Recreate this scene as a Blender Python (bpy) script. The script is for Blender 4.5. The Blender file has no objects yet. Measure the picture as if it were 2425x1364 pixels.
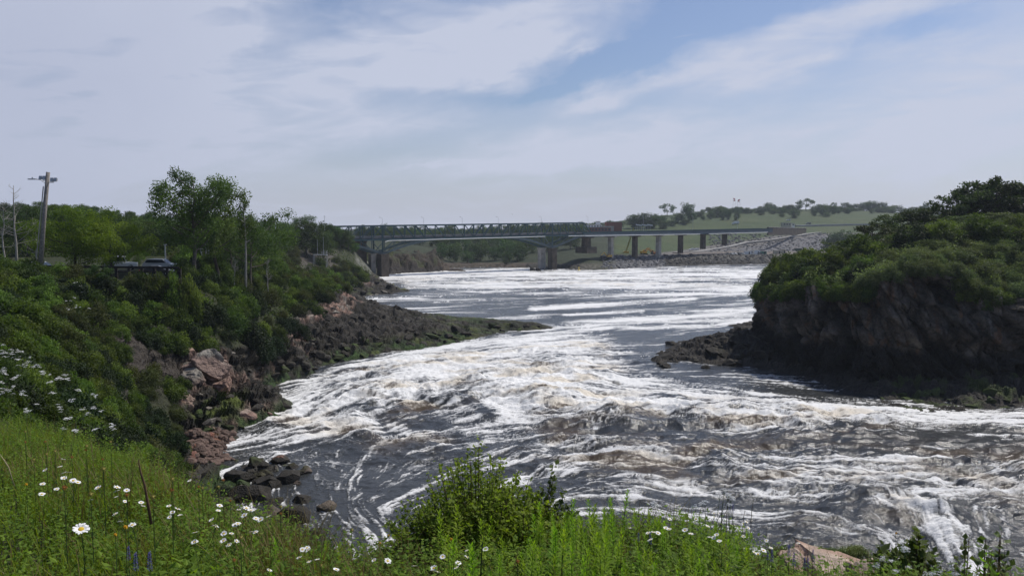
import bpy, math, random
import numpy as np
from mathutils import Vector, Matrix
R = math.radians
random.seed(7)
HAZE_D = 0.00012
C = bpy.context.scene.collection
SC = bpy.context.scene
# ------------------------------------------------------------------ camera
F, CX, CY, YH, CAMZ = 1900.0, 1212.5, 682.0, 535.0, 26.0
PITCH = math.atan((CY - YH) / F)
cd = bpy.data.cameras.new('camera'); cam = bpy.data.objects.new('camera', cd); C.objects.link(cam)
cam.location = (0, 0, CAMZ); cam.rotation_euler = (math.pi/2 - PITCH, 0, 0)
cd.sensor_width = 36; cd.lens = 36 * F / 2425; cd.clip_start = 0.1; cd.clip_end = 9000
SC.camera = cam
# ------------------------------------------------------------------ light
SUN_EL, SUN_AZ = 54, 52          # azimuth clockwise from +Y (straight ahead)
sd = bpy.data.lights.new('sun', 'SUN'); so = bpy.data.objects.new('sun', sd); C.objects.link(so)
sdir = Vector((math.sin(R(SUN_AZ))*math.cos(R(SUN_EL)), math.cos(R(SUN_AZ))*math.cos(R(SUN_EL)), math.sin(R(SUN_EL))))
so.rotation_euler = (-sdir).to_track_quat('-Z', 'Y').to_euler()
so.location = (60, 40, 120)
sd.energy = 4.0; sd.angle = R(0.6); sd.color = (1, .95, .87)
SC.view_settings.view_transform = 'Standard'; SC.view_settings.look = 'None'
SC.view_settings.exposure = -0.12; SC.view_settings.gamma = 1
SC.cycles.max_bounces = 6; SC.cycles.diffuse_bounces = 2; SC.cycles.glossy_bounces = 2
SC.cycles.transmission_bounces = 3; SC.cycles.volume_bounces = 0; SC.cycles.transparent_max_bounces = 6
SC.cycles.caustics_reflective = False; SC.cycles.caustics_refractive = False
SC.cycles.sample_clamp_indirect = 4
SC.cycles.use_adaptive_sampling = True; SC.cycles.adaptive_threshold = 0.02
w = bpy.data.worlds.new('World'); SC.world = w; w.use_nodes = True
nt = w.node_tree; nt.nodes.clear(); N = nt.nodes; L = nt.links
def mth(op, a, b=None, c=None, clamp=False):
    n = N.new('ShaderNodeMath'); n.operation = op; n.use_clamp = clamp
    for i, v in enumerate((a, b, c)):
        if v is None: continue
        if isinstance(v, (int, float)): n.inputs[i].default_value = v
        else: L.new(v, n.inputs[i])
    return n.outputs[0]
out = N.new('ShaderNodeOutputWorld'); bg = N.new('ShaderNodeBackground'); L.new(bg.outputs[0], out.inputs[0])
sky = N.new('ShaderNodeTexSky'); sky.sky_type = 'NISHITA'; sky.sun_disc = False
sky.sun_elevation = R(SUN_EL); sky.sun_rotation = R(SUN_AZ); sky.altitude = 20; sky.dust_density = 1.2; sky.ozone_density = 2.2
tc = N.new('ShaderNodeTexCoord'); sx = N.new('ShaderNodeSeparateXYZ'); L.new(tc.outputs['Generated'], sx.inputs[0])
AZ = mth('ARCTAN2', sx.outputs[0], sx.outputs[1])            # radians right of straight ahead
EL = mth('ARCSINE', mth('MINIMUM', mth('MAXIMUM', sx.outputs[2], -1), 1))
def comb(x, y, z=0.0):
    n = N.new('ShaderNodeCombineXYZ')
    for i, v in enumerate((x, y, z)):
        if isinstance(v, (int, float)): n.inputs[i].default_value = v
        else: L.new(v, n.inputs[i])
    return n.outputs[0]
def wnoise(vec, sc, det, rough=.55, dist=0.0):
    n = N.new('ShaderNodeTexNoise'); n.inputs['Scale'].default_value = sc; n.inputs['Detail'].default_value = det
    n.inputs['Roughness'].default_value = rough; n.inputs['Distortion'].default_value = dist
    L.new(vec, n.inputs['Vector']); return n.outputs[0]
def rot2(a):
    c, s = math.cos(a), math.sin(a)
    u = mth('ADD', mth('MULTIPLY', AZ, c), mth('MULTIPLY', EL, s))
    v = mth('SUBTRACT', mth('MULTIPLY', EL, c), mth('MULTIPLY', AZ, s))
    return u, v
# wispy high cloud: broad soft sheets at given headings plus streaks combed along the wind
def puff(px, py, sxp, syp, ang, k):
    az, el = math.atan((px-CX)/F), math.atan((YH-py)/F)
    a = R(ang); c, s = math.cos(a), math.sin(a)
    dx, dy = mth('SUBTRACT', AZw, az), mth('SUBTRACT', ELw, el)
    u = mth('MULTIPLY', mth('ADD', mth('MULTIPLY', dx, c), mth('MULTIPLY', dy, s)), F/sxp)
    v = mth('MULTIPLY', mth('SUBTRACT', mth('MULTIPLY', dy, c), mth('MULTIPLY', dx, s)), F/syp)
    r2 = mth('ADD', mth('MULTIPLY', u, u), mth('MULTIPLY', v, v))
    return mth('MULTIPLY', mth('POWER', 2.718, mth('MULTIPLY', r2, -1.0)), k)
u1, v1 = rot2(R(14))
warp = wnoise(comb(mth('MULTIPLY', u1, 3), mth('MULTIPLY', v1, 9)), 2.0, 5, .6)
warp2 = wnoise(comb(mth('MULTIPLY', u1, 5), mth('MULTIPLY', v1, 5), 3.0), 2.0, 5, .6)
AZw = mth('ADD', AZ, mth('MULTIPLY', mth('SUBTRACT', warp2, .5), .15))
ELw = mth('ADD', EL, mth('MULTIPLY', mth('SUBTRACT', warp, .5), .085))
puffs = [  # photo heading/height, half extents, tilt, density
 (60,160,420,330,20,.78), (420,60,300,130,10,.55), (480,230,280,110,20,.62), (900,190,420,80,16,.64), (1280,120,230,60,24,.5),(1410,128,60,14,25,.55),
 (1000,40,420,50,12,.30), (1150,110,330,60,20,.45), (1810,155,210,62,8,.95), (1500,215,230,26,12,.40), (2230,60,280,36,4,.50), (2330,240,280,130,10,.62), (1400,260,90,22,12,.5),
 (1650,320,560,36,4,.55), (1350,378,420,26,5,.45), (2250,370,420,60,4,.50), (860,310,300,26,8,.42), (400,320,90,50,10,.4), (650,390,260,36,8,.28), (1640,92,40,7,4,.45),(1990,402,40,5,3,.2), (2050,45,90,36,4,.35),(1000,401,50,5,3,.3),
 (650,140,70,95,-12,-.55), (450,342,260,32,2,-.42), (1130,243,260,30,3,-.38), (1360,195,130,40,16,-.28), (1560,150,110,60,30,-.40), (1800,75,330,30,8,-.42), (840,375,220,26,3,-.25), (2130,130,190,28,18,-.5), (300,380,120,40,0,-.25), (1750,30,500,30,4,-.35), (780,50,80,50,20,-.4), (1950,290,300,14,8,-.2)]
acc = None
for p in puffs:
    g = puff(*p); acc = g if acc is None else mth('ADD', acc, g)
st = wnoise(comb(mth('MULTIPLY', u1, 3), mth('MULTIPLY', v1, 17), 7.0), 1.3, 6, .5, .7)
st2 = wnoise(comb(mth('MULTIPLY', AZ, 6), mth('MULTIPLY', EL, 26), 1.0), 1.7, 6, .52, .6)
stx = mth('ADD', mth('MULTIPLY', st, .6), mth('MULTIPLY', st2, .4))
mr = N.new('ShaderNodeMapRange'); mr.inputs[1].default_value = .36; mr.inputs[2].default_value = .66; mr.inputs[3].default_value = .45; mr.inputs[4].default_value = 1.45; L.new(stx, mr.inputs[0])
dens = mth('MULTIPLY', acc, mr.outputs[0])
dens = mth('ADD', dens, mth('MULTIPLY', mth('MAXIMUM', mth('SUBTRACT', st2, .48), 0), .5))
hz = mth('POWER', 2.718, mth('MULTIPLY', mth('MAXIMUM', EL, 0), -9.0))
dens = mth('ADD', dens, mth('MULTIPLY', hz, .78))
dens = mth('ADD', dens, .06)
dens = mth('MINIMUM', mth('MAXIMUM', dens, .04), .93)
mx = N.new('ShaderNodeMixRGB'); L.new(dens, mx.inputs[0])
tint = N.new('ShaderNodeMixRGB'); tint.blend_type = 'MULTIPLY'; tint.inputs[0].default_value = 1; tint.inputs[2].default_value = (SKYT := (.95, .98, 1.12, 1))
L.new(sky.outputs[0], tint.inputs[1]); L.new(tint.outputs[0], mx.inputs[1])
cm_ = N.new('ShaderNodeMixRGB'); L.new(mth('MINIMUM', puff(0, 260, 420, 420, 10, .95), 1), cm_.inputs[0]); cm_.inputs[1].default_value = (6.9, 7.4, 9.0, 1); cm_.inputs[2].default_value = (5.8, 6.3, 8.0, 1); L.new(cm_.outputs[0], mx.inputs[2])
L.new(mx.outputs[0], bg.inputs[0]); bg.inputs[1].default_value = 0.09

# ------------------------------------------------------------------ pixel <-> world helpers (tracing the photo at real distances)
CP, SP = math.cos(PITCH), math.sin(PITCH)
def ray(px, py):
    u = (np.asarray(px, float)-CX)/F; v = (CY-np.asarray(py, float))/F
    return u, CP + v*SP, -SP + v*CP
def at(px, py, Y):                 # point at forward distance Y
    x, y, z = ray(px, py); k = Y/y
    return np.array((x*k, y*k, CAMZ + z*k))
def atz(px, py, z0=0.0):           # point at height z0
    x, y, z = ray(px, py); k = (z0-CAMZ)/z
    return np.array((x*k, y*k, np.zeros_like(k)+z0))
def V(px, py, Y): return Vector(at(px, py, Y))
def proj(x, y, z):
    dz = z-CAMZ
    d = y*CP - dz*SP; v = (y*SP + dz*CP)/d; u = x/d
    return CX + F*u, CY - F*v
# ------------------------------------------------------------------ numpy noise
def h2(ix, iy, s, iz=None):
    n = ix*374761393 + iy*668265263 + s*974634777
    if iz is not None: n = n + iz*1442695041
    n = n & 0xffffffff; n = ((n ^ (n >> 13))*1274126177) & 0xffffffff
    return ((n ^ (n >> 16)) & 0xffff)/65535.0
def vn(x, y, s=0):
    ix = np.floor(x).astype(np.int64); iy = np.floor(y).astype(np.int64); fx = x-ix; fy = y-iy
    fx = fx*fx*(3-2*fx); fy = fy*fy*(3-2*fy)
    a = h2(ix, iy, s); b = h2(ix+1, iy, s); c = h2(ix, iy+1, s); d = h2(ix+1, iy+1, s)
    return (a*(1-fx)+b*fx)*(1-fy) + (c*(1-fx)+d*fx)*fy
def vn3(x, y, z, s=0):
    ix = np.floor(x).astype(np.int64); iy = np.floor(y).astype(np.int64); iz = np.floor(z).astype(np.int64)
    fx = x-ix; fy = y-iy; fz = z-iz
    fx = fx*fx*(3-2*fx); fy = fy*fy*(3-2*fy); fz = fz*fz*(3-2*fz)
    r = 0
    for k in (0, 1):
        a = h2(ix, iy, s, iz+k); b = h2(ix+1, iy, s, iz+k); c = h2(ix, iy+1, s, iz+k); d = h2(ix+1, iy+1, s, iz+k)
        r = r + ((a*(1-fx)+b*fx)*(1-fy) + (c*(1-fx)+d*fx)*fy)*(fz if k else 1-fz)
    return r
def fbm(x, y, o=4, s=0, g=.5):
    r = 0; a = 1; t = 0
    for i in range(o):
        r = r + a*vn(x*2**i+i*17.3, y*2**i+i*9.1, s+i); t += a; a *= g
    return r/t
def fbm3(x, y, z, o=4, s=0, g=.5):
    r = 0; a = 1; t = 0
    for i in range(o):
        r = r + a*vn3(x*2**i+i*17.3, y*2**i+i*9.1, z*2**i, s+i); t += a; a *= g
    return r/t
def blocks(x, y, s=0, tilt=.5):     # faceted stones: each voronoi cell a tilted slab
    ix = np.floor(x).astype(np.int64); iy = np.floor(y).astype(np.int64)
    best = np.full(x.shape, 9.); sec = np.full(x.shape, 9.); hh = np.zeros(x.shape)
    for dx in (-1, 0, 1):
        for dy in (-1, 0, 1):
            jx = ix+dx; jy = iy+dy
            qx = jx+h2(jx, jy, s)-x; qy = jy+h2(jx, jy, s+1)-y
            d = qx*qx+qy*qy
            hv = h2(jx, jy, s+2) + tilt*(qx*(h2(jx, jy, s+3)*2-1) + qy*(h2(jx, jy, s+4)*2-1))
            m = d < best
            sec = np.where(m, best, np.minimum(sec, d)); hh = np.where(m, hv, hh); best = np.where(m, d, best)
    e = np.sqrt(sec)-np.sqrt(best)
    return hh, np.clip(e*3, 0, 1)
def sstep(a, b, x):
    t = np.clip((x-a)/(b-a), 0, 1); return t*t*(3-2*t)
class Rbf:                           # linear-kernel interpolation of heights
    def __init__(s, pts):
        p = np.array(pts, float); s.p = p[:, :2]
        D = np.sqrt(((s.p[:, None]-s.p[None])**2).sum(-1))
        n = len(p); A = np.zeros((n+3, n+3)); A[:n, :n] = D + np.eye(n)*1e-3
        A[:n, n] = 1; A[:n, n+1:] = s.p/100; A[n, :n] = 1; A[n+1:, :n] = s.p.T/100
        s.w = np.linalg.solve(A, np.append(p[:, 2], (0, 0, 0)))
    def __call__(s, x, y):
        x = np.asarray(x, float); y = np.asarray(y, float); n = len(s.p)
        r = s.w[n] + s.w[n+1]*x/100 + s.w[n+2]*y/100
        for i in range(n): r = r + s.w[i]*np.sqrt((x-s.p[i, 0])**2+(y-s.p[i, 1])**2)
        return r
# ------------------------------------------------------------------ object helpers
def tag(o, label=None, cat=None, group=None, kind=None):
    if label: o['label'] = label
    if cat: o['category'] = cat
    if group: o['group'] = group
    if kind: o['kind'] = kind
    return o
def link(name, me, mat=None, parent=None):
    o = bpy.data.objects.new(name, me); C.objects.link(o)
    if mat is not None and not me.materials: me.materials.append(mat)
    if parent is not None: o.parent = parent
    return o
def npmesh(name, v, f, smooth=True, attrs=None):     # v (n,3); f (m,k)
    me = bpy.data.meshes.new(name); v = np.asarray(v, np.float32); f = np.asarray(f, np.int32)
    me.vertices.add(len(v)); me.vertices.foreach_set('co', v.ravel())
    k = f.shape[1]; me.loops.add(f.size); me.loops.foreach_set('vertex_index', f.ravel())
    me.polygons.add(len(f)); me.polygons.foreach_set('loop_start', np.arange(0, f.size, k, dtype=np.int32))
    me.polygons.foreach_set('loop_total', np.full(len(f), k, np.int32))
    me.polygons.foreach_set('use_smooth', np.full(len(f), smooth))
    for an, av in (attrs or {}).items():
        av = np.asarray(av, np.float32)
        if av.ndim == 2:
            a = me.color_attributes.new(an, 'FLOAT_COLOR', 'POINT')
            c4 = np.ones((len(v), 4), np.float32); c4[:, :3] = av; a.data.foreach_set('color', c4.ravel())
        else:
            a = me.attributes.new(an, 'FLOAT', 'POINT'); a.data.foreach_set('value', av)
    me.update(); me.validate(); return me
def gridfaces(nr, nc):
    i = np.arange(nr*nc).reshape(nr, nc)
    return np.stack([i[:-1, :-1].ravel(), i[:-1, 1:].ravel(), i[1:, 1:].ravel(), i[1:, :-1].ravel()], 1)
def empty(name, loc, label, cat, group=None, rz=0, s=1):
    o = bpy.data.objects.new(name, None); C.objects.link(o); o.location = loc; o.rotation_euler = (0, 0, rz); o.scale = (s, s, s)
    o.empty_display_size = .2
    return tag(o, label, cat, group)
KIDS = {}
def kids(o):
    return list(o.children)
def dup(o, loc, rz=0, s=(1, 1, 1), label=None, group=None, rx=0, ry=0):
    def cp(a, par):
        b = a.copy(); C.objects.link(b); b.parent = par
        for ch in KIDS.get(a.name, ()): cp(ch, b)
        return b
    if o.name not in KIDS:
        def reg(a):
            KIDS[a.name] = [c for c in a.children]
            for c in a.children: reg(c)
        reg(o)
    r = cp(o, None); r.location = loc; r.rotation_euler = (rx, ry, rz)
    r.scale = s if not isinstance(s, (int, float)) else (s, s, s)
    if label: r['label'] = label
    if group: r['group'] = group
    return r
# mesh builder: boxes, tapered tubes, prisms gathered into one part
class MB:
    def __init__(s): s.v = []; s.f = []
    def box(s, x0, x1, y0, y1, z0, z1, M=None):
        b = len(s.v)
        for z in (z0, z1):
            for x, y in ((x0, y0), (x1, y0), (x1, y1), (x0, y1)):
                p = Vector((x, y, z)); s.v.append(tuple(M @ p if M else p))
        s.f += [[b+3, b+2, b+1, b], [b+4, b+5, b+6, b+7]] + [[b+i, b+(i+1) % 4, b+4+(i+1) % 4, b+4+i] for i in range(4)]
        return s
    def prism(s, prof, x0, x1, M=None):  # profile in (y,z), extruded along x
        b = len(s.v); n = len(prof)
        for x in (x0, x1):
            for y, z in prof:
                p = Vector((x, y, z)); s.v.append(tuple(M @ p if M else p))
        s.f += [list(range(b, b+n))[::-1], list(range(b+n, b+2*n))] + [[b+i, b+(i+1) % n, b+n+(i+1) % n, b+n+i] for i in range(n)]
        return s
    def tube(s, pts, rad, n=6, cap=True):
        pts = [Vector(p) for p in pts]
        if isinstance(rad, (int, float)): rad = [rad]*len(pts)
        b = len(s.v); m = len(pts)
        for i, p in enumerate(pts):
            d = (pts[min(i+1, m-1)]-pts[max(i-1, 0)]).normalized()
            a = d.cross(Vector((0, 0, 1)) if abs(d.z) < .9 else Vector((1, 0, 0))).normalized(); c = d.cross(a)
            for k in range(n):
                t = 2*math.pi*k/n; s.v.append(tuple(p + (a*math.cos(t)+c*math.sin(t))*rad[i]))
        for i in range(m-1):
            for k in range(n):
                s.f.append([b+i*n+k, b+i*n+(k+1) % n, b+(i+1)*n+(k+1) % n, b+(i+1)*n+k])
        if cap: s.f += [[b+k for k in range(n)][::-1], [b+(m-1)*n+k for k in range(n)]]
        return s
    def bar(s, a, b, wd, ht=None):      # rectangular member between two points
        a = Vector(a); b = Vector(b); d = (b-a).normalized(); ht = ht or wd
        up = Vector((0, 0, 1)) if abs(d.z) < .95 else Vector((0, 1, 0))
        x = d.cross(up).normalized()*wd/2; y = x.cross(d).normalized()*ht/2
        k = len(s.v)
        for p in (a, b):
            for q in (-x-y, x-y, x+y, -x+y): s.v.append(tuple(p+q))
        s.f += [[k+3, k+2, k+1, k], [k+4, k+5, k+6, k+7]] + [[k+i, k+(i+1) % 4, k+4+(i+1) % 4, k+4+i] for i in range(4)]
        return s
    def lathe(s, prof, n=12, o=(0, 0, 0)):
        b = len(s.v); o = Vector(o)
        for r, z in prof:
            for k in range(n): s.v.append((o.x+r*math.cos(2*math.pi*k/n), o.y+r*math.sin(2*math.pi*k/n), o.z+z))
        for i in range(len(prof)-1):
            for k in range(n): s.f.append([b+i*n+k, b+i*n+(k+1) % n, b+(i+1)*n+(k+1) % n, b+(i+1)*n+k])
        s.f += [[b+k for k in range(n)][::-1], [b+(len(prof)-1)*n+k for k in range(n)]]
        return s
    def build(s, name, mat, parent=None, smooth=False):
        me = bpy.data.meshes.new(name); me.from_pydata(s.v, [], s.f); me.materials.append(mat)
        if smooth:
            for p in me.polygons: p.use_smooth = True
        o = bpy.data.objects.new(name, me); C.objects.link(o)
        if parent is not None: o.parent = parent
        return o
# ------------------------------------------------------------------ materials
def material(name):
    m = bpy.data.materials.new(name); m.use_nodes = True; t = m.node_tree; t.nodes.clear()
    o = t.nodes.new('ShaderNodeOutputMaterial'); return m, t, o
def principled(t, o, col, rough=.8, spec=.3, metal=0):
    b = t.nodes.new('ShaderNodeBsdfPrincipled'); t.links.new(b.outputs[0], o.inputs[0])
    if isinstance(col, tuple): b.inputs['Base Color'].default_value = (*col, 1)
    else: t.links.new(col, b.inputs['Base Color'])
    b.inputs['Roughness'].default_value = rough; b.inputs['Specular IOR Level'].default_value = spec; b.inputs['Metallic'].default_value = metal
    return b
def noisecol(t, sc, c1, c2, det=5, lo=.35, hi=.65, vec=None, rough=.6):
    n = t.nodes.new('ShaderNodeTexNoise'); n.inputs['Scale'].default_value = sc; n.inputs['Detail'].default_value = det; n.inputs['Roughness'].default_value = rough
    if vec is None:
        q = t.nodes.new('ShaderNodeTexCoord'); vec = q.outputs['Object']
    t.links.new(vec, n.inputs['Vector'])
    r = t.nodes.new('ShaderNodeValToRGB'); r.color_ramp.elements[0].position = lo; r.color_ramp.elements[1].position = hi
    r.color_ramp.elements[0].color = (*c1, 1); r.color_ramp.elements[1].color = (*c2, 1)
    t.links.new(n.outputs[0], r.inputs[0]); return r.outputs[0], n.outputs[0]
def simple(name, c, var=.25, sc=3, rough=.75, spec=.3, metal=0, bump=0):
    m, t, o = material(name)
    c1 = tuple(x*(1-var) for x in c); c2 = tuple(min(1, x*(1+var)) for x in c)
    col, nv = noisecol(t, sc, c1, c2)
    b = principled(t, o, col, rough, spec, metal)
    if bump:
        bp = t.nodes.new('ShaderNodeBump'); bp.inputs['Strength'].default_value = bump; bp.inputs['Distance'].default_value = .1
        t.links.new(nv, bp.inputs['Height']); t.links.new(bp.outputs[0], b.inputs['Normal'])
    return m
def landmat(name, sc=1.2, bumpd=.25, fine=6, rough=.85):  # colour attribute 'col' broken up by noise; relief by bump
    m, t, o = material(name)
    a = t.nodes.new('ShaderNodeAttribute'); a.attribute_name = 'col'
    q = t.nodes.new('ShaderNodeTexCoord')
    g, nv = noisecol(t, sc, (.55, .55, .55), (1.35, 1.35, 1.35), 8, .32, .68, q.outputs['Object'], .7)
    mm = t.nodes.new('ShaderNodeMixRGB'); mm.blend_type = 'MULTIPLY'; mm.inputs[0].default_value = 1
    t.links.new(a.outputs['Color'], mm.inputs[1]); t.links.new(g, mm.inputs[2])
    b = principled(t, o, mm.outputs[0], rough, .25)
    v = t.nodes.new('ShaderNodeTexVoronoi'); v.feature = 'DISTANCE_TO_EDGE'; v.inputs['Scale'].default_value = fine
    n2 = t.nodes.new('ShaderNodeTexNoise'); n2.inputs['Scale'].default_value = fine*.6; n2.inputs['Detail'].default_value = 8; n2.inputs['Roughness'].default_value = .7
    t.links.new(q.outputs['Object'], v.inputs['Vector']); t.links.new(q.outputs['Object'], n2.inputs['Vector'])
    ad = t.nodes.new('ShaderNodeMath'); ad.operation = 'ADD'; t.links.new(v.outputs[0], ad.inputs[0]); t.links.new(n2.outputs[0], ad.inputs[1])
    bp = t.nodes.new('ShaderNodeBump'); bp.inputs['Strength'].default_value = .9; bp.inputs['Distance'].default_value = bumpd
    t.links.new(ad.outputs[0], bp.inputs['Height']); t.links.new(bp.outputs[0], b.inputs['Normal'])
    return m
def leafmat(name, dark, light, trans=.35, var=.35):
    m, t, o = material(name)
    a = t.nodes.new('ShaderNodeAttribute'); a.attribute_name = 'tint'
    r = t.nodes.new('ShaderNodeValToRGB'); r.color_ramp.elements[0].color = (*dark, 1); r.color_ramp.elements[1].color = (*light, 1)
    t.links.new(a.outputs['Fac'], r.inputs[0])
    oi = t.nodes.new('ShaderNodeObjectInfo'); hs = t.nodes.new('ShaderNodeHueSaturation')
    mp = t.nodes.new('ShaderNodeMapRange'); mp.inputs[3].default_value = 1-var; mp.inputs[4].default_value = 1+var
    t.links.new(oi.outputs['Random'], mp.inputs[0]); t.links.new(mp.outputs[0], hs.inputs['Value'])
    mp2 = t.nodes.new('ShaderNodeMapRange'); mp2.inputs[3].default_value = .478; mp2.inputs[4].default_value = .515
    ml = t.nodes.new('ShaderNodeMath'); ml.operation = 'MULTIPLY'; ml.inputs[1].default_value = 7.31
    fr = t.nodes.new('ShaderNodeMath'); fr.operation = 'FRACT'
    t.links.new(oi.outputs['Random'], ml.inputs[0]); t.links.new(ml.outputs[0], fr.inputs[0]); t.links.new(fr.outputs[0], mp2.inputs[0]); t.links.new(mp2.outputs[0], hs.inputs['Hue'])
    t.links.new(r.outputs[0], hs.inputs['Color'])
    b = t.nodes.new('ShaderNodeBsdfPrincipled'); b.inputs['Roughness'].default_value = .62; b.inputs['Specular IOR Level'].default_value = .18
    t.links.new(hs.outputs[0], b.inputs['Base Color'])
    tr = t.nodes.new('ShaderNodeBsdfTranslucent'); h2_ = t.nodes.new('ShaderNodeMixRGB'); h2_.blend_type = 'MULTIPLY'; h2_.inputs[0].default_value = 1
    h2_.inputs[2].default_value = (1.25, 1.35, .55, 1); t.links.new(hs.outputs[0], h2_.inputs[1]); t.links.new(h2_.outputs[0], tr.inputs[0])
    mx_ = t.nodes.new('ShaderNodeMixShader'); mx_.inputs[0].default_value = trans
    t.links.new(b.outputs[0], mx_.inputs[1]); t.links.new(tr.outputs[0], mx_.inputs[2]); t.links.new(mx_.outputs[0], o.inputs[0])
    return m
# ================================================================== WATER
def polar(px, ys):                    # grid fanned out from below the viewpoint: fine near, coarse far
    X = (np.asarray(px)[None, :]-CX)/F*np.asarray(ys)[:, None]; Y = np.repeat(np.asarray(ys)[:, None], len(px), 1)
    return X, Y
def waterpx(X, Y): return proj(X, Y, np.zeros_like(X))
def stroke_mask(PXX, PYY, strokes, yscale=1.0, xw=2.5):
    M = np.zeros_like(PXX)
    for pts, hw, k in strokes:
        best = np.full(PXX.shape, 1e9)
        for (x0, y0), (x1, y1) in zip(pts[:-1], pts[1:]):
            x0s, x1s, q = x0/xw, x1/xw, PXX/xw
            dx, dy = x1s-x0s, y1-y0; t = np.clip(((q-x0s)*dx+(PYY-y0)*dy)/(dx*dx+dy*dy+1e-9), 0, 1)
            best = np.minimum(best, (q-x0s-t*dx)**2+(PYY-y0-t*dy)**2)
        M = np.maximum(M, k*np.exp(-best/(hw*hw)))
    return M
FOAM = [([(900,657),(1100,652),(1400,655),(1900,650)],20,.92), ([(980,674),(1300,672),(1900,688)],17,.95),([(1200,690),(1900,700)],12,.5),
 ([(845,710),(1000,703),(1180,694)],4,.62), ([(900,722),(1150,712)],3,.4), ([(1262,731),(1430,722),(1640,708)],6,.95), ([(1340,746),(1520,738)],4,.8),
 ([(1080,758),(1300,752)],4,.75), ([(1350,768),(1600,750),(1850,728)],12,.66), ([(1250,782),(1550,771),(1850,752)],10,.86),
 ([(1330,792),(1150,818),(950,852),(780,900),(670,955)],18,.92), ([(1350,820),(1150,868),(920,925),(740,985)],44,.95),
 ([(1380,860),(1250,930),(1180,990)],48,1.0), ([(1250,900),(1420,960)],55,.95), ([(1350,892),(1600,928),(1900,968),(2150,985),(2500,1000)],24,1.0),
 ([(1400,950),(1650,988),(1900,1012)],24,.84), ([(1480,850),(1700,840)],14,.38), ([(1350,900),(1560,905)],10,.6),
 ([(1300,1060),(1650,1090),(1950,1170),(2300,1150)],36,.38), ([(1950,1120),(2500,1190)],34,.44), ([(1370,985),(1500,1000)],11,.85), ([(1500,1140),(1800,1180),(2000,1180)],18,.5),
 ([(1850,1150),(2050,1160),(2250,1185)],14,.56), ([(2090,1215),(2200,1232),(2250,1290),(2310,1364),(2380,1420)],13,1.0),([(1900,1230),(2000,1260),(2090,1275),(2120,1310)],12,.75),
 ([(760,1005),(880,1020)],17,.9), ([(930,1016),(960,1022)],9,.98), ([(600,1040),(800,1035),(1000,1030)],30,.46), ([(560,1070),(800,1100),(1000,1090)],42,.32),
 ([(850,1095),(810,1130)],7,.42), ([(760,1130),(800,1160),(850,1170)],16,.34), ([(1050,1150),(900,1190)],20,.28), ([(1470,1190),(1505,1180)],8,.95),
 ([(1700,1090),(2100,1105),(2500,1090)],18,.38), ([(2300,1035),(2500,1040)],5,.7),([(1290,1090),(1420,1110)],12,.45),([(1100,1000),(1220,1000)],18,.85),
 ([(1560,1215),(1900,1235)],18,.4),([(2150,1290),(2060,1330)],16,.6)]
CALM = [([(1480,1035),(1330,1030)],9,.5), ([(1850,1040),(2200,1060),(2500,1065)],22,.75), ([(1110,965),(1160,1000)],9,.9), ([(1010,940),(1100,950)],8,.5),
 ([(850,985),(1050,990)],13,.5), ([(760,905),(900,868)],6,.55), ([(1380,880),(1550,890)],7,.3),([(1000,915),(1060,905)],7,.5),([(1700,1100),(1600,1060)],9,.4)]
DIRS = [((900,690),(1400,682)), ((1300,730),(1600,712)), ((1100,760),(1400,752)), ((1400,780),(1800,752)), ((1100,822),(1400,782)), ((700,905),(1100,822)),
 ((650,970),(900,900)), ((1100,900),(1350,880)), ((1400,905),(1900,965)), ((1900,965),(2425,1000)), ((900,1010),(1200,960)), ((1200,990),(1500,1000)),
 ((600,1060),(900,1020)), ((850,1100),(800,1150)), ((1500,1080),(2000,1170)), ((2000,1170),(2425,1130)), ((1900,1060),(2425,1065)), ((2150,1220),(2260,1340)),
 ((900,1180),(1200,1120)), ((700,1100),(800,1230)), ((1500,850),(1800,840)), ((1600,1200),(1900,1240)), ((1000,1100),(1400,1060)), ((1500,660),(1900,655))]
EX, EY, EC, ES = [], [], [], []
for a, b in DIRS:
    for t in (.0, .5, 1.):
        p = atz(a[0]+(b[0]-a[0])*t, a[1]+(b[1]-a[1])*t); A, B = atz(*a), atz(*b); th = math.atan2(B[1]-A[1], B[0]-A[0])
        EX.append(p[0]); EY.append(p[1]); EC.append(math.cos(2*th)); ES.append(math.sin(2*th))
gx = np.linspace(-260, 500, 380); gy = np.linspace(40, 760, 360); GX, GY = np.meshgrid(gx, gy)
wc = np.zeros_like(GX); wsn = np.zeros_like(GX)
for x, y, c, s in zip(EX, EY, EC, ES):
    lp = .06*(y+20); k = 1/(((GX-x)**2+(GY-y)**2)/(lp*lp)+.3)**1.6; wc += k*c; wsn += k*s
th = np.arctan2(wsn, wc)/2 + (fbm(GX/14, GY/14, 3, 55)-.5)*1.1*np.clip(90/GY, .25, 1)
FDX, FDY = np.cos(th), np.sin(th)
def flow(x, y):
    i = np.clip(((y-40)/720*359), 0, 359).astype(np.int32); j = np.clip(((x+260)/760*379), 0, 379).astype(np.int32)
    return FDX[i, j], FDY[i, j]
rng = np.random.default_rng(3)
TEX = rng.random((1024, 1024)).astype(np.float32)
for _ in range(1): TEX = (TEX*2+np.roll(TEX, 1, 0)+np.roll(TEX, -1, 0)+np.roll(TEX, 1, 1)+np.roll(TEX, -1, 1))/6
TEX = (TEX-TEX.mean())/TEX.std()
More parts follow.
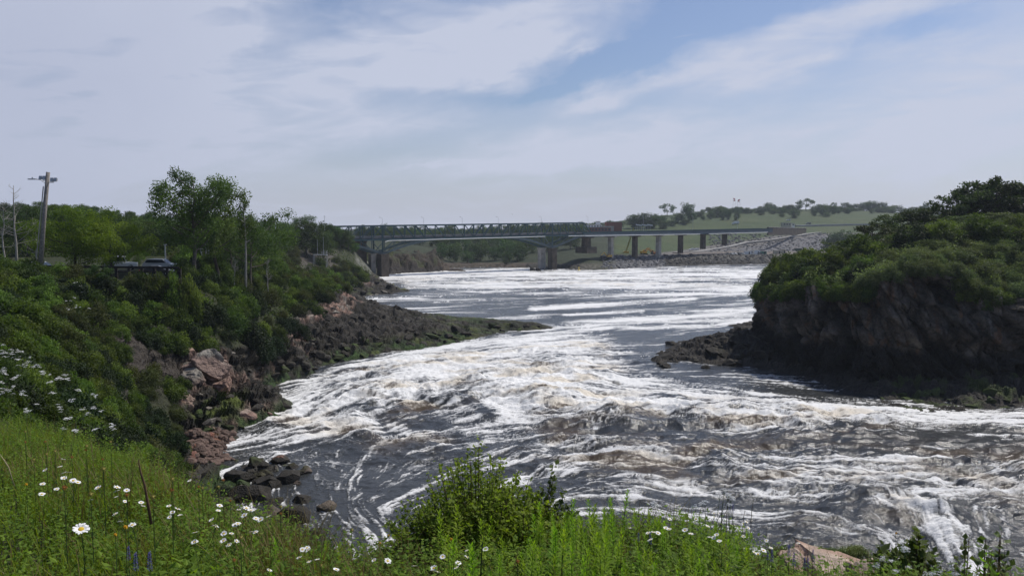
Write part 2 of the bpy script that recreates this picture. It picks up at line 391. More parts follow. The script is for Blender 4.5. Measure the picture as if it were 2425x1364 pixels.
def lic(X, Y, cell, step, n, off=0):
    r = np.zeros(X.shape, np.float32)
    for sg in (1, -1):
        x = X.copy(); y = Y.copy(); pdx = pdy = None
        for i in range(n):
            if cell < .3: r += TEX[(np.floor(y/cell).astype(np.int64)+off) % 1024, (np.floor(x/cell).astype(np.int64)+off*3) % 1024]
            else:
                qy = y/cell+off; qx = x/cell+off*3; iy = np.floor(qy).astype(np.int64); ix = np.floor(qx).astype(np.int64); fy = qy-iy; fx = qx-ix; i0 = iy % 1024; i1 = (iy+1) % 1024; j0 = ix % 1024; j1 = (ix+1) % 1024
                r += (TEX[i0, j0]*(1-fx)+TEX[i0, j1]*fx)*(1-fy)+(TEX[i1, j0]*(1-fx)+TEX[i1, j1]*fx)*fy
            dx, dy = flow(x, y)
            if pdx is None: q = sg
            else: q = np.where(dx*pdx+dy*pdy < 0, -1, 1)
            pdx, pdy = dx*q, dy*q
            x += pdx*step; y += pdy*step
    r = r/math.sqrt(2*n); return r/(r.std()+1e-6)
cols = np.concatenate([np.arange(-900, 450, 60), np.arange(450, 2500, 1.9), np.arange(2500, 3800, 60)])
pys = np.concatenate([np.arange(1560, 1380, -6), np.arange(1380, 700, -1.35), np.arange(700, 618, -.9), np.arange(618, 600, -3)])
ys = atz(np.full(len(pys), CX), pys)[1]
X, Y = polar(cols, ys); PXX, PYY = waterpx(X, Y)
cov = stroke_mask(PXX, PYY, FOAM); calm = stroke_mask(PXX, PYY, CALM)
cov = np.maximum(cov, .15 + .08*sstep(800, 700, PYY) - .07*sstep(900, 560, PXX)*sstep(1080, 1200, PYY))
cov = cov*(1-calm)*(1-.16*sstep(1030, 1090, PYY))
wx = X + 5*(fbm(X/9, Y/9, 3, 5)-.5); wy = Y + 5*(fbm(X/9, Y/9, 3, 15)-.5)
l0 = lic(X, Y, .13, .16, 7, 311); l1 = lic(X, Y, .35, .45, 9); l2 = lic(wx, wy, 1.1, 1.0, 9, 77); l3 = lic(wx, wy, 3.2, 2.6, 8, 191)
near = sstep(260, 110, Y); near2 = sstep(170, 85, Y)
pat = .55*l0*near2 + .6*l1*near + .48*l2 + .5*l3*(1-.6*near) + .3*(fbm(X/.5, Y/.3, 3, 92)-.5)*4*near
pat = pat/pat.std()
F1 = sstep(-1.45-.45*(1-near), 1.8+.4*(1-near), pat - (1.55-3.0*cov))
qx = X + 2.6*(fbm(X/3, Y/3, 3, 25)-.5)*2; qy = Y + 2.6*(fbm(X/3, Y/3, 3, 35)-.5)*2
rl = lambda s, a, o: 1-np.abs(fbm(qx/(s*1.9), qy/s, o, a, .6)-.5)*2
f_a = rl(2.6, 131, 4); f_b = rl(1.1, 141, 4); f_c = rl(.55, 151, 3)
gate = sstep(.36, .62, fbm(wx/8, wy/4, 3, 161)+.55*(cov-.3))
F2 = np.maximum(sstep(.90, .985, f_a), .85*sstep(.88, .98, f_b)*near); F2 = np.maximum(F2, .7*sstep(.88, .97, f_c)*near2)
F2 = F2*gate*sstep(.05, .4, cov)*(.55+.45*sstep(-.8, .6, l1))
dense2 = sstep(.55, .95, cov)*.42*sstep(-1.8, .2, pat)
foam = np.clip(np.maximum(np.maximum(F1, F2*.95), dense2), 0, 1)
# waves
ROUGH = [([(1350,880),(1100,930),(850,960)],60,1.), ([(1300,960),(1600,985),(2000,1010)],50,1.), ([(1400,1060),(1900,1120),(2425,1130)],90,.75), ([(1400,830),(1000,860),(800,900)],26,.8),
 ([(2000,1220),(2425,1250)],80,.7), ([(700,1000),(1000,1060)],50,.65), ([(950,670),(1900,670)],26,.55)]
rg = stroke_mask(PXX, PYY, ROUGH)
ridge = lambda n: 1-np.abs(2*n-1)
hw = (ridge(fbm(wx/9, wy/6.5, 3, 41))-.5)*1.7 + (ridge(fbm(wx/3.2, wy/2.6, 3, 47))-.5)*.62 + (fbm(X/1.1, Y/.9, 3, 49)-.5)*.34
Z = hw*(.12+1.05*rg)*np.clip(90/Y+.35, 0, 1.1)
Z += (fbm(X/.9, Y/.5, 3, 81)-.5)*.16
MOUNDS = [((1080,960),(1175,990),3.2,1.5), ((1330,1015),(1440,1010),3.4,1.3), ((1200,930),(1290,950),5,1.3), ((1500,1000),(1580,1000),3,1.1), ((1670,985),(1740,985),3,1.0),
 ((1390,985),(1490,1015),2.6,1.1), ((1850,1035),(2080,1045),3.6,.9), ((2090,1210),(2230,1235),1.7,1.3), ((2230,1240),(2300,1364),1.1,.9), ((1990,1185),(2100,1195),2.2,.9),
 ((860,1040),(885,1045),1.6,1.1), ((1590,1120),(1640,1130),2,.6), ((1560,895),(1640,905),3,.7), ((1080,905),(1120,905),3,.8), ((860,940),(920,930),2.5,.7), ((2400,1010),(2500,990),4,1.0),
 ((1560,858),(1640,862),3,.5), ((820,1000),(860,1010),2.2,.9), ((1900,1240),(1960,1270),1.8,.7)]
for a, b, wd, hh in MOUNDS:
    A, B = atz(*a), atz(*b); dx, dy = B[0]-A[0], B[1]-A[1]
    t = np.clip(((X-A[0])*dx+(Y-A[1])*dy)/(dx*dx+dy*dy), 0, 1); dd = (X-A[0]-t*dx)**2+(Y-A[1]-t*dy)**2
    Z += .6*hh*np.exp(-dd/(wd*wd*1.2))*(.6+.8*fbm(X/2.5, Y/1.5, 3, 61))
Z += foam*.08*(.5+near) + foam*near*(fbm(X/.9, Y/.6, 3, 71)-.5)*.5*(.2+rg)
brown = sstep(.46, .74, fbm(wx/7, wy/3.5, 4, 101))*sstep(.25, .8, rg)
wv = np.stack([X.ravel(), Y.ravel(), Z.ravel()], 1)
me = npmesh('river', wv, gridfaces(*X.shape), True, {'foam': foam.ravel(), 'brown': brown.ravel()})
def watermat():
    m, t, o = material('river water'); q = t.nodes.new('ShaderNodeTexCoord')
    def nz(sc, det, vec=q.outputs['Object'], r=.6):
        n = t.nodes.new('ShaderNodeTexNoise'); n.inputs['Scale'].default_value = sc; n.inputs['Detail'].default_value = det; n.inputs['Roughness'].default_value = r
        t.links.new(vec, n.inputs['Vector']); return n.outputs[0]
    def M(op, a, b):
        n = t.nodes.new('ShaderNodeMath'); n.operation = op
        for i, v in enumerate((a, b)):
            if isinstance(v, (int, float)): n.inputs[i].default_value = v
            else: t.links.new(v, n.inputs[i])
        return n.outputs[0]
    mp = t.nodes.new('ShaderNodeMapping'); mp.inputs['Scale'].default_value = (.45, 1, 1); t.links.new(q.outputs['Object'], mp.inputs[0])
    fa = t.nodes.new('ShaderNodeAttribute'); fa.attribute_name = 'foam'; ba = t.nodes.new('ShaderNodeAttribute'); ba.attribute_name = 'brown'
    fn = nz(5.5, 6, mp.outputs[0], .7)
    f = M('ADD', fa.outputs['Fac'], M('MULTIPLY', M('SUBTRACT', fn, .5), 1.0))
    mr = t.nodes.new('ShaderNodeMapRange'); mr.interpolation_type = 'SMOOTHSTEP'; mr.inputs[1].default_value = .10; mr.inputs[2].default_value = 1.05; t.links.new(f, mr.inputs[0])
    wt = t.nodes.new('ShaderNodeBsdfPrincipled'); wt.inputs['Roughness'].default_value = .16; wt.inputs['IOR'].default_value = 1.33; wt.inputs['Specular IOR Level'].default_value = .5
    cm = t.nodes.new('ShaderNodeMixRGB'); cm.inputs[1].default_value = (.038, .040, .040, 1); cm.inputs[2].default_value = (.085, .060, .034, 1); t.links.new(ba.outputs['Fac'], cm.inputs[0]); t.links.new(cm.outputs[0], wt.inputs['Base Color'])
    bp = t.nodes.new('ShaderNodeBump'); bp.inputs['Strength'].default_value = .75; bp.inputs['Distance'].default_value = .16
    t.links.new(M('ADD', nz(2.0, 7, mp.outputs[0], .65), M('MULTIPLY', f, .3)), bp.inputs['Height']); t.links.new(bp.outputs[0], wt.inputs['Normal'])
    fo = t.nodes.new('ShaderNodeBsdfPrincipled'); fo.inputs['Roughness'].default_value = .7
    fc = t.nodes.new('ShaderNodeMixRGB'); fc.inputs[1].default_value = (.80, .80, .79, 1); fc.inputs[2].default_value = (.66, .58, .45, 1)
    t.links.new(M('MULTIPLY', ba.outputs['Fac'], .75), fc.inputs[0]); t.links.new(fc.outputs[0], fo.inputs['Base Color'])
    b2 = t.nodes.new('ShaderNodeBump'); b2.inputs['Strength'].default_value = .9; b2.inputs['Distance'].default_value = .22
    t.links.new(M('ADD', nz(3.2, 8, mp.outputs[0], .7), 0.), b2.inputs['Height']); t.links.new(b2.outputs[0], fo.inputs['Normal'])
    mx_ = t.nodes.new('ShaderNodeMixShader'); t.links.new(mr.outputs[0], mx_.inputs[0]); t.links.new(wt.outputs[0], mx_.inputs[1]); t.links.new(fo.outputs[0], mx_.inputs[2])
    t.links.new(mx_.outputs[0], o.inputs[0]); return m
tag(link('water', me, watermat()), 'foaming tidal river running between the rocky banks', None, None, 'structure')
del X, Y, Z, foam, cov, pat, wx, wy, l0, l1, l2, l3, qx, qy, f_a, f_b, f_c, gate, F1, F2, wv, PXX, PYY

# ================================================================== NEAR-SIDE BANK (from the viewpoint round the left shore)
bp_ = [(0,980,16),(0,930,22),(0,860,34),(0,800,47),(0,740,64),(0,690,88),(0,655,112),
 (-300,980,14),(-300,800,45),(-300,655,110),(-700,900,16),(-700,700,60),
 (100,1040,17),(100,960,28),(100,880,42),(100,780,66),(100,700,94),(100,660,112),
 (200,1120,20),(200,1000,36),(200,900,54),(200,820,70),(200,740,90),(200,690,104),(200,660,113),
 (300,1200,22),(300,1060,46),(300,940,72),(300,860,88),(300,780,101),(300,720,108),(300,675,113),(300,658,116),
 (360,1180,40),(370,1080,66),(370,1000,80),(370,900,92),(370,820,101),(370,740,109),(370,690,114),(370,658,119),
 (430,1200,58),(430,1150,72),(430,1090,84),(430,1030,90),(430,960,95),(430,905,99),(450,840,104),(450,770,110),(450,710,117),(450,665,124),
 (520,960,101),(500,1060,90.5),(520,1000,96),(500,900,104),(550,860,111),(560,800,119),(560,730,130),(560,680,142),
 (640,880,130),(640,820,137),(640,760,147),(640,700,162),(720,850,146),(720,800,152),(720,745,168),(720,700,175),(720,665,215),
 (780,780,158),(790,745,178),(780,710,190),(780,690,198),(830,735,196),(840,712,205),(800,680,225),(810,668,270),
 (850,830,159),(850,785,170),(850,755,196),(930,800,168),(930,765,185),(1010,800,174),(1010,762,200),(1100,785,186),(1100,763,207),(1180,770,200),(1250,775,199),(1300,779,201),
 (760,650,262),(700,640,285),(840,665,332),(900,676,322),(940,682,316),(850,640,372),(800,640,330),
 (500,1150,77),(560,1150,78),(610,1130,82),(650,1160,79),(610,1210,72),(670,1215,72),(560,1250,66),(500,1230,64),(650,1270,65),(700,1240,69),(600,1300,60),(450,1260,56)]
SHORE = [(745,1330),(735,1300),(722,1265),(760,1232),(742,1195),(715,1150),(690,1105),(620,1095),(565,1090),(545,1062),(565,1035),(610,1016),(660,1006),(703,992),(708,972),(665,950),(640,935),
 (670,915),(720,893),(800,863),(860,853),(960,836),(1020,831),(1090,816),(1160,800),(1230,788),(1325,780),(1300,772),(1220,762),(1130,754),(1000,749),(900,741),(856,738),(846,724),(838,708),(900,700),(978,690),(940,677),(900,667),(890,660),(893,655),(905,652)]
BP = [tuple(at(*p)) for p in bp_]
BP += [tuple(atz(px, py, -.25)) for px, py in SHORE]
for px, py in SHORE:                     # river bed just off the shore
    p = atz(px, py); n = {True: (9, 2), False: (4, 9)}[px < 1000]
    if px > 856 and py < 770 and py > 735: n = (3, 16)
    if px >= 1230: n = (10, 4)
    if py >= 700 and py < 735: n = (14, 3)
    if 660 <= py < 700: n = (14, 2)
    BP.append((p[0]+n[0], p[1]+n[1]*(-1 if (770 < py < 900 and px > 700) else 1), -4))
for px in (850, 1000, 1200, 1500, 1800, 2100, 2425, 2900, 3300):
    for py, d in ((1600, 14), (1700, 19), (1560, 32), (1470, 44)): BP.append(tuple(at(px, py, d)))
    BP.append(tuple(at(px, 1430, 56)[:2])+(-3,)); BP.append(tuple(at(px, 1300, 74)[:2])+(-6,)); BP.append(((px-CX)/F*130, 130, -7))
for d, z in ((118, 19), (135, 19), (160, 19), (178, 19.4)):
    for px in (-400, -100, 100, 250, 400, 500): BP.append(((px-CX)/F*d, d, z))
for px, d, z in ((-500,200,23),(-500,260,30),(-500,420,36),(0,200,23),(0,235,27),(0,270,28.5),(0,420,30),(200,200,21.5),(200,250,27),(200,290,28.5),(200,420,28),(400,200,20),(400,260,23.5),(400,310,26.5),(400,420,27),
   (560,210,16),(560,260,17),(560,330,20),(560,420,20.5),(660,290,12.5),(660,330,16.5),(690,360,19.5),(690,430,20),(760,350,16),(770,380,19),(780,430,20),(830,395,18.5),(815,420,20),(850,398,14),(868,398,4),(840,380,9),(860,440,10),
   (1000,330,-5),(1100,280,-6),(1000,250,-5),(1200,240,-6),(1000,380,-6),(950,420,-5),(1100,450,-7),(1400,200,-6),(1500,160,-7),(1000,130,-7),(900,120,-7),(1200,110,-7),(880,100,-6)):
    BP.append(((px-CX)/F*d, d, z))
bankf = Rbf(BP)
cols = np.concatenate([np.arange(-1400, -100, 45), np.arange(-100, 1400, 2.6), np.arange(1400, 3600, 60)])
ys = 13*np.exp(np.arange(0, math.log(432/13), .0046)); X, Y = polar(cols, ys)
Z = bankf(X, Y)
def sm(A, k=9):
    for ax in (0, 1):
        A = np.apply_along_axis(lambda v: np.convolve(np.pad(v, k//2, 'edge'), np.ones(k)/k, 'valid'), ax, A)
    return A
zs_ = sm(sm(Z, 15), 15); k_ = sstep(1.5, 5, Z); Z = Z*(1-k_)+zs_*k_; zb = Z.copy()
PXX, PYY = proj(X, Y, Z)
gzy = np.gradient(zb, axis=0)/np.gradient(Y, axis=0); gzx = np.gradient(zb, axis=1)/np.gradient(X, axis=1)
gzx = sm(gzx); gzy = sm(gzy); nl = np.sqrt(gzx**2+gzy**2+1); NX, NY, NZ = -gzx/nl, -gzy/nl, 1/nl
U_ = X*.85+Y*.25-zb*.55; V_ = zb*1.5+Y*.5+X*.3
b1, e1 = blocks(U_/4.4+.4*fbm(X/3, Y/3, 2, 9), V_/2.6, 201, 1.); b2, e2 = blocks(U_/2.0, V_/1.15, 211, 1.1); b3, e3 = blocks(U_/.8, V_/.5, 221, 1.2)
vegline = np.interp(PXX, [-400, 230, 300, 430, 470, 560, 640, 720, 780, 845, 860, 1000], [1500, 1500, 795, 832, 806, 830, 792, 738, 708, 690, 664, 560])
rockw = np.where(PXX > 424, sstep(-14, 10, PYY-vegline + 14*(fbm(X/6, Y/6, 3, 5)-.5)), .12+.5*sstep(235, 275, PXX)*sstep(770, 790, PYY)*sstep(1000, 900, PYY))
rockw = np.clip(rockw, 0, 1)*sstep(17.5, 15, zb)
amp = rockw*np.clip(.3+zb/4, .2+.5*sstep(1080, 1120, PYY)*sstep(-.5, .3, zb), 1)
D_ = amp*((b1-.5)*1.7*(.5+.5*sstep(800, 700, PXX))*e1**.3 + (b2-.4)*1.0*e2**.4 + (b3-.4)*.34*e3**.5)
X0, Y0 = X, Y; X = X+NX*D_; Y = Y+NY*D_; Z = Z+NZ*D_
Z = Z + (1-rockw)*(fbm(X/4, Y/4, 4, 3)-.5)*1.0*sstep(.2, 3, zb)*sstep(430, 150, Y)*np.where((Y > 112) & (Y < 185) & (PXX < 440), .1, 1)
Z = np.where(zb < -1.2, zb, Z)
# the big weathered outcrop and the cliff below the hillside scrub
def lump(c, rx, ry, h, sh=3):
    global Z
    q = ((X-c[0])/rx)**2+((Y-c[1])/ry)**2; Z = Z + h*np.clip(1-q**sh, 0, 1)
lump(at(330, 870, 90), 3.5, 3, 1.0, 2)
lump(at(640, 985, 104), 4.2, 2.2, .9, 2); lump(at(825, 728, 200), 4.0, 5, 1.6, 3); lump(at(700, 812, 140), 3.5, 4, 1.8, 3); lump(at(640, 800, 132), 2.8, 3, 1.5, 3)
def mixc(c, d, w):
    return c*(1-w[..., None])+np.array(d)*w[..., None]
nz1 = fbm(X/3.5, Y/3.5, 4, 301); nz2 = fbm(X/1.2, Y/1.2, 3, 311); nz3 = fbm(X/9, Y/9, 3, 321)
col = np.zeros(X.shape+(3,))+np.array((.030, .026, .019))                       # wet weed-covered rock
col = mixc(col, (.075, .068, .056), sstep(.5, .72, nz1)*.8)
pink = np.zeros_like(Z)
for a_, c_, rx_, ry_, k_ in ((490,880,70,52,1.),(440,930,30,30,.8),(560,905,50,30,.6),(600,890,60,22,.5),(665,806,34,12,.8),(700,800,40,12,.8),(640,870,40,12,.4),(785,735,48,16,1.),(825,722,30,14,1.),(740,758,34,9,.6),(620,975,80,22,.6),(560,1000,60,20,.5),(730,835,60,16,.45),(760,1200,30,16,.0),(840,672,60,8,.9),(500,1010,40,20,.5)):
    pink = np.maximum(pink, k_*np.exp(-(((PXX-a_)/rx_)**2+((PYY-c_)/ry_)**2)**1.5))
pink = sstep(.28, .62, pink+.7*(nz1-.5)+.35*(nz2-.5))
col = mixc(col, (.24, .155, .12), pink*(.35+.65*sstep(.35, .6, nz2)))
col = mixc(col, (.24, .215, .18), pink*sstep(.52, .7, fbm(X/2, Y/2, 3, 331))*.8)
col = mixc(col, (.035, .030, .024), sstep(.56, .66, nz3)*.8*sstep(560, 700, PXX)*sstep(6.5, 4.5, Z))
red = sstep(430, 445, PXX)*sstep(545, 520, PXX)*sstep(1026, 1036, PYY)*sstep(1098, 1088, PYY)
col = mixc(col, (.27, .12, .085), red*(.6+.4*nz2))
alg = sstep(2.6, .7, Z+2*(nz2-.5))*sstep(.34, .5, fbm(X/4.5, Y/4.5, 3, 341))*sstep(1350, 1000, PXX)
col = mixc(col, (.038, .075, .016), alg*.85*sstep(235, 215, Y))
alg2 = sstep(.55, .66, fbm(X/3, Y/3, 3, 351))*sstep(700, 900, PXX)*sstep(3, 1.4, Z)
col = mixc(col, (.075, .085, .025), alg2*.7)
moss = sstep(430, 470, PXX)*sstep(600, 560, PXX)*sstep(925, 945, PYY)*sstep(1000, 975, PYY)*sstep(.4, .55, nz1)
col = mixc(col, (.10, .13, .022), moss*.9)
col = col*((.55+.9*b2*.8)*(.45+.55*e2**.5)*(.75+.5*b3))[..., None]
veg = (1-rockw)
col = mixc(col, (.035, .042, .016), veg*(.6+.4*(zb > 3)))
cliffy = sstep(235, 280, PXX)*sstep(440, 420, PXX)*sstep(775, 800, PYY)*sstep(960, 900, PYY)
col = mixc(col, (.055, .045, .038), cliffy*.85)  # brown cliff rock, its colour darkened to stand in for shadow
bare = sstep(660, 690, PXX)*sstep(810, 790, PXX)*sstep(585, 600, PYY)*sstep(660, 645, PYY)*(Y > 240)
col = mixc(col, (.075, .065, .055), bare*.9)
wh = sstep(838, 846, PXX)*sstep(885, 878, PXX)*sstep(560, 575, PYY)*(Y > 370); col = mixc(col, (.17, .17, .15), wh*sstep(.4, .6, nz2)*.9)
me = npmesh('river_bank', np.stack([X.ravel(), Y.ravel(), Z.ravel()], 1), gridfaces(*X.shape), False, {'col': col.reshape(-1, 3)})
bank = tag(link('river_bank', me, landmat('bank rock and soil', 1.1, .22, 3.0)), 'rocky near bank with weed-covered ledges and scrub slope', None, None, 'structure')
bZ = Z.copy(); bys = ys; bcols = cols
def bankz(x, y):                        # displaced height under a point
    i = np.clip(np.log(y/13)/.0046, 0, len(bys)-1); j = np.interp((x/y)*F+CX, bcols, np.arange(len(bcols)))
    return float(bZ[int(round(float(i))), int(round(float(j)))])
del X, Y, Z, col, b1, b2, b3, PXX, PYY
# ================================================================== RIGHT HEADLAND
# low skirt of wet boulders (height field) + the cliff block lofted from waterline to rim to crest
HS = [tuple(at(px, py, d)) for px, py, d in ((1560,850,152),(1600,835,157),(1650,815,163),(1700,800,168),(1750,785,172),(1800,780,172),(1640,850,152),(1720,840,153),(1780,830,152),
  (2150,945,119),(2230,935,118),(2320,935,117),(2400,935,116),(2200,965,114),(2300,965,113),(2480,930,118),(2700,900,118))]
HSH = [(1533,866),(1570,873),(1620,868),(1660,870),(1720,868),(1780,875),(1850,888),(1930,908),(2020,935),(2085,962),(2130,974),(2200,986),(2290,988),(2380,974),(2425,965),(2600,950),(3000,945)]
HSB = [(1540,852),(1570,830),(1640,803),(1720,773),(1775,762),(1850,758)]
HP = HS + [tuple(atz(px, py, -.15)) for px, py in HSH+HSB]
for px, py in HSH: p = atz(px, py); HP.append((p[0]-3, p[1]-9, -4))
for px, py in HSB: p = atz(px, py); HP.append((p[0]-12, p[1]+9, -4))
HP += [(12, 150, -5), (18, 190, -5), (60, 240, -5), (200, 230, -4), (220, 115, 6), (220, 150, 6), (100, 200, 2), (75, 150, 8), (110, 150, 9), (62, 190, 0)]
headf = Rbf(HP)
cols = np.concatenate([np.arange(1500, 2500, 2.6), np.arange(2500, 3400, 30)]); ys = 100*np.exp(np.arange(0, math.log(235/100.), .0035)); X, Y = polar(cols, ys)
Z = headf(X, Y); zb = Z.copy(); PXX, PYY = proj(X, Y, Z)
b1, e1 = blocks(X/2.6, Y/3.4, 401, .8); b2, e2 = blocks(X/1.0, Y/1.4, 411, 1.); b3, e3 = blocks(X/.45, Y/.6, 421, 1.)
Z = Z + np.clip(.4+zb/3, .25, 1)*((b1-.4)*1.3*e1**.5+(b2-.4)*.7*e2**.5+(b3-.4)*.3)
Z = np.where(zb < -1, zb, Z)
n1 = fbm(X/2, Y/2, 4, 431)
col = np.zeros(X.shape+(3,))+np.array((.028, .025, .021)); col = mixc(col, (.06, .052, .043), sstep(.5, .7, n1)*.8)
col = mixc(col, (.055, .075, .02), sstep(.48, .62, fbm(X/2.2, Y/2.2, 4, 441))*sstep(2050, 2120, PXX)*.8)
me = npmesh('headland_skirt', np.stack([X.ravel(), Y.ravel(), Z.ravel()], 1), gridfaces(*X.shape), False, {'col': col.reshape(-1, 3)})
tag(link('headland_ledge', me, landmat('weedy wet rock', 1.3, .2, 3.2)), 'low dark weed-covered ledge at the foot of the right headland', None, None, 'structure')
base = [(1850,752,181),(1815,770,172),(1822,800,168),(1835,850,154),(1860,884,143),(1930,902,135),(2020,920,129),(2100,925,126),(2200,920,125),(2250,918,124.5),(2300,915,124),(2425,910,122),(2600,900,122),(2900,880,124),(3400,860,130)]
rim = [(1880,690,184),(1826,702,174),(1815,702,166),(1822,698,158),(1850,694,150),(1930,682,142),(2010,682,136),(2090,656,130),(2180,640,129),(2260,655,127),(2310,694,126),(2425,706,125),(2600,680,125),(2900,660,128),(3400,650,136)]
crest = [(1930,650,188),(1880,640,182),(1890,630,178),(1900,622,176),(1930,618,172),(1990,610,166),(2060,600,160),(2130,585,156),(2210,570,150),(2250,565,149),(2300,560,148),(2425,560,148),(2600,560,150),(2900,560,152),(3400,560,160)]
back = [(2000,650,196),(2000,632,196),(2000,620,196),(2010,610,200),(2050,600,200),(2100,590,200),(2150,575,200),(2200,562,200),(2230,555,200),(2270,552,200),(2340,545,200),(2440,540,200),(2600,540,200),(2900,540,205),(3400,540,210)]
def lineup(L_): return np.array([at(*p) for p in L_])
B_, R_, K_, Q_ = map(lineup, (base, rim, crest, back))
ns = 760; tt = np.concatenate([np.linspace(0, 1, 230), np.linspace(1, 2, 70)[1:], np.linspace(2, 3, 12)[1:]])
arc = np.append(0, np.cumsum(np.hypot(np.diff(B_[:, 0]), np.diff(B_[:, 1])))); vis = arc[10]
sv = np.concatenate([np.linspace(0, vis*1.05, 700), np.linspace(vis*1.05, arc[-1], 60)])
def smooth(A): return np.stack([np.interp(sv, arc, A[:, i]) for i in range(3)], 1)
b0, r0, k0, q0 = map(smooth, (B_, R_, K_, Q_)); b0[:, 2] = -1.5; r0[:, 2] += 2.2*(fbm(sv/7, sv*0, 3, 19)-.5)
T = tt[None, :, None]; P = np.where(T < 1, b0[:, None]*(1-T)+r0[:, None]*T, np.where(T < 2, r0[:, None]*(2-T)+k0[:, None]*(T-1), k0[:, None]*(3-T)+q0[:, None]*(T-2)))
nrm = np.stack([np.gradient(b0[:, 1]), -np.gradient(b0[:, 0]), 0*b0[:, 0]], 1); nrm /= np.linalg.norm(nrm, axis=1)[:, None]
ker = np.ones(41)/41
for i in (0, 1): nrm[:, i] = np.convolve(np.pad(nrm[:, i], 20, 'edge'), ker, 'valid')
x, y, z = P[..., 0], P[..., 1], P[..., 2]; sa = sv[:, None]+0*z
c1, ce1 = blocks(sa/4.2+.5*fbm(sa/5, z/5, 2, 2), z/8.0+sa*.04, 501, .9); c2, ce2 = blocks(sa/1.7+z*.25, z/3.4, 511, 1.1); c3, ce3 = blocks(sa/.6+z*.2, z/1.0, 521, 1.)
face = sstep(1.25, .92, tt)[None, :]
disp = face*((c1-.5)*3.3*(.5+.5*ce1)+(c2-.5)*1.7*ce2**.4+(c3-.5)*.5 + 2.2*(fbm3(x/9, y/9, z/9, 3, 531)-.5))
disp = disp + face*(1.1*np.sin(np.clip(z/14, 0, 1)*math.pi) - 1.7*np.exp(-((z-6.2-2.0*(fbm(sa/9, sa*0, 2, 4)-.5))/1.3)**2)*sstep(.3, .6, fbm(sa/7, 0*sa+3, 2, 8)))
P = P + nrm[:, None]*disp[..., None]
P[..., 2] += (1-face)*(fbm(x/3, y/3, 3, 541)-.5)*1.2
n1 = fbm3(x/3, y/3, z/3, 4, 551); n2 = fbm3(x/1.2, y/1.2, z/2.5, 4, 561); n3 = fbm3(x/6, y/6, z/6, 3, 571)
zz = P[..., 2]
col = np.zeros(P.shape)+np.array((.066, .055, .044)); col = mixc(col, (.115, .095, .074), sstep(.45, .65, n1)); col = mixc(col, (.075, .070, .062), sstep(.55, .68, n3)*.8); col = mixc(col, (.11, .055, .025), sstep(.6, .7, n2)*.55)
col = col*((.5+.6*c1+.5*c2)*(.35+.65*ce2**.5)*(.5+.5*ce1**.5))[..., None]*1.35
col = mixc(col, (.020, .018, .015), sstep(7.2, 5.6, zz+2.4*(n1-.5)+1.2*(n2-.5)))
col = mixc(col, (.045, .055, .02), (1-face)*np.ones_like(zz))
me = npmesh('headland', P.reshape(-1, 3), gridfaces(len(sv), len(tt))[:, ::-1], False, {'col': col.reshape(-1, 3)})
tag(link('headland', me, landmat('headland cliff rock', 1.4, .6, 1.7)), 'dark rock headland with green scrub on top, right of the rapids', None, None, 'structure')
_k = int(np.nonzero(tt >= 1)[0][0]); TOPP = P[:, _k:, :].reshape(-1, 3).copy(); TOPG = P[:, _k:, :].copy()
def headtop(x, y): return float(TOPP[np.argmin((TOPP[:, 0]-x)**2+(TOPP[:, 1]-y)**2), 2])
del P, col, x, y, z, sa
# ================================================================== FAR SHORE AND HILLS
fp = [(905,650,424),(925,640,430),(920,605,440),(960,600,452),(1000,600,462),(1035,606,468),(1038,640,462),(1060,638,472),(1085,640,473),(880,600,470),(840,570,480),(900,590,520),(960,575,560),
 (1100,628,512),(1100,622,540),(1100,600,600),(1100,575,680),(1100,556,800),(1100,548,1000),(1200,624,530),(1200,600,600),(1200,575,680),(1200,556,800),(1200,548,1000),(1290,633,488),(1330,630,492),(1290,605,560),(1300,575,650),(1300,556,760),(1300,546,1000),
 (1370,632,484),(1390,612,498),(1370,590,540),(1400,572,600),(1400,560,660),(1390,552,720),(1400,546,900),
 (1420,618,505),(1440,612,512),(1480,616,515),(1500,609,530),(1560,604,548),(1500,600,580),(1470,582,600),(1480,572,640),(1480,560,690),(1480,552,760),
 (1580,603,556),(1700,604,566),(1830,602,585),(1950,600,600),(2100,598,610),(1600,596,620),(1700,596,630),(1850,595,650),(2000,594,660),(2200,590,650),
 (1550,585,630),(1620,588,660),(1560,570,680),(1560,558,720),(1650,578,690),(1700,580,680),(1750,572,690),(1800,570,700),(1850,563,715),(1925,555,735),(1980,553,745),(1650,558,740),(1750,556,760),(1850,550,780),
 (1500,545,800),(1600,542,820),(1700,541,830),(1800,539,830),(1900,538,820),(2000,538,820),(2100,538,820),
 (1480,530,880),(1600,520,920),(1700,516,940),(1800,513,950),(1900,512,950),(2000,512,950),(2080,515,940),
 (1450,532,1000),(1550,512,1040),(1650,504,1060),(1750,500,1080),(1850,498,1090),(1950,496,1100),(2050,500,1100),(2150,510,1100),(2300,510,1100),(2600,500,1100),
 (1300,546,1150),(1000,548,1150),(800,548,1150),(400,545,1150),(2300,545,800),(2600,545,800),(2300,560,740)]
FP = [tuple(at(*p)) for p in fp]
FSH = [(895,655),(912,650),(950,648),(1000,646),(1040,643),(1090,643),(1093,641),(1060,636),(1045,635),(1100,634.5),(1180,634),(1245,634),(1262,640),(1300,640),(1330,637),(1400,640),(1440,639),(1480,637),(1530,633),(1572,630),(1700,628),(1800,626),(1950,624),(2200,622),(2600,618)]
FP += [tuple(atz(px, py, -.1)) for px, py in FSH]
for px, py in FSH: p = atz(px, py); FP.append((p[0], p[1]-18, -4))
FP += [(-90, 400, -5), (100, 400, -6), (300, 420, -6), (-110, 440, 10), (-140, 480, 20), (-200, 600, 18), (-500, 600, 25), (-700, 1100, 30), (700, 900, 30), (700, 500, 2)]
farf = Rbf(FP)
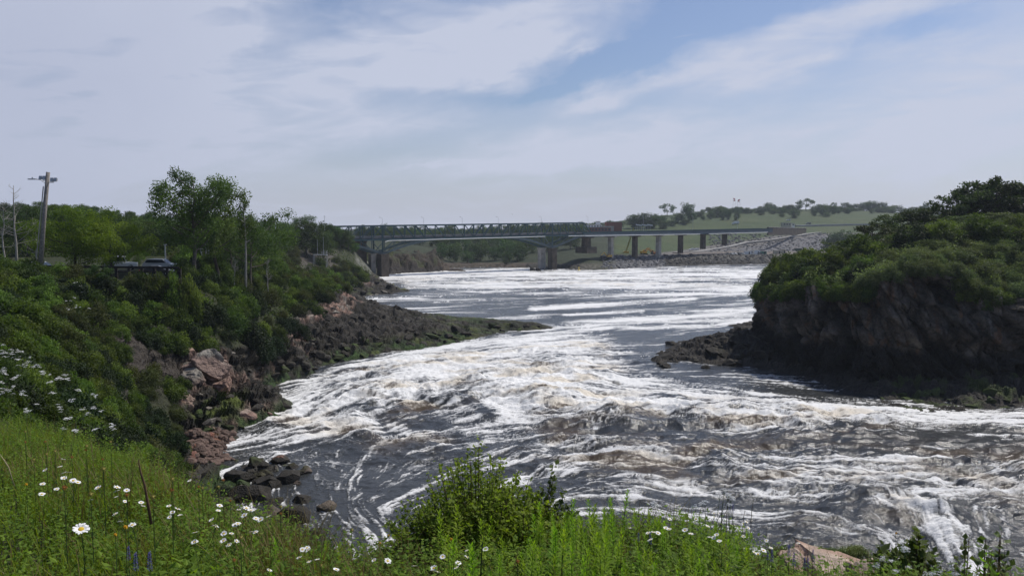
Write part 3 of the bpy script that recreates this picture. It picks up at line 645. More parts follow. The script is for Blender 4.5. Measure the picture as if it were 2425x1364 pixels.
cols = np.concatenate([np.arange(-400, 840, 30), np.arange(840, 2300, 3.2), np.arange(2300, 3300, 30)]); ys = 405*np.exp(np.arange(0, math.log(1180/405.), .0022)); X, Y = polar(cols, ys)
Z = farf(X, Y); zb = Z.copy(); PXX, PYY = proj(X, Y, Z)
b1, e1 = blocks(X/5, Y/6, 601, .8); b2, e2 = blocks(X/1.8, Y/2.5, 611, 1.)
riprap = sstep(1420, 1440, PXX)*sstep(612, 618, PYY)*sstep(1600, 1560, PXX) + sstep(1560, 1580, PXX)*sstep(603, 606, PYY) + sstep(0, 8, PYY-np.interp(PXX, [1640, 1700, 1800, 1930, 2000], [600, 594, 577, 555, 550]))*sstep(1640, 1680, PXX)*sstep(602, 598, PYY)
riprap = np.clip(riprap, 0, 1)*(Y < 800)
rockm = np.clip(sstep(1060, 1040, PXX)*sstep(598, 606, PYY)+sstep(627, 630, PYY), 0, 1)*sstep(1440, 1420, PXX)
Z = Z + np.where(zb > -1, riprap*((b2-.4)*1.7*e2**.5)+rockm*((b1-.4)*4*sstep(0, 4, zb)*sstep(1060, 1040, PXX)+(b2-.4)*1.4), 0) + (1-riprap)*(fbm(X/22, Y/22, 3, 621)-.5)*1.6*sstep(700, 800, Y)
n1 = fbm(X/9, Y/9, 4, 631); n2 = fbm(X/30, Y/30, 4, 641); n3 = fbm(X/2.5, Y/2.5, 2, 651)
col = np.zeros(X.shape+(3,))+np.array((.030, .040, .016))
grass = sstep(1440, 1470, PXX)*sstep(604, 598, PYY)
col = mixc(col, (.045, .072, .016), grass*(.75+.25*n1)); col = mixc(col, (.068, .085, .026), grass*sstep(.5, .65, n2)*.7); col = mixc(col, (.045, .07, .02), grass*sstep(.5, .62, fbm(X/40, Y/9, 3, 661))*.6)
dirt = np.clip(sstep(0, 4, PYY-np.interp(PXX, [1500, 1560, 1620, 1680, 1750, 1830, 1930, 2000], [604, 597, 590, 580, 570, 557, 552, 550])), 0, 1)*sstep(1480, 1520, PXX)*(Y < 800)
col = mixc(col, (.14, .13, .12), dirt)
col = mixc(col, (.145, .145, .155), riprap*(.55+.6*n3)*sstep(1440, 1470, PXX)); col = mixc(col, (.17, .145, .125), sstep(1580, 1620, PXX)*sstep(596, 599, PYY)*sstep(604, 602, PYY)*.8)
col = mixc(col, (.10, .095, .085), sstep(1570, 1580, PXX)*sstep(604, 606, PYY)); col = mixc(col, (.035, .033, .03), sstep(616, 619, PYY)*sstep(1568, 1580, PXX))
rk = sstep(1240, 1060, PXX)*0+sstep(1062, 1040, PXX)*sstep(598, 604, PYY); col = mixc(col, (.048, .036, .027), rk*(.6+.5*n3)); col = mixc(col, (.05, .06, .02), rk*sstep(.5, .6, n1)*sstep(632, 622, PYY)); col = mixc(col, (.03, .025, .022), rk*sstep(628, 636, PYY))
bch = sstep(1042, 1050, PXX)*sstep(1285, 1270, PXX)*sstep(621, 624, PYY); col = mixc(col, (.075, .055, .042), bch*(.5+.6*n3)); col = mixc(col, (.09, .075, .052), bch*sstep(625, 623, PYY))
isl = sstep(1240, 1260, PXX)*sstep(1400, 1380, PXX)*sstep(622, 628, PYY); col = mixc(col, (.04, .038, .03), isl)
ol = sstep(1360, 1372, PXX)*sstep(1475, 1450, PXX)*sstep(618, 632, PYY); col = mixc(col, (.13, .12, .10), ol*.8*n3*1.6)
me = npmesh('far_shore', np.stack([X.ravel(), Y.ravel(), Z.ravel()], 1), gridfaces(*X.shape), True, {'col': col.reshape(-1, 3)})
tag(link('far_hills', me, landmat('far shore ground', .35, .5, .8)), 'far shore and grassy hill across the river', None, None, 'structure')
def farz(x, y): return float(farf(x, y))
del X, Y, Z, col
s = 9000; me = npmesh('ground', [(-s, -s, -9), (s, -s, -9), (s, s, -9), (-s, s, -9)], [(0, 1, 2, 3)])
tag(link('ground', me, simple('river bed', (.04, .04, .035), .2, .05)), 'river bed and distant ground', None, None, 'structure')
# ================================================================== NEAR MEADOW GROUND
CRX = [-1200, 0, 150, 300, 420, 500, 600, 740, 850, 1200, 1330, 1600, 1720, 1800, 1900, 2100, 2425, 3600]
CRD = [18, 17, 13.5, 10.4, 8.0, 6.7, 6.0, 5.2, 4.9, 5.3, 5.6, 5.7, 5.6, 5.1, 4.5, 4.4, 4.3, 4.3]
def crestd(px): return np.interp(px, CRX, CRD)
def neargz(x, y):
    x = np.asarray(x, float); y = np.asarray(y, float); yy = np.maximum(y, .6); px = CX+F*x/yy
    dc = np.where(y > .6, crestd(px), 5); z = 24.35-.16*np.clip(y, 0, None)+.16*(fbm(x/.9+50, y/.9+50, 3, 701)-.5)
    over = np.maximum(y-dc, 0); return z-np.where(over < 1, .75*over*over, .75+1.5*(over-1))
cols = np.arange(-1500, 3900, 22.); ys = np.concatenate([np.linspace(-4, .8, 14), .8*np.exp(np.arange(.04, math.log(24/.8), .03))]); 
X = (cols[None]-CX)/F*np.maximum(ys, 3.0)[:, None]; Y = np.repeat(ys[:, None], len(cols), 1)
Z = neargz(X, Y); col = np.zeros(X.shape+(3,))+np.array((.028, .030, .012))
me = npmesh('meadow_ground', np.stack([X.ravel(), Y.ravel(), Z.ravel()], 1), gridfaces(*X.shape), True, {'col': col.reshape(-1, 3)})
tag(link('meadow_ground', me, landmat('meadow soil', 3, .03, 12)), 'sloping meadow ground at the viewpoint', None, None, 'structure')
# ================================================================== FOLIAGE
LG = dict(
 forest=leafmat('forest leaves', (.022,.048,.010), (.088,.145,.027), .28, .4),
 far=leafmat('distant leaves', (.026,.055,.014), (.08,.135,.030), .2, .3),
 bright=leafmat('bright maple leaves', (.07,.13,.012), (.165,.25,.026), .4, .12),
 poplar=leafmat('poplar leaves', (.03,.06,.014), (.105,.165,.032), .3, .15),
 scrub=leafmat('scrub leaves', (.028,.055,.011), (.135,.20,.036), .35, .5),
 olive=leafmat('olive scrub leaves', (.035,.045,.014), (.105,.12,.038), .3, .3),
 dark=leafmat('dark glossy leaves', (.010,.020,.008), (.035,.060,.018), .22, .25),
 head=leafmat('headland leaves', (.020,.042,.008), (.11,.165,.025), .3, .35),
 weed=leafmat('weedy ground cover leaves', (.06,.088,.034), (.18,.225,.09), .3, .35),
 headt=leafmat('shaded headland tree leaves', (.012,.025,.006), (.075,.115,.02), .28, .4),  # leaf colours lowered so the shade on these trees is in the albedo
 lime=leafmat('fresh lime leaves', (.08,.16,.012), (.24,.38,.028), .5, .12),
 meadow=leafmat('meadow leaves', (.065,.125,.015), (.25,.35,.04), .48, .2))
BARK = simple('grey bark', (.11,.095,.08), .35, 6, .9, .1, 0, .5)
PALEBARK = simple('pale bark', (.30,.285,.255), .25, 5, .8, .1, 0, .3)
DARKBARK = simple('dark bark', (.05,.042,.035), .35, 6, .9, .1, 0, .4)
def leafmesh(name, P, A, B, ln, wd, tint, fold=.25):
    n = len(P); l = np.asarray(ln).reshape(-1, 1)*np.ones((n, 1)); w_ = np.asarray(wd).reshape(-1, 1)*np.ones((n, 1)); Nn = np.cross(A, B)
    v = np.stack([P, P+A*l*.45+B*w_+Nn*w_*fold, P+A*l, P+A*l*.45-B*w_+Nn*w_*fold], 1).reshape(-1, 3)
    f = np.arange(4*n).reshape(-1, 4)
    return npmesh(name, v, f, False, {'tint': np.repeat(tint, 4)})
def unit(v): return v/(np.linalg.norm(v, axis=1)[:, None]+1e-9)
def cloud(name, clumps, n, leaf, seed, aspect=.32, droop=0., fill=.35):
    r = np.random.default_rng(seed); c = np.array([k[:6] for k in clumps], float); tn = np.array([k[6] for k in clumps])
    wt = (c[:, 3]*c[:, 4]*c[:, 5])**(2/3); i = r.choice(len(c), n, p=wt/wt.sum())
    d = unit(r.normal(size=(n, 3))); rad = 1-fill*np.abs(r.normal(size=n))**1.2; rad = np.clip(rad, .05, 1.12)
    P = c[i, :3]+d*c[i, 3:6]*rad[:, None]
    A = unit(d*.6+r.normal(size=(n, 3))*.7+np.array([0, 0, -droop])); B = unit(np.cross(A, unit(d+r.normal(size=(n, 3))*.5+np.array([0, 0, .6]))))
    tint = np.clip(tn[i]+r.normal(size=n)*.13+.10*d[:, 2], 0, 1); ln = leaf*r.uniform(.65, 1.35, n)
    return leafmesh(name, P, A, B, ln, ln*aspect, tint)
def make_tree(name, label, cat, mat, bark, H, Wd, seed, n, leaf, base=.28, limbs=14, clr=.17, up=.55, flat=.8, trunk_r=None, lean=0, skew=0, sub=3, droop=0, group=None, fill=.4, top=1.):
    r = random.Random(seed); root = empty(name, (0, 0, 0), label, cat, group)
    tr = trunk_r or H*.018; mb = MB(); cl = []
    tp = []
    for k in range(7):
        t = k/6; tp.append((lean*H*t*t+r.uniform(-.02, .02)*H*(k > 0), r.uniform(-.02, .02)*H*(k > 0), H*.9*t))
    mb.tube(tp, [tr*(1.25-1.1*k/6) for k in range(7)], 7)
    for k in range(limbs):
        t = base+(.92-base)*(k+.5)/limbs; i = min(5, int(t/.9*6*.9)); f_ = t*.9*6/5.4
        z = H*.9*t; q = min(5.999, t*6); i = int(q); p0 = Vector(tp[i]).lerp(Vector(tp[i+1]), q-i)
        prof = math.sin(math.pi*min(1, max(.12, (t-base*.6)/(1.06-base*.6)))**.85)*.92+.12
        a = k*2.4+r.uniform(-.6, .6); L_ = Wd*.5*prof*r.uniform(.62, 1.08)*(top if t > .75 else 1)
        d = Vector((math.cos(a), math.sin(a), up*r.uniform(.5, 1.3)))
        e = p0+Vector((d.x*L_+skew*H*t, d.y*L_, d.z*L_*.8)); mid = p0.lerp(e, .5)+Vector((0, 0, -.06*L_))
        mb.tube([p0, mid, e], [tr*(1-t)*.55+.012*H*.3, tr*(1-t)*.35+.006*H*.3, .003*H], 5, False)
        tn = r.uniform(.25, .75)
        for s_ in range(sub):
            o = Vector((r.gauss(0, 1), r.gauss(0, 1), r.gauss(0, .6)))*clr*H*.45*(s_ > 0); rr = clr*H*r.uniform(.6, 1.15)*(.5+.6*prof)
            c = (e if s_ < 2 else mid)+o
            cl.append((c.x, c.y, c.z, rr, rr, rr*flat, min(1, max(0, tn+r.uniform(-.15, .15)))))
    e = Vector(tp[6]); cl.append((e.x+skew*H, e.y, e.z+H*.02, clr*H*.5, clr*H*.5, clr*H*.6, .6))
    mb.build('trunk', bark, root, True)
    o = link('crown', cloud(name+'_crown', cl, n, leaf, seed, droop=droop, fill=fill), mat, root)
    return root
def make_bush(name, label, cat, mat, Wd, H, seed, n, leaf, k=16, group=None, aspect=.32, stems=6, flat=.75, fill=.4):
    r = random.Random(seed); root = empty(name, (0, 0, 0), label, cat, group); cl = []; mb = MB()
    for i in range(k):
        a = r.uniform(0, 6.283); q = math.sqrt(r.random()); x, y = math.cos(a)*q*Wd*.36, math.sin(a)*q*Wd*.36
        z = H*(.25+.55*(1-q*q*.8)*r.uniform(.55, 1.05)); rr = Wd*r.uniform(.12, .21)
        cl.append((x, y, z, rr, rr, rr*flat*r.uniform(.8, 1.3), r.uniform(.2, .8)))
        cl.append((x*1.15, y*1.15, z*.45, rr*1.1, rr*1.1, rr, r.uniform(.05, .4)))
    for i in range(stems):
        c = cl[2*i % len(cl)]; mb.tube([(c[0]*.2, c[1]*.2, -H*.15), (c[0]*.6, c[1]*.6, c[2]*.5), (c[0]*1.05, c[1]*1.05, c[2]*1.08)], [.03*H*.5, .02*H*.5, .006*H], 4, False)
    mb.build('stems', DARKBARK, root, True)
    link('leaves', cloud(name+'_leaves', cl, n, leaf, seed, aspect, fill=fill), mat, root); return root
class Kind:                              # first use moves the prototype itself, later uses copy it
    def __init__(s, roots, H): s.r = roots; s.used = [False]*len(roots); s.H = H
    def put(s, i, loc, rz, sc, label, group=None, rx=0, ry=0):
        i %= len(s.r); sc = sc if isinstance(sc, tuple) else (sc, sc, sc)
        if not s.used[i]:
            s.used[i] = True; r = s.r[i]; r.location = loc; r.rotation_euler = (rx, ry, rz); r.scale = sc; r['label'] = label
            if group: r['group'] = group
            return r
        r = dup(s.r[i], loc, rz, sc, label, group, rx, ry)
        if not group and 'group' in r.keys(): del r['group']
        return r
def rel(mat): return dict(mat=mat)
TREE = Kind([make_tree('broadleaf_tree', 'tree', 'tree', LG['forest'], BARK, 10, 8, 11+i, 5200, .34, .2, 15, .15, .5) for i in range(4)], 10)
FART = Kind([make_tree('distant_tree', 'tree', 'tree', LG['far'], BARK, 10, 8.5, 31+i, 1500, .62, .12, 13, .16, .5) for i in range(4)], 10)
FARB = Kind([make_tree('park_tree', 'tree', 'tree', LG['far'], BARK, 10, 7.5, 41+i, 2300, .6, .03, 16, .17, .4) for i in range(3)], 10)
AIRY = Kind([make_tree('open_crowned_tree', 'tree', 'tree', LG['far'], BARK, 10, 8, 51+i, 1300, .6, .25, 14, .12, .6, 1., sub=2) for i in range(2)], 10)
SCRUB = Kind([make_bush('shrub', 'shrub', 'shrub', LG['scrub'], 4, 3, 61+i, 5200, .20) for i in range(4)], 3)
OLIVE = Kind([make_bush('olive_shrub', 'shrub', 'shrub', LG['olive'], 4, 3, 71+i, 4600, .18, fill=.55) for i in range(2)], 3)
DARKB = Kind([make_bush('dark_shrub', 'shrub', 'shrub', LG['dark'], 4, 3, 81+i, 5200, .20) for i in range(2)], 3)
HEADB = Kind([make_bush('headland_shrub', 'shrub', 'shrub', LG['head'], 4, 3, 91+i, 5200, .22) for i in range(3)], 3)
WEEDB = Kind([make_bush('weed_mound', 'weeds', 'weeds', LG['weed'], 4, 2, 101+i, 5600, .17, fill=.6) for i in range(2)], 2)
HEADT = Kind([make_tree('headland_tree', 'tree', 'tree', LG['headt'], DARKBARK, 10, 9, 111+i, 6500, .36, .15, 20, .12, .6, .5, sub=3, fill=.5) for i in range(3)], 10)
rn = random.Random(5)
def gpt(fn, px, py, d0, d1, vec=True):     # where the ground shows at this picture point
    ds = np.linspace(d0, d1, 140); xs = (px-CX)/F*ds
    zs = fn(xs, ds) if vec else np.array([fn(a, b) for a, b in zip(xs, ds)])
    gy = proj(xs, ds, zs)[1]; k = np.nonzero(gy <= py)[0]; i = k[0] if len(k) else int(np.argmin(gy))
    return float(xs[i]), float(ds[i]), float(zs[i])
# ---- wooded hill on the left, row behind row
cnt = 0
SKX = [-200, 0, 120, 200, 300, 350, 480, 600, 640, 690, 725, 760, 790, 815, 835, 850, 880]; SKY = [468, 474, 474, 482, 498, 504, 512, 506, 512, 520, 506, 522, 524, 532, 545, 575, 640]
for d in (181, 196, 222, 250, 285, 325, 368, 405):
    px = -160+rn.uniform(0, 30)
    while px < 868:
        dd = d*rn.uniform(.95, 1.05); x = (px-CX)/F*dd; z = bankz(x, dd); sky_y = np.interp(px, SKX, SKY)
        ok = z > 8.5 and not (685 < px < 795 and dd < 318)
        if px > 560 and dd < 250 and z < 15: ok = False
        if 735 < px < 800 and dd < 312: ok = False
        if ok:
            h = rn.uniform(8, 12.5); topz = CAMZ-(sky_y-YH+rn.uniform(-3, 12))/F*dd
            if z+h > topz or (px > 560 and dd > 300): h = max(4.6, topz-z-rn.random()**2*2)
            TREE.put(cnt, (x, dd, z-.4), rn.uniform(0, 6.28), (h/10*rn.uniform(.9, 1.2),)*2+(h/10,), 'dark green broadleaf tree in the dense wood covering the left hill', 'trees of the wood on the left hill'); cnt += 1
        px += 52*250/dd*rn.uniform(.75, 1.15)*(1.25 if d > 300 else 1)
for px, dd, ty in ((772,372,524),(786,378,527),(800,382,533),(813,386,541),(826,389,552),(838,392,572)):
    x = (px-CX)/F*dd; z = bankz(x, dd); h = max(3.5, CAMZ-(ty-YH)/F*dd-z); TREE.put(cnt, (x, dd, z-.4), rn.uniform(0, 6.28), (min(h, 7)/10*1.15,)*2+(h/10,), 'dark leafy tree at the wood edge, hiding the left end of the bridge', 'trees hiding the left end of the bridge'); cnt += 1
print('hill trees', cnt)
# ---- wood on the far bank seen under the bridge
cnt = 0
for d in (528, 552, 580, 615, 655, 700, 760, 830, 910, 1000):
    px = 850+rn.uniform(0, 20) if d > 600 else 1048
    while px < 1470:
        x = (px-CX)/F*d; z = farz(x, d)
        lim = 1250 if d < 560 else (1375 if d < 690 else (1500 if d > 800 else 1385))
        if px < lim and z > 1:
            h = rn.uniform(8, 12.5) if d < 900 else rn.uniform(7, 10)
            if d > 800: h = min(h, CAMZ-(np.interp(px, [850, 1200, 1240, 1340, 1500], [541, 538, 527, 524, 520])-YH+rn.uniform(-2, 7))/F*d-z)
            if h > 3: FART.put(cnt, (x, d*rn.uniform(.985, 1.015), z-.5), rn.uniform(0, 6.28), (h/10*rn.uniform(.95, 1.35),)*2+(h/10,), 'grey-green tree in the wood on the far bank seen under and over the bridge', 'trees of the wood on the far bank'); cnt += 1
        px += 27*560/d*rn.uniform(.8, 1.2)*1.15
print('far trees', cnt)
# ---- trees on the grassy hill
HT = [(1498,541,508,30),(1512,541,504,34),(1530,541,503,34),(1548,541,506,30),(1565,531,508,26),(1603,528,503,26),(1620,533,518,20),(1590,536,520,22),(1570,542,522,26),(1650,514,500,15),(1659,514,499,16),(1644,520,509,14),(1663,521,511,12),(1681,519,498,18),(1695,515,489,26),(1703,513,488,30),(1718,514,492,20),
 (1709,522,505,12),(1724,522,496,13),(1733,506,491,12),(1742,523,500,13),(1747,507,489,14),(1757,506,494,16),(1766,506,491,14),(1776,506,494,16),(1787,505,492,16),(1797,505,488,16),(1815,499,479,22),(1826,506,493,18),(1836,503,488,20),(1848,503,490,18),(1858,502,485,20),(1870,502,484,22),(1879,517,495,24),(1887,502,484,18),
 (1926,512,496,14),(1936,502,483,18),(1946,511,482,20),(1957,503,486,16),(1971,508,486,16),(1984,503,488,14),(1997,500,479,24),(2012,500,484,16),(2026,499,481,24),(2042,500,478,22),(2056,500,474,32),(2070,502,480,24),(2084,503,477,24),(2110,504,484,40),(2140,506,490,34),(2158,506,487,30),(2180,506,484,24),(2220,508,494,50),(1850,514,506,14),(1800,510,503,16),(1955,514,503,16),
 (1975,592,545,44),(1995,592,540,46),(2020,590,548,50),(2045,590,552,50),(1958,594,562,26)]
HT += [(px_, 499+rn.uniform(1, 9), 499+rn.uniform(-16, -4), rn.uniform(9, 18)) for px_ in [rn.uniform(1645, 2110) for _ in range(70)]]
ORD = ['leftmost','second','third','fourth','fifth','sixth','seventh','eighth','ninth','tenth']
for i, (px, b, tpx, wpx) in enumerate(HT):
    if i > 60: tpx = b-rn.uniform(8, 17)
    near_ = px > 1950 and b > 580
    x, d, z = gpt(farf, px, b, 560 if near_ else 700, 640 if near_ else 1120)
    h = (b-tpx)/F*d; sc = h/10; wsc = wpx/F*d/7.5*.95
    lab, grp = ('round tree in the loose belt of trees on the grassy hilltop', 'trees along the grassy hilltop')
    if px < 1560 and b > 530: lab, grp = 'dense tree in the clump behind the row of flags', 'trees behind the row of flags'
    elif px == 1879: lab, grp = 'round dark bush-like tree standing alone on the open grass slope below the hilltop belt', None
    elif px == 1815: lab, grp = 'tall dome-shaped tree rising above the middle of the hilltop belt', None
    elif near_: lab, grp = 'dark blue-green tree beside the riprap slope, behind the headland scrub', 'dark trees beside the riprap slope'
    elif b > 516: lab, grp = 'small tree standing out on the grass slope below the hilltop belt', 'small trees dotted on the grass slope'
    FARB.put(i, (x, d, z-.2), rn.uniform(0, 6.28), (wsc, wsc, sc), lab, grp)
for i, (px, b, tpx, wpx, lab) in enumerate([(1578,513,482,34,'thin two-headed tree with gaps of sky, left on the grassy hill'),(1628,528,479,42,'large spreading tree standing apart on the left shoulder of the grassy hill'),(1906,499,470,40,'wide flat-topped tree with open crown on the hilltop'),(1971,490,472,16,'small open tree poking above the hilltop belt at the right'),(2187,502,473,20,'open tree on the skyline left of the power poles')]):
    x, d, z = gpt(farf, px, b, 700, 1120); h = (b-tpx)/F*d
    (AIRY if i != 1 else FARB).put(i, (x, d, z-.2), rn.uniform(0, 6.28), (wpx/F*d/9, wpx/F*d/9, h/10), lab)
# ---- headland scrub and trees
HTR = [(1850,640,168,603,50,'h'),(1925,630,165,596,60,'h'),(1985,620,160,580,70,'h'),(2035,612,158,548,80,'h'),(2010,615,170,566,84,'h'),(2065,608,168,521,90,'h'),(2120,600,176,500,90,'h'),(2180,596,178,488,100,'h'),(2232,590,182,502,80,'h'),(2262,585,176,452,90,'t'),(2305,580,178,425,110,'t'),(2352,575,176,413,120,'t'),(2400,575,180,424,110,'t'),(2450,575,176,428,130,'t'),(2540,575,178,420,130,'t'),(2640,575,178,425,130,'t'),(2150,600,170,530,90,'h'),(2215,590,168,525,100,'h'),(2290,590,166,505,110,'h'),(2380,585,166,500,120,'h'),(2450,585,166,505,120,'h')]
for i, (px, b, d, tpx, wpx, k) in enumerate(HTR):
    x = (px-CX)/F*d; z = headtop(x, d)-.6; tz = CAMZ-(tpx-YH)/F*d; h = tz-z
    lab = {'t': 'tall layered tree with sky showing through, at the top right of the headland', 'h': 'dark leafy tree behind the scrub along the crest of the headland'}[k]
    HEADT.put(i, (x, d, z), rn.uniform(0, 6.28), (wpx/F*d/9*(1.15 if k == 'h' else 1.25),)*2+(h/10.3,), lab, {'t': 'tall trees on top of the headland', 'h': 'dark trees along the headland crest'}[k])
for i in range(22):
    px = 1822+i*7.2+rn.uniform(-3, 3); ax = float(np.interp(px, [1812, 1850, 1930, 2010], [166, 157, 150, 145]))+rn.uniform(0, 7); x = (px-CX)/F*ax; zb_ = headtop(x, ax)-.4; ty = np.interp(px, [1815, 1835, 1900, 1960, 1985], [628, 607, 611, 600, 588])+rn.uniform(-3, 9); q = max(1.6, CAMZ-(ty-YH)/F*ax-zb_); w_ = min(.95, q/3.2)*rn.uniform(.8, 1.1)
    (HEADB if i % 3 else OLIVE).put(i, (x, ax, zb_), rn.uniform(0, 6.28), (w_, w_, q/2.8), 'upright shrub at the left end of the headland top, edge against the water', 'upright shrubs at the left end of the headland')
for i in range(34):
    px = rn.uniform(1840, 2600); ax = float(np.interp(px, [1812, 1850, 1930, 2010, 2090, 2180, 2280, 2425, 2640], [163, 153, 145, 139, 134, 132, 130, 130, 130]))+rn.uniform(0, 22); x = (px-CX)/F*ax; s_ = rn.uniform(.24, .42)
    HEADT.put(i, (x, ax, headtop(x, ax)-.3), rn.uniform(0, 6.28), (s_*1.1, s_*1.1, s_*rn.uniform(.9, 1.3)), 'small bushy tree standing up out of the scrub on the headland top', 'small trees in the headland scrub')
cnt = 0
for px in range(1812, 2640, 15):          # rim scrub
    for row, (dm, hh) in enumerate(((0, 3.1 if px < 1960 else 2.4), (5, 3.4), (10, 3.8), (17, 4.2))):
        ax = np.interp(px, [1812, 1850, 1930, 2010, 2090, 2180, 2280, 2425, 2640], [161, 151, 143, 137, 131, 129.5, 127.5, 127, 127])+dm+rn.uniform(-1.2, 1.2)
        if px > 2060 and row < 3: continue
        if rn.random() < .08: continue
        p_ = px+rn.uniform(-7, 7)+(6 if row > 1 and px < 1850 else 0); x = (p_-CX)/F*ax; z = headtop(x, ax)
        s_ = hh/3*rn.uniform(.7, 1.5)*(.85 if px < 1840 else 1)
        (HEADB if rn.random() < .6 else OLIVE if rn.random() < .6 else DARKB).put(cnt, (x, ax, z-.5-(1.0 if row == 0 else 0)), rn.uniform(0, 6.28), (s_, s_, s_*rn.uniform(.8, 1.2)), 'dense shrub spilling over the left rim of the headland', 'shrubs along the headland rim'); cnt += 1
for px, py, d in ([(p_, 0, 0) for p_ in list(range(1822, 2070, 15))*2+list(range(2290, 2640, 20))*2]):
    ax = np.interp(px, [1812, 1850, 1930, 2010, 2090, 2290, 2425, 2640], [160, 150.5, 142.5, 136.5, 131, 126.5, 125.5, 125.5])-rn.uniform(0, 1.2); x = (px+rn.uniform(-6, 6)-CX)/F*ax; s_ = rn.uniform(.55, .95); HEADB.put(cnt, (x, ax, headtop(x, ax)-rn.uniform(.8, 2.6)), rn.uniform(0, 6.28), s_, 'dark shrub hanging down the shaded cliff edge of the headland', 'shrubs hanging on the cliff edge'); cnt += 1
for px, py, d in ((1818,700,158),(1812,720,160),(1835,690,153),(1850,700,150),(1880,690,147),(1910,680,144),(1830,665,160),(1815,655,165)):
    x, y, z = at(px, py, d-2.0); HEADB.put(cnt, (x, y, z-1), rn.uniform(0, 6.28), 1.0, 'dark shrub hanging down the shaded cliff edge of the headland', 'shrubs hanging on the cliff edge'); cnt += 1
wk = 0
for px in range(2050, 2660, 17):          # weedy mounds
    for dm in (0.3, 3, 6.5, 10, 14, 19, 24):
        ax = np.interp(px, [2050, 2090, 2180, 2280, 2425, 2640], [133.5, 130.5, 129.5, 127.5, 127, 127])+dm+rn.uniform(-1, 1)
        if dm > 10 and px < 2110: continue
        x = (px+rn.uniform(-8, 8)-CX)/F*ax; z = headtop(x, ax); s_ = rn.uniform(.6, 1.35)*(1+dm/50)
        WEEDB.put(wk, (x, ax, z-.35), rn.uniform(0, 6.28), (s_, s_, s_*rn.uniform(.8, 1.3)), 'grey-green weedy mound on the headland top above the bare cliff', 'weed mounds on the headland top'); wk += 1
print('headland', cnt, wk)
# ---- left bank scrub
cnt = {}
def putb(K, key, x, d, s_, lab, grp, sink=.35, zs=1.):
    cnt[key] = cnt.get(key, 0)+1
    return K.put(rn.randrange(9), (x, d, bankz(x, d)-sink), rn.uniform(0, 6.28), (s_, s_, s_*zs*rn.uniform(.85, 1.25)), lab, grp)
vx = [-400, 230, 232, 300, 430, 470, 560, 640, 720, 780, 845, 870]; vy = [3000, 3000, 786, 795, 832, 800, 822, 786, 735, 705, 690, 658]
for d in np.concatenate([20*np.exp(np.arange(0, math.log(350/20.), .058))]):
    px = -110+rn.uniform(0, 20)
    while px < 880:
        size = np.interp(d, [20, 60, 110, 200, 300], [1.5, 2.4, 3.3, 4.6, 5.8]); x = (px-CX)/F*d; z = bankz(x, d); gx_, gy_ = proj(x, d, z)
        lim = np.interp(px, vx, vy); ok = True
        if px > 232 and gy_ > lim+3: ok = False
        if d < 85 and z > 2.0 and px < 425 and 240 < px: ok = True
        if d < 60 and px > 395: ok = False
        if d < 15.5 and px > 100: ok = False
        if 60 <= d < 85 and px > 418: ok = False
        if z < 1.6: ok = False
        if 112 < d < 190 and px < 425: ok = False
        if d > 190 and not (px > 430 and z < 19.5): ok = False
        if 660 < px < 800 and gy_ < 650 and gy_ > 585 and d > 240: ok = ok and rn.random() < .25
        if ok:
            s_ = size/4*rn.uniform(.8, 1.25); u_ = rn.random()
            if d < 60: K, lab, grp = (DARKB if u_ < .35 else SCRUB), 'leafy shrub in the shady hollow between meadow and rocky shore', 'shrubs in the hollow below the meadow'
            elif px < 430: K, lab, grp = (DARKB if u_ < .2 else OLIVE if u_ < .4 else SCRUB), 'green shrub on the steep slope below the parking fence', 'shrubs on the slope below the fence'
            elif d < 240: K, lab, grp = (DARKB if u_ < .3 and px < 620 else OLIVE if u_ < .35 else SCRUB), 'leafy shrub in the thicket above the reddish shore ledges', 'shrubs above the reddish ledges'
            else: K, lab, grp = (OLIVE if u_ < .5 else SCRUB), 'low bush on the second rocky point before the bridge', 'bushes on the second point'
            if d > 60 and px < 700 and gy_ < lim-60: s_ *= 1.2
            putb(K, grp, x, d, s_, lab, grp)
        px += size*.60/d*F*rn.uniform(.75, 1.2)*(1.3 if d < 60 else 1)
print(cnt)
# ---- low leafy cover knitting the shrubs together (uncountable): ferns, brambles, grass tufts
def cover(name, n, fz, pts_fn, mat, label, leafk, seed, hk=.5):
    g = np.random.default_rng(seed); x, y, z = pts_fn(g, n); n = len(x); h = g.random(n)**1.5*hk*np.clip(y/100, .35, 1.6)
    h = h*(.25+1.7*sstep(.4, .65, fbm(x/2.3, y/2.3, 3, seed+9))); P = np.stack([x, y, z+h], 1); A = unit(np.stack([g.normal(size=n), g.normal(size=n), g.uniform(.1, 1.3, n)], 1)); B = unit(np.cross(A, unit(g.normal(size=(n, 3))+np.array([0, 0, 1.2]))))
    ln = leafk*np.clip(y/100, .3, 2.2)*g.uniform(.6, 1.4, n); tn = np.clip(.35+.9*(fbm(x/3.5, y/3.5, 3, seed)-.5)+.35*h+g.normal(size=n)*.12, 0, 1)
    return tag(link(name, leafmesh(name, P, A, B, ln, ln*.32, tn, .3), mat), label, None, None, 'stuff')
def bankpts(g, n):
    px = g.uniform(-140, 880, n); d = 16*np.exp(g.random(n)*math.log(400/16.)); x = (px-CX)/F*d
    i = np.clip(np.log(d/13)/.0046, 0, len(bys)-1).round().astype(int); j = np.interp(px, bcols, np.arange(len(bcols))).round().astype(int); z = bZ[i, j]; gx_, gy_ = proj(x, d, z)
    k = (z > 1.5) & ~((px > 232) & (gy_ > np.interp(px, vx, vy)-3) & (d > 60)) & ~((d > 111.5) & (d < 172) & (px < 430)) & ~((px > 660) & (px < 800) & (d > 240) & (z < 19) & (fbm(x/5, d/5, 3, 4) > .47)) & ~((px > 838) & (d > 370) & (z < 18)) & ~((d < 60) & (px > 400))
    return x[k], d[k], z[k]-.1
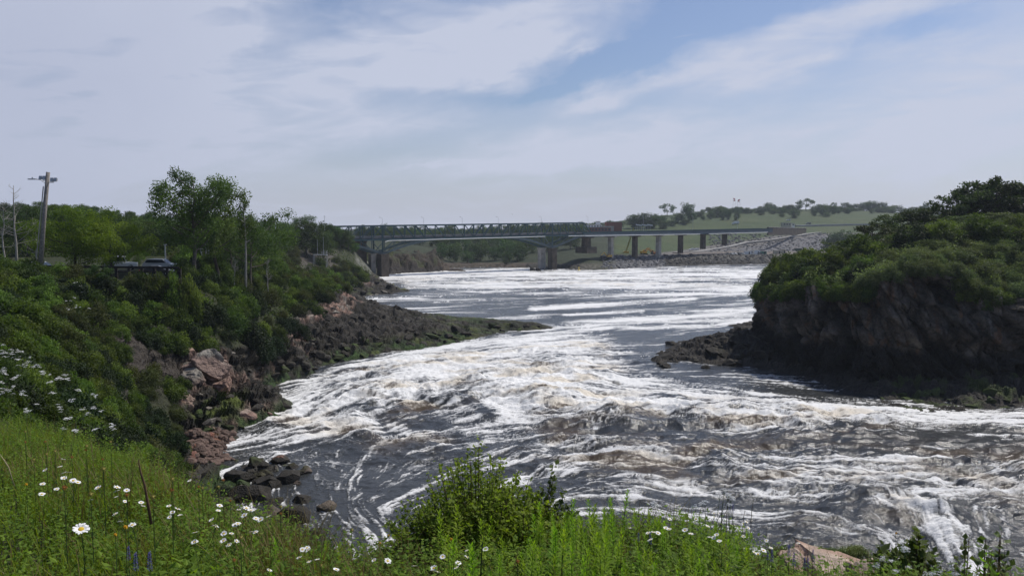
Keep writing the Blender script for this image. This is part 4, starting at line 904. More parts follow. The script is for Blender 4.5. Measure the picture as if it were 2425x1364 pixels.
cover('scrub_ground_cover', 300000, None, bankpts, LG['scrub'], 'low brambles and grasses filling between the shrubs of the left bank', .30, 5, .7)
def headpts(g, n):
    a = g.uniform(0, TOPG.shape[0]-1.01, n); b_ = g.random(n)**1.5*(TOPG.shape[1]-1.01); ia, ib = a.astype(int), b_.astype(int); fa, fb = (a-ia)[:, None], (b_-ib)[:, None]
    p = TOPG[ia, ib]*(1-fa)*(1-fb)+TOPG[ia+1, ib]*fa*(1-fb)+TOPG[ia, ib+1]*(1-fa)*fb+TOPG[ia+1, ib+1]*fa*fb; return p[:, 0], p[:, 1], p[:, 2]-.05
cover('headland_ground_cover', 45000, None, headpts, LG['weed'], 'low weedy greenery covering the top of the headland', .26, 6, .9)
for i, (px, dd_, s_) in enumerate(((545,118,1.5),(575,122,1.7),(605,127,1.6),(560,130,1.6),(630,132,1.4),(590,138,1.5),(650,140,1.3),(700,151,1.3),(670,149,1.2),(735,168,1.2),(760,182,1.1),(440,107,1.1),(420,104,1.0),(470,112,1.2),(500,114,1.2),(380,102,1.1),(340,99,1.0))):
    x = (px-CX)/F*dd_; (DARKB if i % 3 else SCRUB).put(i, (x, dd_, bankz(x, dd_)-.5), rn.uniform(0, 6.28), (s_, s_, s_*1.1), 'large dark shrub at the lower edge of the thicket, just above the bare shore rocks', 'large dark shrubs above the shore rocks')
def bankpt(px, py, d0=18, d1=130):
    ds = np.linspace(d0, d1, 300); xs = (px-CX)/F*ds; i = np.clip(np.log(ds/13)/.0046, 0, len(bys)-1).round().astype(int); j = int(round(float(np.interp(px, bcols, np.arange(len(bcols)))))); zs = bZ[i, j]
    k = np.nonzero(proj(xs, ds, zs)[1] <= py)[0]; k = k[0] if len(k) else -1; return float(xs[k]), float(ds[k]), float(zs[k])
for i in range(62):
    px, py = rn.uniform(215, 424), rn.uniform(800, 1120)
    if py < 930-.4*(px-290) and 285 < px < 415 and py > 770 and i % 5: continue
    x, dd_, z = bankpt(px, py); (DARKB if i % 3 == 0 else OLIVE if i % 3 == 1 else SCRUB).put(i, (x, dd_, z-.3), rn.uniform(0, 6.28), rn.uniform(.35, .8)*(.5+dd_/130), 'small shrub clinging to the shaded gully slope between the white flowers and the outcrop', 'shrubs on the shaded gully slope')
for i, px in enumerate((318, 338, 356, 372, 392, 410, 430, 446)):
    d_ = 110.5; x = (px-CX)/F*d_; zb_ = bankz(x, d_)-.2; (SCRUB if i % 2 else OLIVE).put(i, (x, d_, zb_), rn.uniform(0, 6.28), (.95, .95, (CAMZ-(646+rn.uniform(-4, 5)-YH)/F*d_-zb_)/2.75), 'tall shrub hiding the right end of the fence below the parked cars', 'tall shrubs at the right end of the fence')
for i, px in enumerate(range(40, 470, 13)):
    for d_ in (107.5, 110.3):
        if 120 < px < 320 and d_ > 110 and i % 3: continue
        x = (px+rn.uniform(-6, 6)-CX)/F*d_; (SCRUB if i % 4 else DARKB).put(i, (x, d_, bankz(x, d_)-.4), rn.uniform(0, 6.28), rn.uniform(.55, .85)*(1.25 if px > 330 else 1), 'shrub growing against the foot of the dark fence', 'shrubs at the foot of the fence')
# ---- single trees of the left bank
def place(root, px, d, top_py, sc_w=1., z=None, rz=0, H=10):
    x = (px-CX)/F*d; z = bankz(x, d)-.3 if z is None else z; h = CAMZ-(top_py-YH)/F*d-z
    root.location = (x, d, z); root.scale = (h/H*sc_w, h/H*sc_w, h/H); root.rotation_euler = (0, 0, rz); return root
place(make_tree('poplar_tree', 'largest tree above the left bank, ragged poplar with grey trunk beside the silver car', 'tree', LG['poplar'], BARK, 10, 7.6, 201, 15000, .17, .30, 20, .085, .8, .9, trunk_r=.17, skew=-.03, sub=4, fill=.5), 462, 125, 400, 1.0, rz=1.0, H=10)
place(make_tree('poplar_tree', 'narrower dark poplar just behind the right side of the largest tree', 'tree', LG['poplar'], DARKBARK, 10, 4.6, 202, 8000, .17, .3, 16, .08, 1.0, 1., trunk_r=.15, skew=.02, sub=3, fill=.5), 512, 130, 422, 1.0, rz=2, H=10)
place(make_tree('aspen_tree', 'slender aspen with straight white trunk and a thin feathery top above the left bank', 'tree', LG['poplar'], PALEBARK, 10, 1.9, 203, 1900, .17, .45, 16, .035, .9, 1.3, trunk_r=.13, sub=3, fill=.5), 580, 139, 428, .8, z=at(580,680,139)[2], rz=.4)
place(make_tree('birch_tree', 'wide low tree around the white aspen trunk, right of the largest tree', 'tree', LG['poplar'], BARK, 10, 10, 204, 9500, .19, .42, 14, .12, .5, .8, trunk_r=.14, sub=3, fill=.5), 592, 146, 500, .9, rz=.4)
place(make_tree('birch_tree', 'smaller leafy tree between the white aspen and the wooded hill', 'tree', LG['poplar'], BARK, 10, 9, 205, 7000, .2, .3, 14, .12, .5, .8, sub=3, fill=.5), 545, 150, 498, .8, rz=1.4)
place(make_tree('maple_tree', 'bright yellow-green maple right of the utility pole', 'tree', LG['bright'], DARKBARK, 10, 9.5, 206, 12000, .24, .16, 17, .14, .5, .8, sub=3), 175, 117, 487, 1.05, rz=.4)
place(make_tree('maple_tree', 'bright green spreading tree overhanging the white jeep', 'tree', LG['bright'], DARKBARK, 10, 11, 207, 12000, .25, .24, 17, .15, .4, .75, sub=3), 262, 116.5, 512, 1.0, rz=2.4)
place(make_tree('maple_tree', 'low bright green tree in front of the fence, left of the silver car', 'tree', LG['bright'], DARKBARK, 10, 12, 208, 7000, .3, .1, 13, .2, .4, .75, sub=2), 328, 125, 590, .9, rz=3.4)
place(make_tree('sapling', 'small green sapling in front of the dark fence between the pole and the jeep', 'sapling', LG['poplar'], BARK, 10, 8, 209, 3500, .5, .1, 12, .16, .4, .8, sub=2), 232, 108, 625, .8, rz=3.4)
def dead_tree(px, d, base, top_py, label, seed, wd=.5, pale=True):
    r = random.Random(seed); x, y, z = at(px, base, d); h = CAMZ-(top_py-YH)/F*d-z; root = empty('dead_tree', (x, y, z), label, 'dead tree'); mb = MB(); mb2 = MB()
    tp = [(r.uniform(-.15, .15)*k*.4, 0, h*k/6) for k in range(7)]; mb.tube(tp, [h*.014*(1.2-k/6) for k in range(7)], 6)
    for k in range(26):
        t = r.uniform(.3, .98); q = t*5.99; i = int(q); p0 = Vector(tp[i]).lerp(Vector(tp[i+1]), q-i); a = r.uniform(0, 6.28); L_ = h*wd*r.uniform(.25, .55)*(1.1-t)+.3
        e = p0+Vector((math.cos(a)*L_, math.sin(a)*L_, L_*r.uniform(.1, .9))); mb2.tube([p0, p0.lerp(e, .5)+Vector((0, 0, -.05)), e], [.035, .025, .01], 4, False)
        for j in range(3):
            q_ = p0.lerp(e, r.uniform(.4, .95)); mb2.tube([q_, q_+Vector((r.uniform(-.5, .5), r.uniform(-.5, .5), r.uniform(.2, .7)))], [.014, .006], 3, False)
    mb.build('trunk', PALEBARK if pale else BARK, root, True); mb2.build('branches', PALEBARK if pale else BARK, root, True); return root
dead_tree(40, 108, 640, 440, 'tall bare grey tree at the left edge, left of the utility pole', 1, .55)
dead_tree(12, 106, 640, 480, 'shorter bare tree at the very left edge of the view', 2, .6)
dead_tree(88, 130, 640, 515, 'bare forked tree behind the utility pole', 3, .6)
dead_tree(635, 142, 690, 615, 'thin pale bare trunk in the thicket right of the white aspen', 4, .35)
dead_tree(555, 138, 680, 610, 'thin leaning bare stem left of the white aspen', 5, .3)
dead_tree(735, 215, 668, 632, 'small bleached bare tree near the second rocky point', 6, .6)
# ================================================================== BRIDGE
STEEL = simple('blue-green painted steel', (.035,.075,.085), .2, .4, .6, .4)
STEEL_SUNLIT = simple('blue-green steel in sunlit tone', (.07,.10,.11), .2, .4, .6, .4)  # lighter grey copy of the bridge steel; sunlight on the near arch painted in
CONC = simple('pale concrete', (.36,.34,.31), .3, .35, .9, .2, 0, .3)
DCONC = simple('stained brown concrete', (.085,.07,.055), .35, .35, .9, .2, 0, .3)
GIRD = simple('blue-grey girder paint', (.085,.12,.145), .15, .3, .6, .4)
WHITE = simple('white paint', (.75,.76,.76), .06, 2, .45, .5)
ASPH = simple('asphalt', (.06,.06,.06), .2, 1, .9, .2)
GALV = simple('galvanised metal', (.42,.43,.44), .15, 3, .5, .5, .5)
A0 = Vector((-66, 410, 0)); BU = Vector((90, 68, 0)).normalized(); BN = Vector((-BU.y, BU.x, 0))
zdk = lambda s: 19.3+.0107*s
ztp = lambda s: 25.7+.0135*(s+20)
def BPt(s, off, z): p = A0+BU*s+BN*off; return Vector((p.x, p.y, z))
WB = 10.0; PAN = 6.27; S1 = 18*PAN
br = empty('truss_bridge', A0, 'blue-green steel arch truss road bridge with brown concrete piers crossing the river', 'bridge'); br.location = (0, 0, 0)
def P_(mb, name, mat, par=br): return mb.build(name, mat, par)
s0, s1 = -4*PAN, S1+4*PAN
def zarch(s):
    if s < 0: t = min(1, -s/(4*PAN)); return 11.7+(zdk(s)-.6-11.7)*(1-(1-t)**1.35)*.95
    if s > S1: t = min(1, (s-S1)/(4*PAN)); return 12.9+(zdk(s)-.6-12.9)*(1-(1-t)**1.2)
    m = S1/2; q = min(1, (m-abs(s-m))/(m*.64)); e = 11.7+(12.9-11.7)*s/S1
    return e+(zdk(s)-.5-e)*(1-(1-q)**1.75)
for off, st_ in ((0, STEEL_SUNLIT), (WB, STEEL)):
    for k in range(int((s1-s0)/PAN)+1):
        s = s0+k*PAN; main = abs(s) < .1 or abs(s-S1) < .1
        mb = MB(); mb.bar(BPt(s, off, zdk(s)-.8), BPt(s, off, ztp(s)), .9 if main else .42, .5); P_(mb, 'vertical_post', STEEL)
        if s+PAN <= s1+.1:
            fwd = (s < -.1) or (S1/2-.1 < s < S1-.1); a, b = (s, s+PAN) if not fwd else (s+PAN, s)
            if s >= S1-.1: a, b = s, s+PAN
            mb = MB(); mb.bar(BPt(a, off, ztp(a)), BPt(b, off, zdk(b)), .36, .4); P_(mb, 'diagonal_brace', STEEL)
        za = zarch(s)
        if za < zdk(s)-1.6:
            mb = MB(); mb.bar(BPt(s, off, za), BPt(s, off, zdk(s)-.8), .85 if main else .34, .4); P_(mb, 'spandrel_post', st_ if not main else STEEL)
        s_2 = s+PAN
        if s_2 <= s1+.1 and min(za, zarch(s_2)) < zdk(s)-2.2:
            lo, hi = (s, s_2) if za < zarch(s_2) else (s_2, s)
            mb = MB(); mb.bar(BPt(hi, off, zdk(hi)-1), BPt(lo, off, zarch(lo)+.2), .28, .3); P_(mb, 'spandrel_brace', st_)
    mb = MB(); mb.bar(BPt(s0-3, off, ztp(s0-3)), BPt(s1, off, ztp(s1)), .55, .75); mb.bar(BPt(s1, off, ztp(s1)), BPt(s1+PAN, off, zdk(s1+PAN)+.6), .5, .5); P_(mb, 'top_chord', STEEL)
    for half in (0, 1):
        mb = MB(); n = 60
        for k in range(30*half, 30*half+30):
            a, b = s0+PAN+(s1-s0-PAN)*k/n, s0+PAN+(s1-s0-PAN)*(k+1)/n
            if zarch(a) < zdk(a)-.55 or zarch(b) < zdk(b)-.55: mb.bar(BPt(a, off, zarch(a)), BPt(b+.15, off, zarch(b+.15)), .9, 1.05)
        P_(mb, 'arch_chord', st_)
mb = MB()
for k in range(int((s1-s0)/PAN)+1):
    s = s0+k*PAN; mb.bar(BPt(s, .3, ztp(s)-.2), BPt(s, WB-.3, ztp(s)-.2), .3, .35)
    if s+PAN < s1: mb.bar(BPt(s, .3, ztp(s)-.15), BPt(s+PAN, WB-.3, ztp(s)-.15), .2, .2)
P_(mb, 'sway_bracing', STEEL)
S2 = 330
def slab(o0, o1, zo0, zo1, a, b, name, mat, par):
    mb = MB(); n = 12
    for k in range(n):
        p, q = a+(b-a)*k/n, a+(b-a)*(k+1)/n; c = [BPt(p, o0, zdk(p)+zo0), BPt(q, o0, zdk(q)+zo0), BPt(q, o1, zdk(q)+zo0), BPt(p, o1, zdk(p)+zo0), BPt(p, o0, zdk(p)+zo1), BPt(q, o0, zdk(q)+zo1), BPt(q, o1, zdk(q)+zo1), BPt(p, o1, zdk(p)+zo1)]
        i = len(mb.v); mb.v += [tuple(v) for v in c]; mb.f += [[i+3, i+2, i+1, i], [i+4, i+5, i+6, i+7], [i, i+1, i+5, i+4], [i+2, i+3, i+7, i+6]]
    return mb.build(name, mat, par)
slab(.7, WB-.7, .0, .45, s0-6, s1, 'deck', ASPH, br); slab(-.25, .25, -.75, .15, s0-6, s1, 'bottom_chord', STEEL, br); slab(WB-.25, WB+.25, -.75, .15, s0-6, s1, 'bottom_chord', STEEL, br)
slab(WB-1.1, WB-.8, .46, 1.55, s0-6, s1, 'parapet', CONC, br); slab(.8, 1.0, .46, 1.35, s0-6, s1, 'parapet', simple('weathered guard rail', (.2,.2,.2), .2, 1), br)
mb = MB(); mb.tube([BPt(3.5, -.6, zdk(3)-.9), BPt(S1-6, -.6, zdk(S1)-.75)], .15, 8); mb.tube([BPt(S1+12, -.6, zdk(S1)-.7), BPt(s1, -.6, zdk(s1)-.8)], .15, 8); mb.tube([BPt(3.5, -.6, zdk(3)-.9), BPt(1, -.9, zdk(0)-1.4)], .15, 8); P_(mb, 'service_pipe', WHITE)
def pier(par, s, off, zt, zb_, wd, th, mat, cap=True, name='pier', mat2=None):
    q = math.atan2(BU.y, BU.x); c = BPt(s, off, 0); M = Matrix.Translation(c) @ Matrix.Rotation(q, 4, 'Z'); mb = MB(); h = zt-zb_
    mb.prism([(-th/2*1.1, zb_), (th/2*1.1, zb_), (th/2, zt-.8), (-th/2, zt-.8)], -wd/2, wd/2, M)
    if cap: mb.box(-wd/2-.25, wd/2+.25, -th/2-.3, th/2+.3, zt-.8, zt, M)
    o = mb.build(name, mat, par); return o
pier(br, 0, 0, 11.6, -3, 4.2, 4.6, DCONC); pier(br, -1, WB, 11.6, -3, 2.6, 3.2, CONC)
pier(br, S1, 0, 12.7, -3, 3.6, 4.2, DCONC); pier(br, S1, WB, 12.7, -3, 3.4, 3.4, CONC)
pier(br, -7, WB+3, 18.4, -3, 7, 4, DCONC, True, 'abutment')
# approach viaduct
va = empty('viaduct', (0, 0, 0), 'blue-grey girder viaduct on tall concrete piers, carrying the road on from the truss', 'viaduct')
slab(.2, WB-.2, -.2, .5, s1+.4, S2, 'deck', ASPH, va); slab(-.1, .35, -1.7, .3, s1+.4, S2, 'girder', GIRD, va); slab(WB-.35, WB+.1, -1.7, .3, s1+.4, S2, 'girder', GIRD, va)
slab(-.15, .15, .52, 1.3, s1+.4, S2, 'guard_rail', STEEL, va); slab(WB-.15, WB+.15, .52, 1.3, s1+.4, S2, 'guard_rail', STEEL, va)
def s_of(px, off=0.0):
    k = (px-CX)/F; return (-66+BN.x*off-k*(410+BN.y*off))/(k*BU.y-BU.x)
mb = MB(); mb.tube([BPt(s1+.4, -.7, zdk(s1)-.9), BPt(s_of(1655), -.7, zdk(s_of(1655))-1.7)], .2, 8); mb.tube([BPt(s_of(1676), -.7, zdk(s_of(1676))-1.7), BPt(s_of(1815), -.7, zdk(S2)-1.7)], .2, 8); mb.build('service_pipe', WHITE, va)
for px, pyb, w_, mt in ((1388,583,7,DCONC),(1446,607,2.9,CONC),(1503,606,3.1,DCONC),(1559,603,3.1,CONC),(1611,593,3.0,DCONC),(1664,583,3.3,DCONC),(1715,574,3.2,DCONC)):
    s = s_of(px, WB/2); y = BPt(s, WB/2, 0).y; zb_ = CAMZ-(pyb-YH)/F*y; pier(va, s, WB/2, zdk(s)-1.72, zb_-2, w_*.72, 3.0, mt); q_ = math.atan2(BU.y, BU.x); M_ = Matrix.Translation(BPt(s, WB/2, 0)) @ Matrix.Rotation(q_, 4, 'Z'); mb = MB(); mb.box(-w_*.36, w_*.36, -WB*.47, WB*.47, zdk(s)-2.4, zdk(s)-1.71, M_); mb.build('cross_head', mt, va)
pier(va, s_of(1388, WB/2), WB/2, CAMZ-(582-YH)/F*BPt(s_of(1388), 0, 0).y, CAMZ-(600-YH)/F*BPt(s_of(1388), 0, 0).y, 8.5, WB, DCONC, False, 'footing')
for k, s in enumerate((5, 30, 55, 80, 112, 150, 200, 250, 300)):
    r = empty('street_lamp', BPt(s, WB-.5, zdk(s)+.5), f"thin lamp post on the bridge deck, {['first','second','third','fourth','fifth','sixth','seventh','eighth','last'][k]} from the left end", 'street lamp', 'lamp posts along the bridge')
    mb = MB(); mb.tube([(0, 0, 0), (0, 0, 10.2)], [.11, .06], 6); mb.tube([(0, 0, 10.1), (-.9, -.9, 10.5)], .05, 5); mb.build('post', GALV, r); mb = MB(); mb.box(-1.4, -.7, -1.2, -.9, 10.4, 10.6); mb.build('lamp_head', GALV, r)
# ================================================================== FAR SITE
def onfar(px, py, d0=430, d1=1100): return gpt(farf, px, py, d0, d1)
BRICK = simple('red-brown brick', (.22,.085,.06), .2, 1.5, .9, .2); GLASS = simple('dark glass', (.03,.04,.05), .2, 2, .15, .6); BEIGE = simple('beige cladding', (.42,.38,.28), .1, 1, .8)
def bldg(name, px0, px1, pyt, pyb, d, depth, label, mat, rows=2, cols_=5, wins=True, par=None):
    x0, x1 = (px0-CX)/F*d, (px1-CX)/F*d; zt, zb_ = CAMZ-(pyt-YH)/F*d, CAMZ-(pyb-YH)/F*d
    r = empty(name, ((x0+x1)/2, d, zb_-3), label, 'building') if par is None else par; ox, oy, oz = r.location
    mb = MB(); mb.box(x0-ox, x1-ox, d-oy, d+depth-oy, zb_-3-oz, zt-oz); w_ = mb.build('wall', mat, r)
    mb = MB(); mb.box(x0-ox-.2, x1-ox+.2, d-oy-.2, d+depth+.2-oy, zt-oz, zt-oz+.35); mb.build('roof', CONC, r)
    if wins:
        for i in range(cols_):
            for j in range(rows):
                cx = x0+(x1-x0)*(i+.5)/cols_-ox; hz2 = (zt-zb_)/rows; cz = zb_+hz2*(j+.55)-oz; mb = MB(); mb.box(cx-(x1-x0)/cols_*.28, cx+(x1-x0)/cols_*.28, d-oy-.08, d-oy+.05, cz-hz2*.22, cz+hz2*.22); mb.build('window', GLASS, r)
    return r
b_ = bldg('brick_building', 1392, 1446, 539, 560, 705, 20, 'red brick building with white upper blocks and tall blank tower beyond the truss end', BRICK, 2, 7)
bldg('x', 1437, 1472, 526.5, 560, 712, 18, '', BRICK, wins=False, par=b_); bldg('x', 1385, 1425, 533, 539.5, 716, 14, '', WHITE, 1, 6, par=b_); bldg('x', 1412, 1421, 525, 534, 722, 8, '', WHITE, wins=False, par=b_); bldg('x', 1424, 1453, 536.5, 539.3, 708, 10, '', CONC, wins=False, par=b_)
bldg('site_hut', 1853, 1871, 528.5, 535, 795, 8, 'small beige flat-roofed hut beside the road at the end of the viaduct', BEIGE, 1, 3)
bldg('toll_hut', 1873, 1880, 530, 535, 800, 5, 'tiny pale hut just right of the beige roadside hut', WHITE, 1, 1)
# abutment wall, road, ramp
RW = MB(); p, q = V(1818, 546.5, 640), V(1908, 545, 760)
wl = empty('retaining_wall', (0, 0, 0), 'long dark concrete retaining wall where the viaduct meets the hillside', 'wall'); mb = MB(); n = (q-p).normalized(); mb.bar(Vector((p.x, p.y, p.z-.5)), Vector((q.x, q.y, q.z-1.5)), 1.2, 6.2); mb.build('wall_face', DCONC, wl); mb = MB(); mb.bar(Vector((p.x, p.y, p.z+2.8)), Vector((q.x, q.y, q.z+1.8)), 1.6, .4); mb.build('coping', CONC, wl)
def strip(name, pts, w_, mat, label, fn, lift=.5, n=60):
    P = [Vector(p) for p in pts]; L_ = []; 
    for i in range(len(P)-1):
        for k in range(n): L_.append(P[i].lerp(P[i+1], k/n))
    L_.append(P[-1]); v = []; 
    for i, p in enumerate(L_):
        d = (L_[min(i+1, len(L_)-1)]-L_[max(i-1, 0)]); d.z = 0; d.normalize(); s_ = Vector((-d.y, d.x, 0))*w_/2
        zc = max(fn(*(p+s_).xy), fn(*(p-s_).xy), fn(*p.xy))
        for q in (p-s_, p+s_): v.append((q.x, q.y, zc+lift))
        for q in (p-s_, p+s_): v.append((q.x, q.y, zc-2))
    f = []
    for i in range(len(L_)-1):
        a = 4*i; f += [(a, a+1, a+5, a+4), (a+2, a, a+4, a+6), (a+1, a+3, a+7, a+5)]
    return tag(link(name, npmesh(name, v, f, False), mat), label, None, None, 'structure')
GRAV = simple('pale gravel', (.30,.29,.27), .2, .6, .9, .2)
strip('road', [onfar(1880, 537), onfar(1935, 535), onfar(1990, 534.5), onfar(2060, 533)], 9, simple('pale road surface', (.30,.30,.30), .1, .3), 'light grey road crossing the grassy hill', farz, .7)
strip('gravel_track', [onfar(1600, 600), onfar(1680, 593), onfar(1760, 580), onfar(1850, 566), onfar(1940, 552)], 5, GRAV, 'pale gravel ramp climbing the riprap slope', farz, .6, 30)
# vehicles -------------------------------------------------------------
TYRE = simple('tyre rubber', (.02,.02,.02), .1, 4, .9); CHR = simple('headlamp glass', (.7,.7,.7), .05, 3, .2, .6); RED = simple('red lamp', (.4,.02,.02), .1, 3, .4)
def paint(name, c): return simple(name, c, .04, 1, .28, .6)
def wheels(r, xs, y, rad, w_=.22, hub=True):
    for x in xs:
        for sy in (-1, 1):
            mb = MB(); mb.tube([(x, sy*(y-w_), rad), (x, sy*y, rad)], rad, 14); o = mb.build('wheel', TYRE, r, True)
            if hub: mb = MB(); mb.tube([(x, sy*(y-.02), rad), (x, sy*(y+.02), rad)], rad*.6, 10); mb.build('hubcap', GALV, o)
def car(name, label, cat, mat, prof, cab, Lc, Wc=1.75, rad=.33, wx=(.85, 3.4), group=None):
    r = empty(name, (0, 0, 0), label, cat, group); M = Matrix.Rotation(math.pi/2, 4, 'Z') @ Matrix.Identity(4)
    def side(pr, h, nm, mt, ins=0):   # profile along car length (x), extruded in y
        mb = MB(); b = len(mb.v)
        for y in (-h, h):
            for x, z in pr: mb.v.append((x-Lc/2, y*(1-ins*(z > 1.0)), z))
        n_ = len(pr); mb.f = [list(range(n_)), list(range(n_, 2*n_))[::-1]]+[[i, i+n_, (i+1) % n_+n_, (i+1) % n_] for i in range(n_)]
        o = mb.build(nm, mt, r); bv = o.modifiers.new('b', 'BEVEL'); bv.width = .06; bv.segments = 2; bv.limit_method = 'ANGLE'; return o
    side(prof, Wc/2, 'body', mat); side(cab, Wc/2*.86, 'cabin', mat, .1)
    g = [(x+(Lc*.5-x)*.03*0, z) for x, z in cab]; zc0 = min(z for x, z in cab); zc1 = max(z for x, z in cab)
    def lerpc(t, s_):
        xs = [x for x, z in cab]; x0b, x1b = min(xs), max(xs); xt = [x for x, z in cab if z > zc1-.06]; x0t, x1t = min(xt), max(xt); return (x0b+(x0t-x0b)*t if s_ == 0 else x1b+(x1t-x1b)*t)
    for y in (-1, 1):
        mb = MB(); yy = y*(Wc/2*.86-.0); a, b = .18, .86; z0, z1 = zc0+(zc1-zc0)*a, zc0+(zc1-zc0)*b
        pr = [(lerpc(a, 0)+.15, z0), (lerpc(a, 1)-.15, z0), (lerpc(b, 1)-.12, z1), (lerpc(b, 0)+.12, z1)]
        for q in (yy*(1), yy*1.012):
            for x, z in pr: mb.v.append((x-Lc/2, q*(1-.1*(z > 1.0)) if 0 else q, z))
        mb.f = [[0, 1, 2, 3], [7, 6, 5, 4]]+[[i, (i+1) % 4, (i+1) % 4+4, i+4] for i in range(4)]; mb.build('side_window', GLASS, r)
    for s_ in (0, 1):
        mb = MB(); a, b = .12, .9; e = -.03 if s_ == 0 else .03; h = Wc/2*.74
        mb.v = [(lerpc(a, s_)-Lc/2+e, -h, zc0+(zc1-zc0)*a), (lerpc(a, s_)-Lc/2+e, h, zc0+(zc1-zc0)*a), (lerpc(b, s_)-Lc/2+e, h*.95, zc0+(zc1-zc0)*b), (lerpc(b, s_)-Lc/2+e, -h*.95, zc0+(zc1-zc0)*b)]
        mb.f = [[0, 1, 2, 3]]; mb.build('windscreen' if s_ == 0 else 'rear_window', GLASS, r)
    wheels(r, [w-Lc/2 for w in wx], Wc/2, rad)
    for y in (-1, 1):
        mb = MB(); mb.box(-Lc/2-.02, -Lc/2+.1, y*Wc*.36-.16, y*Wc*.36+.16, .58, .76); mb.build('headlight', CHR, r); mb = MB(); mb.box(Lc/2-.1, Lc/2+.02, y*Wc*.38-.14, y*Wc*.38+.14, .65, .85); mb.build('tail_light', RED, r)
    return r
SED = [(0,.3),(.05,.62),(.5,.78),(1.25,.92),(3.7,.95),(4.35,.9),(4.5,.6),(4.45,.3)]; SEDC = [(1.15,.9),(1.95,1.42),(3.1,1.44),(3.95,.93)]
SUVP = [(0,.38),(.05,.78),(.4,.95),(1.2,1.05),(4.4,1.08),(4.6,.95),(4.6,.4)]; SUVC = [(1.1,1.03),(1.8,1.62),(4.0,1.66),(4.5,1.06)]
JEEP = [(0,.45),(0,.98),(1.15,1.05),(3.9,1.06),(3.95,.5)]; JC = [(1.2,1.04),(1.45,1.82),(3.8,1.84),(3.92,1.06)]
def putcar(r, px, py, d, rz, s_=1.15):
    x, y, z = at(px, py, d); r.location = (x, y, z); r.rotation_euler = (0, 0, rz); r.scale = (s_,)*3; return r
putcar(car('jeep', 'white boxy jeep parked behind the fence under the bright green tree', 'jeep', paint('white car paint', (.75,.76,.77)), JEEP, JC, 3.95, 1.75, .38, (.75, 3.1)), 287, 640, 121, R(200))
putcar(car('parked_suv', 'silver car with roof rails behind the dark sedan, left of the largest tree', 'car', paint('silver car paint', (.50,.51,.52)), SUVP, SUVC, 4.6, 1.8, .36, (.9, 3.6)), 382, 641, 124, R(182), 1.1)
putcar(car('parked_sedan', 'black sedan with a bright windscreen, in front of the silver car', 'car', paint('black car paint', (.015,.015,.018)), SED, SEDC, 4.5, 1.75, .33), 372, 652, 117, R(195), 1.0)
putcar(car('parked_sedan', 'pale car whose white roof arc shows right at the utility pole', 'car', paint('cream car paint', (.62,.63,.62)), SED, SEDC, 4.5, 1.75, .33), 96, 650, 122, R(175), 1.35)
putcar(car('parked_sedan', 'dark grey car seen through the rails of the fence', 'car', paint('dark grey car paint', (.05,.055,.06)), SED, SEDC, 4.5, 1.75, .33), 150, 655, 118, R(170), 1.0)
def farcar(px, py, label, mat, s_=1.0, rz=0, suv=True, d=None, group=None):
    x, d_, z = onfar(px, py) if d is None else (((px-CX)/F*d), d, CAMZ-(py-YH)/F*d)
    r = car('parked_car', label, 'car', mat, SUVP if suv else SED, SUVC if suv else SEDC, 4.6 if suv else 4.5, 1.8, .36, (.9, 3.6), group); r.location = (x, d_, z+.35); r.rotation_euler = (0, 0, rz); r.scale = (s_,)*3; return r
WP = bpy.data.materials['white car paint']; DP = bpy.data.materials['dark grey car paint']
farcar(1865, 524.5, 'white car on the hillside just above the beige roadside hut', WP, 1.1, R(5)); farcar(1912, 533.5, 'dark pickup-sized car on the road right of the beige hut', DP, 1.25, R(3))
# white box truck on the hillside
def truck(name, label, mat, boxL=6.5):
    r = empty(name, (0, 0, 0), label, 'truck'); mb = MB(); mb.box(0, boxL, -1.2, 1.2, .9, 3.3); o = mb.build('cargo_box', mat, r); bv = o.modifiers.new('b', 'BEVEL'); bv.width = .05
    mb = MB(); b = [(-2.2,.6),(-2.2,1.5),(-1.5,2.5),(-.15,2.6),(-.15,.6)]
    for y in (-1.05, 1.05):
        for x, z in b: mb.v.append((x, y, z))
    mb.f = [list(range(5)), list(range(5, 10))[::-1]]+[[i, i+5, (i+1) % 5+5, (i+1) % 5] for i in range(5)]; mb.build('cab', mat, r)
    mb = MB(); mb.v = [(-2.14, -.9, 1.6), (-2.14, .9, 1.6), (-1.6, .85, 2.35), (-1.6, -.85, 2.35)]; mb.v = [(x-.05, y, z+.05) for x, y, z in mb.v]; mb.f = [[0, 1, 2, 3]]; mb.build('windscreen', GLASS, r)
    mb = MB(); mb.box(-2.2, boxL, -.5, .5, .45, .9); mb.build('chassis', TYRE, r); wheels(r, (-1.3, boxL-1.2), 1.15, .45); return r
t_ = truck('box_truck', 'white box truck on the grass slope above the viaduct', WP, 5.5); x, d, z = onfar(1737, 532.5); t_.location = (x, d, z+.2); t_.rotation_euler = (0, R(-5), R(0)); t_.scale = (.95,)*3
